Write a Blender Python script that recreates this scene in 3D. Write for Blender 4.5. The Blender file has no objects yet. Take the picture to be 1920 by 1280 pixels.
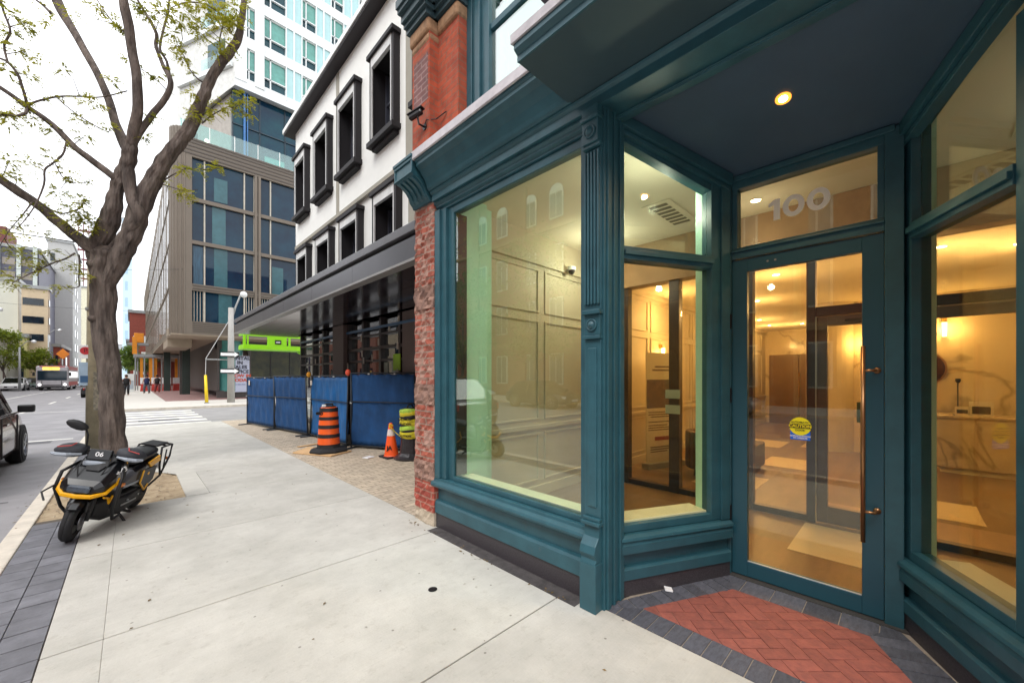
import bpy, bmesh, math, random
from mathutils import Vector, Matrix, Euler, noise
R = math.radians
scene = bpy.context.scene
COL = scene.collection

# ------------------------------------------------------------------ camera
cd = bpy.data.cameras.new('camera'); cam = bpy.data.objects.new('camera', cd); COL.objects.link(cam)
cd.sensor_width = 36.0; cd.lens = 36.0 * 727 / 1920
cd.shift_y = 66 / 1920
cd.clip_start = 0.05; cd.clip_end = 3000
cam.location = (0, 0, 1.6); cam.rotation_euler = (R(90), 0, R(-44.5))
scene.camera = cam
# ------------------------------------------------------------------ sky and sun
SUN_EL, SUN_AZ = R(52), R(250)          # azimuth measured clockwise from +Y
w = bpy.data.worlds.new('World'); scene.world = w; w.use_nodes = True
nt = w.node_tree; nt.nodes.clear()
wo = nt.nodes.new('ShaderNodeOutputWorld'); bg = nt.nodes.new('ShaderNodeBackground')
sky = nt.nodes.new('ShaderNodeTexSky'); sky.sky_type = 'NISHITA'; sky.sun_disc = False
sky.sun_elevation = SUN_EL; sky.sun_rotation = SUN_AZ
mixc = nt.nodes.new('ShaderNodeMixRGB'); mixc.inputs[0].default_value = 0.8
cloud = nt.nodes.new('ShaderNodeTexNoise'); cloud.inputs['Scale'].default_value = 2.2; cloud.inputs['Detail'].default_value = 5
tc = nt.nodes.new('ShaderNodeTexCoord'); nt.links.new(tc.outputs['Generated'], cloud.inputs['Vector'])
cr = nt.nodes.new('ShaderNodeValToRGB')
cr.color_ramp.elements[0].position = 0.3; cr.color_ramp.elements[0].color = (12.5, 12.8, 13.4, 1)
cr.color_ramp.elements[1].position = 0.7; cr.color_ramp.elements[1].color = (17.0, 17.0, 17.0, 1)
nt.links.new(cloud.outputs['Fac'], cr.inputs[0])
nt.links.new(sky.outputs[0], mixc.inputs[1]); nt.links.new(cr.outputs[0], mixc.inputs[2])
nt.links.new(mixc.outputs[0], bg.inputs[0]); bg.inputs[1].default_value = 0.105
nt.links.new(bg.outputs[0], wo.inputs[0])
sd = bpy.data.lights.new('sun', 'SUN'); sd.energy = 1.1; sd.angle = R(25); sd.color = (1.0, 0.97, 0.92)
so = bpy.data.objects.new('sun', sd); COL.objects.link(so)
sdir = Vector((math.sin(SUN_AZ) * math.cos(SUN_EL), math.cos(SUN_AZ) * math.cos(SUN_EL), math.sin(SUN_EL)))
so.rotation_euler = sdir.to_track_quat('Z', 'Y').to_euler(); so.location = (-5, -5, 30)
scene.view_settings.view_transform = 'Standard'; scene.view_settings.look = 'None'
scene.view_settings.exposure = 0.7; scene.view_settings.gamma = 1.0
try:
    scene.cycles.max_bounces = 8; scene.cycles.transparent_max_bounces = 16
    scene.cycles.diffuse_bounces = 4; scene.cycles.glossy_bounces = 4
    scene.cycles.sample_clamp_indirect = 6.0; scene.cycles.use_denoising = True
except Exception: pass

# ------------------------------------------------------------------ helpers
def lin(c):
    return tuple(((v / 255) / 12.92 if v / 255 <= 0.04045 else ((v / 255 + 0.055) / 1.055) ** 2.4) for v in c)
_m = {}
def mat(name, col, rough=0.6, metal=0.0, var=0.12, scale=3.0, bump=0.0, bscale=40.0, spec=0.5, emit=None, estr=0.0, detail=6, col2=None, stretch=None, coat=0.0, bdist=0.02):
    if name in _m: return _m[name]
    m = bpy.data.materials.new(name); m.use_nodes = True; _m[name] = m
    n = m.node_tree.nodes; l = m.node_tree.links; b = n['Principled BSDF']
    c = lin(col); c2 = lin(col2) if col2 else tuple(v * (1 - var) for v in c); c1 = tuple(min(1, v * (1 + (0 if col2 else var))) for v in c)
    t = n.new('ShaderNodeTexCoord'); no = n.new('ShaderNodeTexNoise'); no.inputs['Scale'].default_value = scale; no.inputs['Detail'].default_value = detail
    no.inputs['Roughness'].default_value = 0.65
    mp = n.new('ShaderNodeMapping')
    if stretch: mp.inputs['Scale'].default_value = stretch
    l.new(t.outputs['Object'], mp.inputs[0]); l.new(mp.outputs[0], no.inputs['Vector'])
    rp = n.new('ShaderNodeValToRGB'); rp.color_ramp.elements[0].position = 0.35; rp.color_ramp.elements[1].position = 0.65
    rp.color_ramp.elements[0].color = (*c2, 1); rp.color_ramp.elements[1].color = (*c1, 1)
    l.new(no.outputs['Fac'], rp.inputs[0]); l.new(rp.outputs[0], b.inputs['Base Color'])
    b.inputs['Roughness'].default_value = rough; b.inputs['Metallic'].default_value = metal
    b.inputs['Specular IOR Level'].default_value = spec
    if coat: b.inputs['Coat Weight'].default_value = coat; b.inputs['Coat Roughness'].default_value = 0.05
    if emit: b.inputs['Emission Color'].default_value = (*emit, 1); b.inputs['Emission Strength'].default_value = estr
    if bump:
        n2 = n.new('ShaderNodeTexNoise'); n2.inputs['Scale'].default_value = bscale; n2.inputs['Detail'].default_value = 6
        l.new(mp.outputs[0], n2.inputs['Vector']); bp = n.new('ShaderNodeBump'); bp.inputs['Strength'].default_value = bump; bp.inputs['Distance'].default_value = bdist
        l.new(n2.outputs['Fac'], bp.inputs['Height']); l.new(bp.outputs[0], b.inputs['Normal'])
    return m
def brick(name, c1, c2, mort, bw=0.215, bh=0.075, ms=0.01, rough=0.85, plan=False, patch=None, pthr=0.55, bump=0.35, off=0.5, pscale=4.0, var=0.8):
    if name in _m: return _m[name]
    m = bpy.data.materials.new(name); m.use_nodes = True; _m[name] = m
    n = m.node_tree.nodes; l = m.node_tree.links; b = n['Principled BSDF']
    t = n.new('ShaderNodeTexCoord'); s = n.new('ShaderNodeSeparateXYZ'); l.new(t.outputs['Object'], s.inputs[0])
    a = n.new('ShaderNodeMath'); a.operation = 'ADD'; cb = n.new('ShaderNodeCombineXYZ')
    if plan: l.new(s.outputs[0], cb.inputs[0]); l.new(s.outputs[1], cb.inputs[1])
    else:
        l.new(s.outputs[0], a.inputs[0]); l.new(s.outputs[1], a.inputs[1]); l.new(a.outputs[0], cb.inputs[0]); l.new(s.outputs[2], cb.inputs[1])
    br = n.new('ShaderNodeTexBrick'); br.inputs['Scale'].default_value = 1; br.inputs['Brick Width'].default_value = bw; br.inputs['Row Height'].default_value = bh
    br.inputs['Mortar Size'].default_value = ms; br.inputs['Color1'].default_value = (*lin(c1), 1); br.inputs['Color2'].default_value = (*lin(c2), 1)
    br.inputs['Mortar'].default_value = (*lin(mort), 1); br.offset = off; br.inputs['Bias'].default_value = -0.1
    l.new(cb.outputs[0], br.inputs['Vector'])
    no = n.new('ShaderNodeTexNoise'); no.inputs['Scale'].default_value = 9; no.inputs['Detail'].default_value = 8; l.new(t.outputs['Object'], no.inputs['Vector'])
    rp = n.new('ShaderNodeValToRGB'); rp.color_ramp.elements[0].position = 0.3; rp.color_ramp.elements[1].position = 0.7
    rp.color_ramp.elements[0].color = (var * 0.9, var * 0.9, var * 0.9, 1); rp.color_ramp.elements[1].color = (1.15, 1.15, 1.15, 1)
    l.new(no.outputs['Fac'], rp.inputs[0])
    mx = n.new('ShaderNodeMixRGB'); mx.blend_type = 'MULTIPLY'; mx.inputs[0].default_value = 1
    l.new(br.outputs['Color'], mx.inputs[1]); l.new(rp.outputs[0], mx.inputs[2]); outc = mx.outputs[0]
    if patch:
        n3 = n.new('ShaderNodeTexNoise'); n3.inputs['Scale'].default_value = pscale; n3.inputs['Detail'].default_value = 9; n3.inputs['Roughness'].default_value = 0.7
        l.new(t.outputs['Object'], n3.inputs['Vector']); r3 = n.new('ShaderNodeValToRGB')
        r3.color_ramp.elements[0].position = pthr; r3.color_ramp.elements[1].position = pthr + 0.06
        r3.color_ramp.elements[0].color = (0, 0, 0, 1); r3.color_ramp.elements[1].color = (0.85, 0.85, 0.85, 1)
        l.new(n3.outputs['Fac'], r3.inputs[0]); m3 = n.new('ShaderNodeMixRGB'); m3.inputs[2].default_value = (*lin(patch), 1)
        l.new(r3.outputs[0], m3.inputs[0]); l.new(outc, m3.inputs[1]); outc = m3.outputs[0]
    l.new(outc, b.inputs['Base Color']); b.inputs['Roughness'].default_value = rough
    bp = n.new('ShaderNodeBump'); bp.inputs['Strength'].default_value = bump; bp.inputs['Distance'].default_value = 0.02
    ad = n.new('ShaderNodeMath'); ad.operation = 'SUBTRACT'; l.new(no.outputs['Fac'], ad.inputs[0]); l.new(br.outputs['Fac'], ad.inputs[1])
    l.new(ad.outputs[0], bp.inputs['Height']); l.new(bp.outputs[0], b.inputs['Normal'])
    return m
def glass(name, tint=(0.85, 0.93, 0.88), f0=1.5, boost=0.0):
    """thin clear pane: light passes straight through, the surface mirrors the street by Fresnel"""
    if name in _m: return _m[name]
    m = bpy.data.materials.new(name); m.use_nodes = True; _m[name] = m
    n = m.node_tree.nodes; l = m.node_tree.links; n.remove(n['Principled BSDF']); o = n['Material Output']
    tr = n.new('ShaderNodeBsdfTransparent'); tr.inputs[0].default_value = (*tint, 1)
    gl = n.new('ShaderNodeBsdfGlossy'); gl.inputs['Roughness'].default_value = 0.006; gl.inputs[0].default_value = (0.95, 1, 0.98, 1)
    lw = n.new('ShaderNodeLayerWeight'); lw.inputs[0].default_value = 0.5; pw = n.new('ShaderNodeMath'); pw.operation = 'POWER'; pw.inputs[1].default_value = 4.6; l.new(lw.outputs['Facing'], pw.inputs[0])
    r0 = 0.035 + boost; ad = n.new('ShaderNodeMath'); ad.operation = 'MULTIPLY_ADD'; ad.use_clamp = True; ad.inputs[1].default_value = 0.93 - r0; ad.inputs[2].default_value = r0; l.new(pw.outputs[0], ad.inputs[0])
    mx = n.new('ShaderNodeMixShader'); l.new(ad.outputs[0], mx.inputs[0]); l.new(tr.outputs[0], mx.inputs[1]); l.new(gl.outputs[0], mx.inputs[2]); l.new(mx.outputs[0], o.inputs[0])
    return m
def islandize(m, amt=0.15):
    """slightly different tone for every separate slab or pane in the mesh"""
    n = m.node_tree.nodes; l = m.node_tree.links; b = n['Principled BSDF']
    src = b.inputs['Base Color'].links[0].from_socket
    g = n.new('ShaderNodeNewGeometry'); mr = n.new('ShaderNodeMapRange'); mr.inputs[3].default_value = 1 - amt; mr.inputs[4].default_value = 1 + amt * 0.6
    l.new(g.outputs['Random Per Island'], mr.inputs[0]); cb = n.new('ShaderNodeCombineXYZ')
    for i in range(3): l.new(mr.outputs[0], cb.inputs[i])
    mx = n.new('ShaderNodeMixRGB'); mx.blend_type = 'MULTIPLY'; mx.inputs[0].default_value = 1
    l.new(src, mx.inputs[1]); l.new(cb.outputs[0], mx.inputs[2]); l.new(mx.outputs[0], b.inputs['Base Color'])
    return m

def spotted(m):
    """worn concrete: broom lines, pale and dark stains, gum spots, each slab a little different"""
    islandize(m, 0.05); n = m.node_tree.nodes; l = m.node_tree.links; b = n['Principled BSDF']; src = b.inputs['Base Color'].links[0].from_socket
    t = n.new('ShaderNodeTexCoord')
    def layer(src, tex_out, lo, hi, c0, c1, stretch=None):
        r = n.new('ShaderNodeValToRGB'); e = r.color_ramp.elements; e[0].position = lo; e[1].position = hi; e[0].color = (*c0, 1); e[1].color = (*c1, 1); l.new(tex_out, r.inputs[0])
        x = n.new('ShaderNodeMixRGB'); x.blend_type = 'MULTIPLY'; x.inputs[0].default_value = 1; l.new(src, x.inputs[1]); l.new(r.outputs[0], x.inputs[2]); return x.outputs[0]
    a = n.new('ShaderNodeTexNoise'); a.inputs['Scale'].default_value = 0.9; a.inputs['Detail'].default_value = 9; a.inputs['Roughness'].default_value = 0.7; l.new(t.outputs['Object'], a.inputs['Vector'])
    src = layer(src, a.outputs['Fac'], 0.36, 0.62, (0.86, 0.85, 0.83), (1.04, 1.03, 1.02))
    a = n.new('ShaderNodeTexNoise'); a.inputs['Scale'].default_value = 11; a.inputs['Detail'].default_value = 10; a.inputs['Roughness'].default_value = 0.8; l.new(t.outputs['Object'], a.inputs['Vector'])
    src = layer(src, a.outputs['Fac'], 0.30, 0.46, (0.80, 0.78, 0.76), (1, 1, 1))
    v = n.new('ShaderNodeTexVoronoi'); v.voronoi_dimensions = '2D'; v.inputs['Scale'].default_value = 1.9; l.new(t.outputs['Object'], v.inputs['Vector'])
    src = layer(src, v.outputs['Distance'], 0.012, 0.018, (0.5, 0.48, 0.47), (1, 1, 1))
    v = n.new('ShaderNodeTexVoronoi'); v.voronoi_dimensions = '2D'; v.inputs['Scale'].default_value = 5; l.new(t.outputs['Object'], v.inputs['Vector'])
    src = layer(src, v.outputs['Distance'], 0.012, 0.03, (0.86, 0.85, 0.84), (1, 1, 1))
    mp = n.new('ShaderNodeMapping'); mp.inputs['Scale'].default_value = (0.6, 26, 1); l.new(t.outputs['Object'], mp.inputs[0]); a = n.new('ShaderNodeTexNoise'); a.inputs['Scale'].default_value = 4; a.inputs['Detail'].default_value = 4; l.new(mp.outputs[0], a.inputs['Vector'])
    src = layer(src, a.outputs['Fac'], 0.3, 0.7, (0.965, 0.965, 0.965), (1.02, 1.02, 1.02))
    l.new(src, b.inputs['Base Color']); return m

ORG = {}
def reg(o, world): ORG[o.name] = Vector(world); return o
def org(o): return ORG.get(o.name, Vector((0, 0, 0))) if o else Vector((0, 0, 0))
def thing(name, label, cat, loc=(0, 0, 0), group=None):
    o = bpy.data.objects.new(name, None); COL.objects.link(o); o.location = loc; o.empty_display_size = 0.1
    o['label'] = label; o['category'] = cat
    if group: o['group'] = group
    return reg(o, loc)
def tag(o, label, cat, group=None, kind=None):
    if label: o['label'] = label
    if cat: o['category'] = cat
    if group: o['group'] = group
    if kind: o['kind'] = kind
    return o
class Wall:
    """a vertical plane: s runs along it, d stands out from it"""
    def __init__(s, p, q, nrm):
        s.p = Vector((p[0], p[1])); v = Vector((q[0] - p[0], q[1] - p[1])); s.len = v.length; s.e = v.normalized(); s.n = Vector(nrm).normalized()
    def pt(s, a, d, z):
        v = s.p + s.e * a + s.n * d; return (v.x, v.y, z)
class MB:
    def __init__(s): s.v = []; s.f = []
    def add(s, vs, fs):
        k = len(s.v); s.v += [tuple(v) for v in vs]; s.f += [tuple(i + k for i in f) for f in fs]; return s
    def box(s, x0, x1, y0, y1, z0, z1):
        return s.add([(x0, y0, z0), (x1, y0, z0), (x1, y1, z0), (x0, y1, z0), (x0, y0, z1), (x1, y0, z1), (x1, y1, z1), (x0, y1, z1)],
                     [(0, 3, 2, 1), (4, 5, 6, 7), (0, 1, 5, 4), (1, 2, 6, 5), (2, 3, 7, 6), (3, 0, 4, 7)])
    def wb(s, W, s0, s1, d0, d1, z0, z1):
        P = W.pt; return s.add([P(s0, d0, z0), P(s1, d0, z0), P(s1, d1, z0), P(s0, d1, z0), P(s0, d0, z1), P(s1, d0, z1), P(s1, d1, z1), P(s0, d1, z1)],
                     [(0, 3, 2, 1), (4, 5, 6, 7), (0, 1, 5, 4), (1, 2, 6, 5), (2, 3, 7, 6), (3, 0, 4, 7)])
    def wpoly(s, W, pts, d0, d1):
        n = len(pts); vs = [W.pt(a, d0, z) for a, z in pts] + [W.pt(a, d1, z) for a, z in pts]
        return s.add(vs, [tuple(range(n)), tuple(range(2 * n - 1, n - 1, -1))] + [(i, (i + 1) % n, n + (i + 1) % n, n + i) for i in range(n)])
    def wprof(s, W, prof, s0, s1):
        """sweep a (d,z) profile along the wall"""
        n = len(prof); vs = [W.pt(s0, d, z) for d, z in prof] + [W.pt(s1, d, z) for d, z in prof]
        return s.add(vs, [tuple(range(n)), tuple(range(2 * n - 1, n - 1, -1))] + [(i, (i + 1) % n, n + (i + 1) % n, n + i) for i in range(n)])
    def obox(s, c, size, rot=(0, 0, 0)):
        M = Euler(rot).to_matrix(); c = Vector(c); h = Vector(size) / 2; vs = []
        for z in (-1, 1):
            for x, y in ((-1, -1), (1, -1), (1, 1), (-1, 1)): vs.append(c + M @ Vector((x * h.x, y * h.y, z * h.z)))
        return s.add(vs, [(0, 3, 2, 1), (4, 5, 6, 7), (0, 1, 5, 4), (1, 2, 6, 5), (2, 3, 7, 6), (3, 0, 4, 7)])
    def prism(s, pts, a0, a1, ax='y', taper=1.0):
        """polygon extruded along an axis: ax y -> pts are (x,z); ax x -> (y,z); ax z -> (x,y)"""
        n = len(pts); cx = sum(p[0] for p in pts) / n; cy = sum(p[1] for p in pts) / n
        def mk(p, a, k=1):
            u, v = cx + (p[0] - cx) * k, cy + (p[1] - cy) * k
            return {'y': (u, a, v), 'x': (a, u, v), 'z': (u, v, a)}[ax]
        vs = [mk(p, a0) for p in pts] + [mk(p, a1, taper) for p in pts]
        return s.add(vs, [tuple(range(n)), tuple(range(2 * n - 1, n - 1, -1))] + [(i, (i + 1) % n, n + (i + 1) % n, n + i) for i in range(n)])
    def tube(s, pts, r, n=8, caps=True):
        pts = [Vector(p) for p in pts]; rs = r if isinstance(r, (list, tuple)) else [r] * len(pts); vs = []; fs = []; up = None
        for i, p in enumerate(pts):
            d = (pts[min(i + 1, len(pts) - 1)] - pts[max(i - 1, 0)]).normalized()
            if up is None:
                up = Vector((0, 0, 1)) if abs(d.z) < 0.9 else Vector((1, 0, 0))
            a = d.cross(up).normalized(); up = a.cross(d).normalized()
            for k in range(n):
                t = 2 * math.pi * k / n; vs.append(p + (a * math.cos(t) + up * math.sin(t)) * rs[i])
        for i in range(len(pts) - 1):
            for k in range(n): fs.append((i * n + k, i * n + (k + 1) % n, (i + 1) * n + (k + 1) % n, (i + 1) * n + k))
        if caps: fs += [tuple(range(n - 1, -1, -1)), tuple((len(pts) - 1) * n + k for k in range(n))]
        return s.add(vs, fs)
    def lathe(s, prof, c=(0, 0, 0), n=24, axis='z', sx=1, sy=1):
        c = Vector(c); vs = []; fs = []; m = len(prof)
        for r, z in prof:
            for k in range(n):
                t = 2 * math.pi * k / n; a, b = r * math.cos(t) * sx, r * math.sin(t) * sy
                v = {'z': Vector((a, b, z)), 'x': Vector((z, a, b)), 'y': Vector((a, z, b))}[axis]
                vs.append(c + v)
        for i in range(m - 1):
            for k in range(n): fs.append((i * n + k, i * n + (k + 1) % n, (i + 1) * n + (k + 1) % n, (i + 1) * n + k))
        fs += [tuple(range(n - 1, -1, -1)), tuple((m - 1) * n + k for k in range(n))]
        return s.add(vs, fs)
    def loft(s, rings):
        n = len(rings[0]); vs = [p for r in rings for p in r]; fs = []
        for i in range(len(rings) - 1):
            for k in range(n): fs.append((i * n + k, i * n + (k + 1) % n, (i + 1) * n + (k + 1) % n, (i + 1) * n + k))
        fs += [tuple(range(n - 1, -1, -1)), tuple((len(rings) - 1) * n + k for k in range(n))]
        return s.add(vs, fs)
    def build(s, name, m, parent=None, smooth=False, bevel=0.0, sub=0, kind=None, label=None, local=False, seg=2):
        me = bpy.data.meshes.new(name); o3 = Vector((0, 0, 0)) if local else org(parent)
        me.from_pydata([tuple(Vector(v) - o3) for v in s.v], [], s.f); me.update()
        bm = bmesh.new(); bm.from_mesh(me); bmesh.ops.recalc_face_normals(bm, faces=bm.faces); bm.to_mesh(me); bm.free()
        me.materials.append(m)
        if smooth:
            for p in me.polygons: p.use_smooth = True
        o = bpy.data.objects.new(name, me); COL.objects.link(o)
        if parent: o.parent = parent; ORG[o.name] = o3
        if bevel:
            b = o.modifiers.new('bevel', 'BEVEL'); b.width = bevel; b.segments = seg; b.limit_method = 'ANGLE'
        if sub:
            b = o.modifiers.new('sub', 'SUBSURF'); b.levels = sub; b.render_levels = sub
        if kind: o['kind'] = kind
        if label: o['label'] = label
        return o
def kids(o): return [c for c in bpy.data.objects if c.parent == o]
def dup(root, loc, rotz=None, label=None, group=None):
    r = root.copy(); COL.objects.link(r); r.location = loc
    if rotz is not None: r.rotation_euler = (0, 0, rotz)
    if label: r['label'] = label
    if group: r['group'] = group
    for ch in kids(root):
        c = ch.copy(); COL.objects.link(c); c.parent = r
        for g in kids(ch):
            d = g.copy(); COL.objects.link(d); d.parent = c
    return r
def text(name, body, size, loc, rot, m, parent=None, ext=0.0015, bold=0.0, width=1.0, space=1.0, local=False, line=1.0):
    cu = bpy.data.curves.new(name, 'FONT'); cu.body = body; cu.size = size; cu.extrude = ext; cu.offset = bold; cu.align_x = 'CENTER'; cu.align_y = 'CENTER'; cu.space_character = space; cu.space_line = line
    cu.resolution_u = 3
    to = bpy.data.objects.new(name, cu); COL.objects.link(to); dg = bpy.context.evaluated_depsgraph_get()
    me = bpy.data.meshes.new_from_object(to.evaluated_get(dg)); COL.objects.unlink(to); bpy.data.objects.remove(to)
    for v in me.vertices: v.co.x *= width
    me.materials.clear(); me.materials.append(m)
    o = bpy.data.objects.new(name, me); COL.objects.link(o)
    o.location = Vector(loc) - (Vector((0, 0, 0)) if local else org(parent)); o.rotation_euler = rot
    if parent: o.parent = parent
    return o
FACE_W = (R(90), 0, R(-90))      # text read by someone looking toward +X
FACE_S = (R(90), 0, 0)           # text read by someone looking toward +Y

# ------------------------------------------------------------------ materials
TEAL = mat('teal_paint', (44, 86, 97), 0.42, var=0.14, scale=5, bump=0.12, bscale=9)
def chips(m):
    n = m.node_tree.nodes; l = m.node_tree.links; b = n['Principled BSDF']; src = b.inputs['Base Color'].links[0].from_socket; t = n.new('ShaderNodeTexCoord')
    for sc, lo, hi, c in ((34, 0.70, 0.73, (0.30, 0.36, 0.38)), (6, 0.63, 0.75, (0.07, 0.10, 0.11))):
        a = n.new('ShaderNodeTexNoise'); a.inputs['Scale'].default_value = sc; a.inputs['Detail'].default_value = 7; a.inputs['Roughness'].default_value = 0.75; l.new(t.outputs['Object'], a.inputs['Vector'])
        r = n.new('ShaderNodeValToRGB'); r.color_ramp.elements[0].position = lo; r.color_ramp.elements[1].position = hi; r.color_ramp.elements[1].color = (0.7, 0.7, 0.7, 1); l.new(a.outputs['Fac'], r.inputs[0])
        x = n.new('ShaderNodeMixRGB'); l.new(r.outputs[0], x.inputs[0]); l.new(src, x.inputs[1]); x.inputs[2].default_value = (*c, 1); src = x.outputs[0]
    l.new(src, b.inputs['Base Color']); return m
chips(TEAL)
TEALD = mat('teal_paint_soffit', (66, 88, 106), 0.5, var=0.08, scale=1.2)
GRAN = mat('dark_granite', (62, 58, 62), 0.45, var=0.35, scale=90, detail=8)
SLAB = spotted(mat('concrete_slab', (190, 188, 181), 0.85, var=0.07, scale=3, bump=0.12, bscale=60))
CURB = mat('curb_concrete', (205, 196, 182), 0.85, var=0.12, scale=5, bump=0.15, bscale=50)
ASPH = mat('asphalt', (142, 140, 142), 0.85, var=0.14, scale=1.3, bump=0.3, bscale=120)
WHITE = mat('white_paint', (225, 227, 224), 0.5, var=0.03)
BLACK = mat('black_metal', (26, 24, 27), 0.35, var=0.1)
RUBBER = mat('black_rubber', (30, 30, 32), 0.8, var=0.2)
GREY = mat('galvanised_metal', (150, 152, 152), 0.45, metal=0.3, var=0.1)
DGLASS = mat('dark_window_glass', (16, 34, 46), 0.04, var=0.5, scale=0.5, spec=0.55)
STONE = mat('sandstone', (152, 118, 88), 0.9, var=0.3, scale=9, bump=0.5, bscale=14)
# ================================================================== GROUND
def struct(name, mb, m, **k): return mb.build(name, m, kind='structure', **k)
struct('ground', MB().box(-900, 900, -900, 1500, -0.4, -0.16), mat('ground_earth', (120, 118, 112), 0.9, var=0.1, scale=0.1))
struct('road', MB().box(-13.2, -0.9, -60, 700, -0.155, -0.12), ASPH)
struct('cross_street', MB().box(-0.9, 90, 17.6, 27.0, -0.155, -0.1205), mat('asphalt_cross', (148, 146, 145), 0.85, var=0.12, scale=1.1, bump=0.3, bscale=110))
c = MB()
for i in range(25): c.box(-0.9, -0.755, -10 + i * 1.02, -10 + i * 1.02 + 1.012, -0.16, 0.004)
struct('curb', c, CURB, bevel=0.012)
c = MB()
for i in range(60): c.box(-0.9, -0.755, 28.4 + i * 2.0, 28.4 + i * 2.0 + 1.99, -0.16, 0.004)
for i in range(30): c.box(-0.75 + i * 2, 1.24 + i * 2, 26.95, 27.1, -0.16, 0.004)
for i in range(100): c.box(-13.4, -13.2, -20 + 2 * i, -18.01 + 2 * i, -0.16, 0.004)
struct('far_curb', c, CURB)
# sidewalk slabs
c = MB(); js = [-9.8, -8.15, -6.5, -4.85, -3.2, -1.55, 0.12, 1.78, 3.44, 5.1, 6.75, 8.4, 10.05, 11.7, 13.35, 15.0, 16.3]
for a, b in zip(js[:-1], js[1:]):
    x0 = -0.37
    if a >= 6.7 and a < 10.0: x0 = 0.78 if a < 8 else 0.62
    if x0 < 0:
        c.box(x0, -0.1203, a + 0.005, b - 0.005, -0.1, 0.0); c.box(-0.1198, 2.33, a + 0.005, b - 0.005, -0.1, 0.0)
    else:
        c.box(x0, 2.33, a + 0.005, b - 0.005, -0.1, 0.0)
c.box(-0.755, 2.33, 16.3, 17.4, -0.1, -0.004)
struct('sidewalk', c, SLAB, bevel=0.004)
struct('sidewalk_joint_bed', MB().box(-0.755, 2.336, -10, 6.75, -0.15, -0.016).box(-0.755, 2.336, 10.06, 17.55, -0.15, -0.016).box(0.54, 2.336, 6.75, 10.06, -0.15, -0.0165), mat('joint_dirt', (88, 80, 72), 0.95))
# rounded concrete collar around the tree pit
def collar(r0, r1, z0, z1, cx, cy, a0, a1, n=14):
    m = MB()
    for i in range(n):
        t0 = R(a0 + (a1 - a0) * i / n); t1 = R(a0 + (a1 - a0) * (i + 1) / n); q = []
        for z in (z0, z1):
            for t, r in ((t0, r0), (t0, r1), (t1, r1), (t1, r0)): q.append((cx + r * math.cos(t), cy + r * math.sin(t), z))
        m.add(q, [(0, 3, 2, 1), (4, 5, 6, 7), (0, 1, 5, 4), (1, 2, 6, 5), (2, 3, 7, 6), (3, 0, 4, 7)])
    return m
c = MB().box(0.53, 0.775, 6.755, 8.4, -0.1, 0.002)
c.v += []; cc = collar(1.29, 1.54, -0.1, 0.002, -0.76, 8.4, 0, 62); c.add(cc.v, cc.f)
c.add([(0.53, 8.4, 0.001), (0.64, 8.4, 0.001), (0.64, 10.04, 0.001), (-0.1, 10.04, 0.001), (-0.1, 9.62, 0.001)], [(0, 1, 2, 3, 4)])
struct('tree_pit_border', c, mat('concrete_collar', (190, 187, 178), 0.85, var=0.06, scale=4, bump=0.1))
dirt = MB(); random.seed(3); nx, ny = 26, 56
for j in range(ny + 1):
    for i in range(nx + 1):
        x = -0.755 + 1.29 * i / nx; y = 6.755 + 3.3 * j / ny
        dirt.v.append((x, y, -0.012 - random.random() * 0.018 + 0.03 * math.exp(-((x + 0.2) ** 2 + (y - 9.3) ** 2) / 0.5)))
for j in range(ny):
    for i in range(nx):
        x = -0.755 + 1.29 * (i + .5) / nx; y = 6.755 + 3.3 * (j + .5) / ny
        if y < 8.4 or (x + 0.76) ** 2 + (y - 8.4) ** 2 < 1.31 ** 2 + 0.6: dirt.f.append((j * (nx + 1) + i, j * (nx + 1) + i + 1, (j + 1) * (nx + 1) + i + 1, (j + 1) * (nx + 1) + i))
struct('tree_pit_soil', dirt, mat('dry_soil', (178, 160, 132), 0.95, col2=(142, 122, 96), scale=7, bump=0.4, bscale=45), smooth=True)
peb = MB()
for i in range(260):
    x, y = random.uniform(-0.72, 0.5), random.uniform(6.8, 9.6); r = random.uniform(0.004, 0.014)
    if (x + 0.76) ** 2 + max(0, y - 8.4) ** 2 > 1.5: continue
    peb.lathe([(r * .4, -r * .5), (r, 0), (r * .5, r * .6)], (x, y, 0.0), 6)
tag(peb.build('gravel', mat('pebble_grey', (172, 158, 138), 0.9, var=0.3, scale=30)), 'small loose stones lying on the dry soil around the street tree', 'gravel', kind='stuff')
# slate pavers between curb and slabs
pv = MB(); y = -9.5; random.seed(5)
while y < 17.3:
    if not (6.55 < y < 10.3):
        for x0, x1 in ((-0.75, -0.5665), (-0.5625, -0.376)):
            o = random.uniform(-0.003, 0.003) if x0 > -0.7 else 0.0; pv.box(x0, x1, y + 0.004 + o, y + 0.203 + o, -0.08, -0.001 + random.uniform(-0.002, 0.002))
    y += 0.209
struct('slate_paver_strip', pv, islandize(mat('slate_paver', (108, 108, 114), 0.75, var=0.2, scale=6, bump=0.15, bscale=50), 0.2), bevel=0.003)
# tan pavers in the forecourt of the white building
struct('paver_forecourt', MB().box(2.335, 4.9, 3.98, 17.4, -0.1, -0.002), brick('tan_paver', (196, 180, 158), (172, 158, 140), (140, 128, 112), 0.2, 0.1, 0.006, plan=True, bump=0.15, var=0.9))
struct('corner_sidewalk', MB().box(4.9, 80, 15.4, 17.4, -0.1, -0.003), SLAB)
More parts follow.
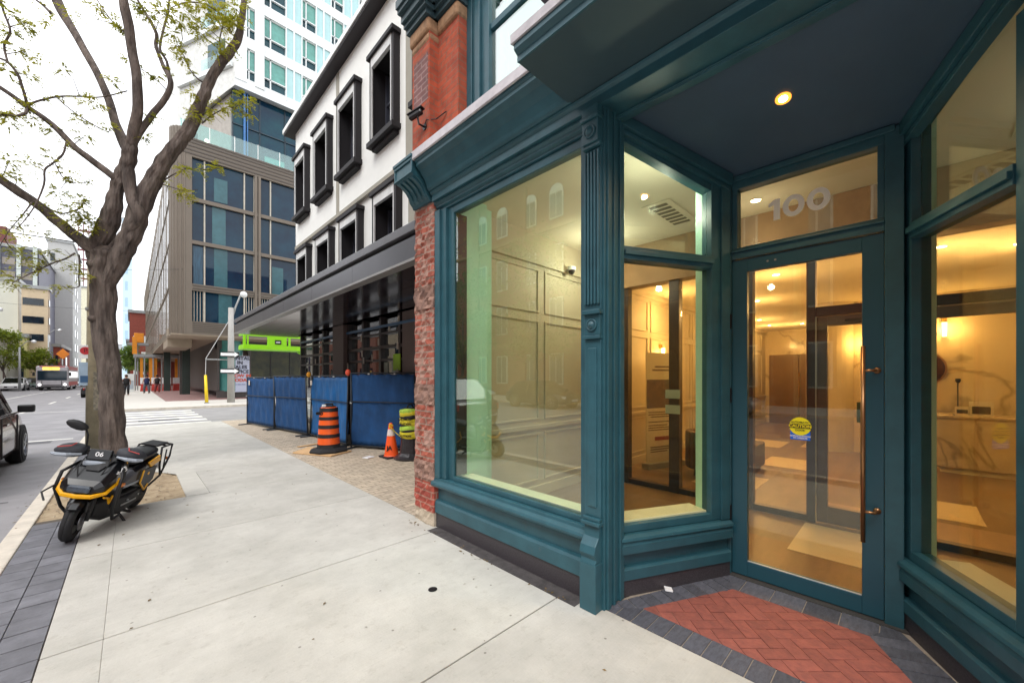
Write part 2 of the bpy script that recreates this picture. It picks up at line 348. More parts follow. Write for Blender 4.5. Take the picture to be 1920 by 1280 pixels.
# far block
struct('far_sidewalk', MB().box(-0.75, 60, 27.1, 33.6, -0.1, 0.0).box(-0.75, 1.6, 33.6, 190, -0.1, 0.0), mat('far_concrete', (196, 192, 184), 0.85, var=0.06))
struct('brick_plaza', MB().box(1.6, 40, 33.6, 120, -0.1, 0.003), brick('plaza_brick', (150, 112, 106), (134, 100, 98), (130, 116, 110), 0.2, 0.1, 0.006, plan=True, bump=0.1))
struct('opposite_sidewalk', MB().box(-22, -13.4, -60, 400, -0.1, 0.0), mat('opposite_concrete', (190, 186, 178), 0.85, var=0.08))
mk = MB()
for y in (18.3, 19.7, 21.1, 22.5, 23.9, 25.3): mk.box(-0.3, 2.2, y, y + 0.62, -0.119, -0.1165)
for y in (18.6, 20.0, 21.4, 22.8, 24.2): mk.box(-12.9, -1.3, y + 4.9, y + 5.0, -0.119, -0.1175) if y > 24 else None
for i in range(14): mk.box(-3.75, -3.63, 29 + i * 9, 32 + i * 9, -0.119, -0.1165)
mk.box(-6.85, -6.73, 28, 160, -0.119, -0.1165)
for i in range(3): mk.box(-3.75, -3.63, -4 + i * 7, -1 + i * 7, -0.119, -0.1165)
mk.box(-3.5, -1.15, 16.2, 16.35, -0.119, -0.1165)
for x in (-1.6, -2.4, -3.2, -4.0, -4.8): mk.box(x, x + 0.5, 13.6, 16.0, -0.119, -0.1165) if False else None
struct('road_marking', mk, mat('road_paint', (222, 220, 212), 0.7, var=0.15, scale=4))
# darker tar patches and seams
tp = MB().box(-2.6, -1.5, 15.6, 16.1, -0.119, -0.1178).box(-5.2, -1.2, 8.6, 8.66, -0.119, -0.1178).box(0.2, 1.4, 20.4, 21.9, -0.1195, -0.1185).box(-6.9, -6.86, -20, 120, -0.119, -0.1182)
struct('tar_patch', tp, mat('tar', (88, 87, 90), 0.8, var=0.15, bump=0.2))

# ---- entry paving: slate border round herringbone brick
struct('entry_bed', MB().add([(2.336, 1.5, -0.006), (3.7, 1.1, -0.006), (3.7, -0.1, -0.006), (2.336, -0.9, -0.006)], [(0, 1, 2, 3)]), mat('mortar', (150, 140, 128), 0.95, var=0.15, scale=20, bump=0.3))
HP = [Vector((2.525, 1.28)), Vector((3.24, 0.92)), Vector((3.255, 0.16)), Vector((2.525, -0.24))]
def inside(p, P):
    s = None
    for i in range(len(P)):
        a, b = P[i], P[(i + 1) % len(P)]; cz = (b - a).x * (p - a).y - (b - a).y * (p - a).x
        if s is None: s = cz > 0
        elif (cz > 0) != s: return False
    return True
def clip(poly, P):
    ctr = sum(P, Vector((0, 0))) / len(P)
    for i in range(len(P)):
        a, b = P[i], P[(i + 1) % len(P)]; e = b - a; sg = 1 if (e.x * (ctr - a).y - e.y * (ctr - a).x) > 0 else -1
        f = lambda p: sg * (e.x * (p - a).y - e.y * (p - a).x); out = []
        for j in range(len(poly)):
            p, q = poly[j], poly[(j + 1) % len(poly)]; fp, fq = f(p), f(q)
            if fp >= 0: out.append(p)
            if (fp >= 0) != (fq >= 0): out.append(p + (q - p) * (fp / (fp - fq)))
        poly = out
        if len(poly) < 3: return []
    return poly
def tiles(P, rects, z0=-0.03, z1=0.0, rnd=0.0015):
    m = MB()
    for r in rects:
        q = clip([Vector(p) for p in r], P)
        if len(q) >= 3:
            A = abs(sum(q[i].x * q[(i + 1) % len(q)].y - q[(i + 1) % len(q)].x * q[i].y for i in range(len(q)))) / 2
            if A < 0.0001: continue
            zz = z1 + random.uniform(-rnd, rnd); n = len(q)
            m.add([(p.x, p.y, z0) for p in q] + [(p.x, p.y, zz) for p in q], [tuple(range(n)), tuple(range(n, 2 * n))] + [(i, (i + 1) % n, n + (i + 1) % n, n + i) for i in range(n)])
    return m
rects = []; W_, L_ = 0.088, 0.176; g = 0.004; ang = R(0)
for i in range(-14, 24):
    for j in range(-14, 24):
        # herringbone on a stair-step lattice
        bx = i * W_ + j * 2 * W_ * 1.0; by = -i * W_ + j * 0
        k = i
        ox, oy = (i + j * 4) * W_ * 0.5, 0
rects = []
for n_ in range(-30, 40):
    for k in range(-30, 40):
        x = n_ * W_; y = k * W_
        t = (n_ - k) % 4
        if t == 0: rects.append([(x + g / 2, y + g / 2), (x + L_ - g / 2, y + g / 2), (x + L_ - g / 2, y + W_ - g / 2), (x + g / 2, y + W_ - g / 2)])
        if t == 3: rects.append([(x + g / 2, y + g / 2), (x + W_ - g / 2, y + g / 2), (x + W_ - g / 2, y + L_ - g / 2), (x + g / 2, y + L_ - g / 2)])
def rot(r, a, c=(3, 0.5)): return [(c[0] + (p[0] * math.cos(a) - p[1] * math.sin(a)), c[1] + (p[0] * math.sin(a) + p[1] * math.cos(a))) for p in r]
random.seed(8)
struct('entry_brick_paving', tiles(HP, [rot(r, R(45)) for r in rects]), islandize(mat('red_paver', (158, 90, 78), 0.8, var=0.14, scale=14, bump=0.25, bscale=50, col2=(134, 78, 70)), 0.14), bevel=0.002)
slate = islandize(mat('slate_border', (84, 86, 96), 0.7, var=0.25, scale=14, bump=0.25, bscale=40, stretch=(1, 3, 1)), 0.3)
b = MB(); OP = [Vector((2.338, 1.5)), Vector((3.46, 1.03)), Vector((3.49, 0.05)), Vector((2.338, -0.62))]
strips = [([OP[3], OP[0], Vector((2.525, 1.28)), Vector((2.525, -0.24))], 90, 0.11), ([OP[0], OP[1], HP[1], HP[0]], -26, 0.1), ([OP[1], OP[2], HP[2], HP[1]], 90, 0.19), ([OP[2], OP[3], HP[3], HP[2]], 26, 0.1)]
for P, a, wd in strips:
    rr = [rot([(i * wd + 0.003, -3), ((i + 1) * wd - 0.003, -3), ((i + 1) * wd - 0.003, 3), (i * wd + 0.003, 3)], R(a)) for i in range(-30, 30)]
    t = tiles(P, rr); b.add(t.v, t.f)
struct('entry_slate_border', b, slate, bevel=0.002)
struct('facade_gutter', MB().box(2.2, 2.336, 1.62, 3.5, -0.04, 0.0015), mat('tar_seam', (70, 66, 66), 0.9, var=0.3, scale=12, bump=0.3))
# ================================================================== STOREFRONT BUILDING
SB = thing('storefront_building', 'red brick building with teal timber shopfront and recessed entrance numbered 100', 'building', (2.33, 1.5, 0))
FA = Wall((2.33, 3.53), (2.33, 1.59), (-1, 0)); SL = Wall((2.53, 1.46), (3.47, 0.99), (-.447, -.894))
DW = Wall((3.5, 1.03), (3.5, 0.06), (-1, 0)); SR = Wall((3.62, 0.07), (2.50, -0.49), (-.447, .894))
# interior first (seen through the glass)
CREAM = mat('lobby_cream_paint', (204, 190, 164), 0.6, var=0.03)
MINT = mat('mint_reveal_paint', (196, 240, 218), 0.5, var=0.03)
CEIL = mat('lobby_ceiling_paint', (224, 214, 190), 0.8, var=0.02)
MARB = mat('veined_marble', (214, 196, 164), 0.18, var=0.05, scale=1.0)
def veins(m, sc=0.55, dark=(96, 78, 56)):
    n = m.node_tree.nodes; l = m.node_tree.links; b = n['Principled BSDF']; src = b.inputs['Base Color'].links[0].from_socket
    t = n.new('ShaderNodeTexCoord'); no = n.new('ShaderNodeTexNoise'); no.inputs['Scale'].default_value = sc; no.inputs['Detail'].default_value = 5; no.inputs['Distortion'].default_value = 0.6
    l.new(t.outputs['Object'], no.inputs['Vector']); r = n.new('ShaderNodeValToRGB'); e = r.color_ramp.elements
    e[0].position = 0.48; e[0].color = (0, 0, 0, 1); e[1].position = 0.52; e[1].color = (0, 0, 0, 1); k = e.new(0.5); k.color = (0.5, 0.5, 0.5, 1)
    l.new(no.outputs['Fac'], r.inputs[0]); mx = n.new('ShaderNodeMixRGB'); l.new(r.outputs[0], mx.inputs[0]); l.new(src, mx.inputs[1]); mx.inputs[2].default_value = (*lin(dark), 1)
    l.new(mx.outputs[0], b.inputs['Base Color'])
veins(MARB)
FLOORM = islandize(mat('lobby_floor_wood', (134, 106, 76), 0.35, var=0.12, scale=2, stretch=(1, 6, 1)), 0.12)
fl = MB()
for i in range(-40, 24): fl.box(2.62 if (1.5 < i * .15 + .15 or i * .15 < -.6) else 3.56, 16.2, i * 0.15, i * 0.15 + 0.1496, -0.05, 0.0)
fl.build('floor', FLOORM, SB)
MB().box(2.5, 16.2, -6.2, 3.7, -0.12, -0.052).build('floor_slab', mat('slab_dark', (60, 50, 42), 0.9), SB)
rug = MB()
for x0, y0, x1, y1 in ((4.35, 0.22, 5.28, 0.78), (6.1, 1.5, 7.1, 2.3), (8.2, 1.2, 9.2, 1.9), (10.4, 2.0, 11.5, 2.9), (10.9, 1.0, 12.2, 1.7), (6.5, -.6, 7.4, .2), (8.6, -2.6, 9.5, -1.2)): rug.box(x0, x1, y0, y1, 0.0, 0.004)
rug.build('floor_inlay', mat('pale_stone_tile', (226, 204, 164), 0.4, var=0.04), SB)
MB().box(2.62, 5.3, -6.2, 3.5, 3.52, 3.6).box(5.3, 16.2, -6.2, 3.5, 3.2, 3.6).build('ceiling', CEIL, SB)
MB().box(5.285, 5.5, -6.2, 3.48, 2.93, 3.515).build('header_beam', mat('beam_paint', (150, 124, 92), 0.7), SB)
ew = MB().box(2.62, 16.2, 3.5, 3.7, 0, 3.6)
MB().box(16.0, 16.2, -6.2, 3.5, 0, 3.6).box(2.62, 16.2, -6.4, -6.2, 0, 3.6).build('lobby_rear_wall', MARB, SB)
ew.build('lobby_side_wall', CREAM, SB)
pn = MB()
def panel(x0, x1, z0, z1, y=3.5):
    t = 0.03
    for a, b, c, d in ((x0, x1, z0, z0 + t), (x0, x1, z1 - t, z1), (x0, x0 + t, z0 + t, z1 - t), (x1 - t, x1, z0 + t, z1 - t)): pn.box(a, b, y - 0.02, y, c, d)
x = 2.95
while x < 15.5:
    wd = 1.05; panel(x + .06, x + wd - .06, 1.02, 2.36); panel(x + .06, x + wd - .06, 2.46, 3.05); panel(x + .06, x + wd - .06, 0.2, 0.85); x += wd
pn.box(2.86, 16, 3.47, 3.5, 0.0, 0.14).box(2.86, 16, 3.46, 3.5, 0.9, 0.96).box(2.86, 16, 3.45, 3.5, 3.1, 3.2)
pn.build('wall_panelling', CREAM, SB, bevel=0.006)
MB().box(2.42, 2.85, 3.3, 3.5, 0.0, 3.52).box(2.86, 2.99, 3.38, 3.5, 0.0, 3.52).build('window_return', MINT, SB, bevel=0.004)
MB().box(11, 11.2, -6.2, 0.98, 0, 3.2).build('marble_wall', MARB, SB)
MB().lathe([(0.42, 0), (0.42, 3.2)], (11.1, 1.2, 0), 32).build('round_column', CREAM, SB, smooth=False)
# glazed partition with dark mullions, open door leaf
DK = mat('dark_bronze_frame', (52, 38, 34), 0.4, var=0.08)
pt = MB()
for a, b in ((3.06, 2.94), (2.32, 2.18), (1.36, 1.3), (0.78, 0.70), (-1.02, -1.1), (-2.3, -2.38), (-3.6, -3.7)): pt.box(5.34, 5.46, b, a, 0, 2.93)
pt.box(5.35, 5.45, 0.78, 3.48, 0, 0.07).box(5.35, 5.45, -6.2, -0.1, 0, 0.07).box(5.35, 5.45, -1.02, 0.70, 2.26, 2.36)
pt.build('partition_frame', DK, SB, bevel=0.004)
GIN = glass('interior_glass', (0.9, 0.92, 0.88), 1.45)
MB().box(5.395, 5.4, 0.79, 2.17, 0.08, 2.92).box(5.395, 5.4, 2.33, 3.46, 0.08, 2.92).box(5.395, 5.4, -6.1, -1.11, 0.08, 2.92).box(5.395, 5.4, -1.01, 0.69, 2.37, 2.92).build('partition_glass', GIN, SB)
dl = MB().box(5.36, 5.44, 0.60, 0.69, 0.02, 2.25).box(5.36, 5.44, -1.0, -0.92, 0.02, 2.25).box(5.36, 5.44, -0.92, 0.60, 2.15, 2.25).box(5.36, 5.44, -0.1, 0.60, 0.02, 0.2)
idr = dl.build('inner_door', mat('inner_door_frame', (96, 82, 72), 0.35), SB, bevel=0.003)
MB().box(5.397, 5.402, -0.92, 0.6, 0.24, 2.15).build('glass', GIN, idr)
MB().box(5.3, 5.34, 0.05, 0.45, 2.17, 2.2).build('door_closer', BLACK, idr)
MB().box(5.33, 5.345, 0.688, 0.7, 0.02, 2.25).build('door_edge', mat('brushed_steel', (190, 184, 172), 0.3, metal=0.8), idr)
st = mat('privacy_sticker', (168, 182, 160), 0.6)
for z in (1.36, 1.15): MB().box(5.32, 5.33, 2.16, 2.36, z - 0.06, z + 0.06).build('sticker', st, SB)
MB().box(5.325, 5.332, 0.22, 0.36, 1.13, 1.34).build('sticker', mat('green_sticker', (60, 92, 40), 0.6), SB, label='round green notice on the inner glass door')
# double doors at the far end of the lobby
dd = MB().box(15.9, 15.98, 2.62, 4.1, 0, 2.3); dd = MB().box(15.9, 15.99, 1.7, 2.52, 0, 2.35).box(15.9, 15.99, 2.54, 3.36, 0, 2.35).build('elevator_door', mat('brown_door', (112, 84, 54), 0.4, var=0.1), SB)
MB().tube([(15.82, 2.5, 0.9), (15.82, 2.5, 1.75)], 0.02).build('handle', mat('brass', (214, 164, 70), 0.25, metal=0.9), dd)
# window boards and returns inside each window
cs = MB()
cs.wb(FA, 0.24, 1.93, -0.30, -0.07, 0.5, 0.56)
cs.wb(SL, 0.02, 0.86, -0.26, -0.07, 0.46, 0.52)
cs.wb(SR, 0.16, 1.12, -0.30, -0.07, 0.42, 0.48)
cs.build('window_board', mat('cream_window_board', (232, 232, 204), 0.5, var=0.03), SB, bevel=0.004)
MB().wb(SL, 0.864, 0.97, -0.19, -0.078, 0.0, 3.3).wb(SR, 0.08, 0.158, -0.145, -0.078, 0.0, 3.45).build('window_return', MINT, SB)
MB().wb(FA, 0.24, 1.94, -0.28, -0.24, 0.0, 0.5).wb(SL, 0.02, 0.9, -0.24, -0.2, 0.0, 0.46).wb(SR, 0.16, 1.12, -0.28, -0.24, 0.0, 0.42).build('window_back_board', MINT, SB)

# ---- exterior joinery
GL1 = glass('shop_window_glass', (0.88, 0.95, 0.89), 1.52, 0.09)
GL2 = glass('door_glass', (0.90, 0.88, 0.78), 1.5, 0.03)
def part(mb, name, m=None, **k): return mb.build(name, m or TEAL, SB, **k)
m = MB().wb(FA, 0, 1.93, -0.28, 0.0, -0.05, 0.155); part(m, 'granite_plinth', GRAN, bevel=0.004)
m = MB().wb(FA, 0.0, 1.94, -0.1, 0.012, 0.155, 0.28).wb(FA, 0.0, 1.94, -0.1, -0.03, 0.28, 0.43)
m.wprof(FA, [(-0.1, 0.155), (0.012, 0.155), (0.012, 0.27), (-0.002, 0.29), (-0.1, 0.29)], 0, 1.94)
m.wb(FA, 0.0, 0.06, -0.1, 0.0, 0.28, 0.43)
part(MB().wprof(FA, [(-0.1, 0.157), (0.014, 0.157), (0.014, 0.265), (0.0, 0.285), (-0.03, 0.29), (-0.03, 0.43), (-0.1, 0.43)], 0, 1.94), 'stall_riser')
part(MB().wprof(FA, [(-0.07, 0.432), (0.03, 0.432), (0.055, 0.45), (0.06, 0.47), (0.05, 0.49), (0.02, 0.505), (0.015, 0.53), (-0.07, 0.53)], -0.02, 1.94), 'window_sill', bevel=0.003)
wf = MB().wb(FA, 0, 0.09, -0.12, 0.02, 0.532, 3.36).wb(FA, 0.09, 0.17, -0.12, -0.005, 0.532, 3.36).wb(FA, 0.17, 0.26, -0.12, -0.04, 0.532, 3.36)
wf.wb(FA, 1.85, 1.90, -0.12, -0.03, 0.532, 3.36).wb(FA, 1.90, 1.94, -0.12, -0.005, 0.532, 3.36)
wf.wb(FA, 0.26, 1.85, -0.12, -0.03, 0.532, 0.575).wb(FA, 0.26, 1.85, -0.12, -0.04, 3.29, 3.36)
W1 = part(wf, 'shop_window', bevel=0.004)
MB().wb(FA, 0.262, 1.848, -0.065, -0.058, 0.577, 3.288).build('glass', GL1, W1)
MB().wb(FA, 0.262, 0.275, -0.2, -0.066, 0.577, 3.288).build('edge_strip', mat('window_edge_dark', (30, 34, 34), 0.6), W1)
# pilaster
pl = MB(); PY0, PY1 = 1.462, 1.592
pl.box(2.22, 2.42, PY0, PY1, 0, 0.33)
pl.prism([(2.42, 0.33), (2.22, 0.33), (2.235, 0.36), (2.21, 0.40), (2.225, 0.45), (2.265, 0.50), (2.28, 0.58), (2.42, 0.58)], PY0 + .004, PY1 - .004)
pl.box(2.245, 2.42, PY0 - .01, PY1 + .01, 0.58, 0.605); pl.box(2.262, 2.42, PY0 - .004, PY1 + .004, 0.605, 0.63)
pl.box(2.285, 2.42, PY0, PY1, 0.63, 1.86); pl.box(2.275, 2.42, PY0 + .03, PY1 - .03, 0.70, 1.80)
pl.box(2.262, 2.42, PY0 - .004, PY1 + .004, 1.86, 1.885); pl.box(2.275, 2.42, PY0, PY1, 1.885, 2.03); pl.box(2.25, 2.42, PY0 - .008, PY1 + .008, 2.03, 2.06)
for i in range(5): pl.box(2.272, 2.42, PY0 + 0.008 + i * 0.0265, PY0 + 0.0255 + i * 0.0265, 2.10, 3.16)
pl.box(2.29, 2.42, PY0, PY1, 2.06, 3.18)
pl.box(2.262, 2.42, PY0 - .006, PY1 + .006, 3.18, 3.205); pl.box(2.25, 2.42, PY0, PY1, 3.205, 3.36); pl.box(2.235, 2.42, PY0 - .008, PY1 + .008, 3.36, 3.39); pl.box(2.245, 2.42, PY0, PY1, 3.39, 3.455)
P1 = part(pl, 'pilaster', bevel=0.005)
for z, r in ((1.957, 0.042), (3.283, 0.045)):
    MB().lathe([(r, 0.0), (r, -0.012), (r * .8, -0.014), (r * .75, -0.006), (r * .5, -0.02), (0.002, -0.03)], (2.276 if z < 3 else 2.251, 1.527, z), 24, 'x').build('rosette', TEAL, P1, smooth=True)
# corner posts between facade and splays
cp = MB().box(2.305, 2.54, 1.445, 1.465, 0, 3.5).box(2.33, 2.37, 1.43, 1.447, 0, 3.5).box(2.41, 2.44, 1.432, 1.447, 0, 3.5).box(2.49, 2.545, 1.43, 1.447, 0, 3.5)
part(cp, 'corner_post', bevel=0.004)
part(MB().box(2.305, 2.56, -0.54, -0.43, 0, 3.5).box(2.22, 2.42, -0.66, -0.54, 0, 3.45), 'corner_post', bevel=0.004)
# granite + risers + sills on the splays
for W, L0, L1, zs, gz in ((SL, 0.03, 1.03, 0.0, 0), (SR, 0.06, 1.24, 0.0, 0)):
    gr = MB().wb(W, L0, L1, -0.2, 0.0, -0.03, 0.115); part(gr, 'granite_plinth', GRAN, bevel=0.003)
    part(MB().wprof(W, [(-0.1, 0.117), (0.012, 0.117), (0.012, 0.19), (-0.004, 0.205), (-0.03, 0.208), (-0.03, 0.312), (-0.1, 0.312)], L0, L1), 'stall_riser')
    part(MB().wprof(W, [(-0.06, 0.314), (0.03, 0.314), (0.03, 0.375), (0.02, 0.395), (0.04, 0.41), (0.035, 0.43), (0.01, 0.445), (-0.06, 0.45)], L0 - 0.03, L1), 'window_sill', bevel=0.002)
# left splay window
zt = lambda W, a: 3.52 - (W.pt(a, 0, 0)[0] - 2.47) * 0.30      # underside of the sloping soffit
def splay_window(W, a0, g0, g1, a1, gt0, gt1):
    f = MB().wb(W, a0, g0, -0.12, -0.02, 0.452, 3.6 - 0.2).wb(W, g1, a1, -0.12, -0.02, 0.452, 3.5 - 0.28)
    f.wb(W, a0, a0 + (g0 - a0) * 0.45, -0.02, 0.0, 0.452, min(zt(W, a0), zt(W, a0 + .03)) - 0.02).wb(W, a1 - (a1 - g1) * 0.5, a1, -0.02, 0.0, 0.452, min(zt(W, a1), zt(W, a1 - .05)) - 0.02)
    f.wb(W, g0, g1, -0.12, -0.02, 0.452, 0.505).wb(W, g0, g1, -0.12, -0.01, 2.465, 2.56).wb(W, g0, g1, -0.01, 0.01, 2.495, 2.53)
    f.wpoly(W, [(g0, gt0), (g1, gt1), (g1, zt(W, g1) - 0.02), (g0, zt(W, g0) - 0.02)], -0.12, -0.03)
    f.wpoly(W, [(a0, zt(W, a0) - 0.085), (a1, zt(W, a1) - 0.085), (a1, zt(W, a1) - 0.004), (a0, zt(W, a0) - 0.004)], -0.06, 0.03)
    f.wpoly(W, [(a0, zt(W, a0) - 0.125), (a1, zt(W, a1) - 0.125), (a1, zt(W, a1) - 0.09), (a0, zt(W, a0) - 0.09)], -0.06, 0.005)
    f.wpoly(W, [(a0, zt(W, a0)), (a1, zt(W, a1)), (a1, 3.62), (a0, 3.62)], -0.12, -0.04)
    o = part(f, 'side_window', bevel=0.003)
    MB().wb(W, g0, g1, -0.075, -0.069, 0.505, 2.465).build('glass', GL2, o)
    MB().wpoly(W, [(g0, 2.56), (g1, 2.56), (g1, gt1), (g0, gt0)], -0.075, -0.069).build('glass', GL1, o)
    return o
splay_window(SL, 0.0, 0.045, 0.862, 1.03, 3.34, 3.09)
splay_window(SR, 0.0, 0.16, 0.885, 1.25, 3.16, 3.40)
# door frame, door leaf
VINYL = mat('frosted_vinyl', (252, 252, 248), 0.6, var=0.01)
n_ = VINYL.node_tree.nodes; t_ = n_.new('ShaderNodeBsdfTranslucent'); t_.inputs[0].default_value = (.95, .95, .92, 1); x_ = n_.new('ShaderNodeMixShader'); x_.inputs[0].default_value = .3
VINYL.node_tree.links.new(n_['Principled BSDF'].outputs[0], x_.inputs[1]); VINYL.node_tree.links.new(t_.outputs[0], x_.inputs[2]); VINYL.node_tree.links.new(x_.outputs[0], n_['Material Output'].inputs['Surface'])
df = MB().wb(DW, -0.03, 0.03, -0.1, 0.02, 0, 3.2).wb(DW, 0.93, 1.02, -0.1, 0.02, 0, 3.2)
df.wb(DW, 0.03, 0.93, -0.1, 0.015, 2.548, 2.60).wb(DW, 0.03, 0.93, -0.1, 0.03, 2.60, 2.615).wb(DW, 0.03, 0.93, -0.1, 0.0, 2.615, 2.64)
df.wb(DW, 0.0, 1.0, -0.16, -0.08, 3.2, 3.62).wb(DW, 0.03, 0.93, -0.1, 0.0, 3.115, 3.2).wb(DW, 0.0, 0.98, 0.0, 0.03, 3.17, 3.21).wb(DW, 0.03, 0.07, -0.1, 0.0, 2.64, 3.115).wb(DW, 0.895, 0.93, -0.1, 0.0, 2.64, 3.115)
DF = part(df, 'door_frame', bevel=0.004)
MB().wb(DW, 0.07, 0.895, -0.06, -0.055, 2.64, 3.115).build('transom_glass', GL2, DF)
N = lambda pts, b=None: (b or MB()).prism([(0.545 - u, 2.885 + v) for u, v in pts], 3.544, 3.547, 'x')
N([(-.176, -.078), (-.176, .040), (-.208, .028), (-.208, .056), (-.164, .081), (-.134, .081), (-.134, -.078)]).build('digit', VINYL, DF)
for cu_ in (-.050, .098):
    k_ = 28; b_ = MB()
    for i in range(k_):
        a0, a1 = 2 * math.pi * i / k_, 2 * math.pi * (i + 1) / k_; E_ = lambda a, ra, rb: (cu_ + ra * math.cos(a), rb * math.sin(a)); N([E_(a0, .068, .081), E_(a1, .068, .081), E_(a1, .031, .046), E_(a0, .031, .046)], b_)
    b_.build('digit', VINYL, DF)
part(MB().box(3.45, 3.72, -0.02, 1.08, -0.03, 0.006), 'threshold', mat('threshold_metal', (70, 68, 66), 0.5))
dr = MB().wb(DW, 0.032, 0.14, -0.055, 0.0, 0.012, 2.54).wb(DW, 0.82, 0.928, -0.055, 0.0, 0.012, 2.54).wb(DW, 0.14, 0.82, -0.055, 0.0, 0.012, 0.13).wb(DW, 0.14, 0.82, -0.055, 0.0, 2.44, 2.54)
DOOR = part(dr, 'door', mat('teal_door_paint', (36, 80, 94), 0.35, var=0.05, scale=1.5), bevel=0.003)
MB().wb(DW, 0.14, 0.82, -0.03, -0.024, 0.13, 2.44).build('glass', GL2, DOOR)
MB().wb(DW, 0.142, 0.818, -0.02, -0.004, 0.128, 0.134).build('glazing_bead', mat('glazing_silver', (170, 185, 196), 0.35, metal=0.3), DOOR)
BR = mat('bronze_handle', (164, 122, 84), 0.3, metal=0.8, var=0.1)
MB().tube([(3.415, 0.2, 0.52), (3.415, 0.2, 1.8)], 0.0125, 12).build('pull_handle', BR, DOOR, smooth=True)
for z in (0.72, 1.64): MB().tube([(3.415, 0.2, z), (3.42, 0.145, z), (3.5, 0.135, z)], 0.009, 10).lathe([(0.02, 0), (0.02, 0.006)], (3.49, 0.135, z), 16, 'x').build('handle_stem', BR, DOOR, smooth=True)
for z in (0.5, 1.45, 2.05): MB().box(3.472, 3.505, 0.998, 1.016, z - 0.06, z + 0.06).build('hinge', BLACK, DOOR, bevel=0.003)
for y in (0.75, 0.70): MB().lathe([(0.008, 0), (0.008, 0.004)], (3.494, y, 2.49), 10, 'x').build('bolt', GREY, DOOR)
# caution sticker
YEL = mat('caution_yellow', (255, 240, 30), 0.5, var=0.02); BLU = mat('caution_blue', (20, 110, 230), 0.5, var=0.02); INK = mat('ink_black', (16, 16, 16), 0.6); WV = mat('vinyl_white', (238, 238, 238), 0.5)
STK = MB().box(3.518, 3.5195, 0.49, 0.61, 1.135, 1.20).build('caution_sticker', BLU, DOOR, label='blue and yellow automatic door caution sticker')
MB().lathe([(0.066, 0), (0.066, 0.002)], (3.5155, 0.55, 1.235), 32, 'x').build('yellow_disc', YEL, STK)
MB().box(3.5130, 3.5148, 0.484, 0.616, 1.22, 1.252).build('black_band', INK, STK)
text('lettering', 'CAUTION', 0.030, (3.5118, 0.55, 1.236), FACE_W, mat('caution_yellow_text', (246, 222, 20), 0.5), STK, ext=0.0004, bold=0.0014)
text('lettering', 'AUTOMATIC', 0.019, (3.5138, 0.55, 1.264), FACE_W, INK, STK, ext=0.0004, bold=0.0004)
text('lettering', 'DOOR', 0.019, (3.5138, 0.55, 1.206), FACE_W, INK, STK, ext=0.0004, bold=0.0004)
text('lettering', 'ACTIVATE SWITCH\nTO OPERATE', 0.0145, (3.517, 0.55, 1.155), FACE_W, WV, STK, ext=0.0004, bold=0.0006)
# soffit + header
part(MB().add([(2.46, 1.55, 3.523), (3.56, 1.0, 3.193), (3.56, 0.05, 3.193), (2.46, -0.55, 3.523), (2.46, 1.55, 3.56), (3.56, 1.0, 3.23), (3.56, 0.05, 3.23), (2.46, -0.55, 3.56)], [(0, 1, 2, 3), (4, 5, 6, 7), (0, 1, 5, 4), (1, 2, 6, 5), (2, 3, 7, 6), (3, 0, 4, 7)]), 'entry_soffit', TEALD)
CW = Wall((2.33, 3.53), (2.33, -1.6), (-1, 0)); LT = 5.13
m = MB().wprof(CW, [(-0.2, 3.362), (-0.02, 3.362), (-0.02, 3.385), (0.005, 3.395), (0.005, 3.415), (0.03, 3.43), (0.03, 3.45), (-0.2, 3.45)], 0, 1.94)
m.wprof(CW, [(-0.2, 3.452), (0.055, 3.452), (0.055, 3.52), (0.075, 3.53), (0.085, 3.55), (-0.2, 3.55)], 0, LT)
m.wprof(CW, [(-0.2, 3.45), (-0.125, 3.45), (-0.125, 3.44), (-0.14, 3.44), (-0.14, 3.43), (-0.2, 3.43)], 1.94, LT)
part(m, 'entablature', bevel=0.004)
part(MB().wprof(CW, [(-0.1, 3.552), (0.095, 3.552), (0.11, 3.57), (0.12, 3.60), (0.15, 3.66), (0.20, 3.72), (0.245, 3.755), (0.245, 3.785), (0.26, 3.795), (0.26, 3.82), (-0.1, 3.82)], 0, 1.85), 'cornice', bevel=0.003)
part(MB().wprof(CW, [(0.255, 3.822), (0.272, 3.812), (0.282, 3.82), (0.278, 3.90), (0.25, 3.915), (-0.12, 3.98), (-0.12, 3.822)], -0.03, 1.85), 'lead_flashing', mat('lead_flashing', (198, 194, 198), 0.7, var=0.12, scale=6, bump=0.2, bscale=20))
part(MB().wprof(CW, [(-0.1, 3.556), (0.60, 3.556), (0.60, 3.60), (0.63, 3.62), (0.63, 3.66), (0.4, 3.70), (-0.1, 3.70)], 1.83, LT), 'canopy_cornice', mat('canopy_paint', (54, 76, 84), 0.55, var=0.04), bevel=0.003)
part(MB().wprof(CW, [(0.60, 3.557), (0.612, 3.557), (0.612, 3.597), (0.642, 3.617), (0.642, 3.652), (0.60, 3.652)], 1.828, LT), 'canopy_fascia')
part(MB().wprof(CW, [(0.605, 3.662), (0.655, 3.655), (0.655, 3.712), (0.0, 3.80), (0.0, 3.702), (0.4, 3.702)], 1.81, LT), 'lead_flashing', mat('lead_flashing', None or (198, 194, 198)))
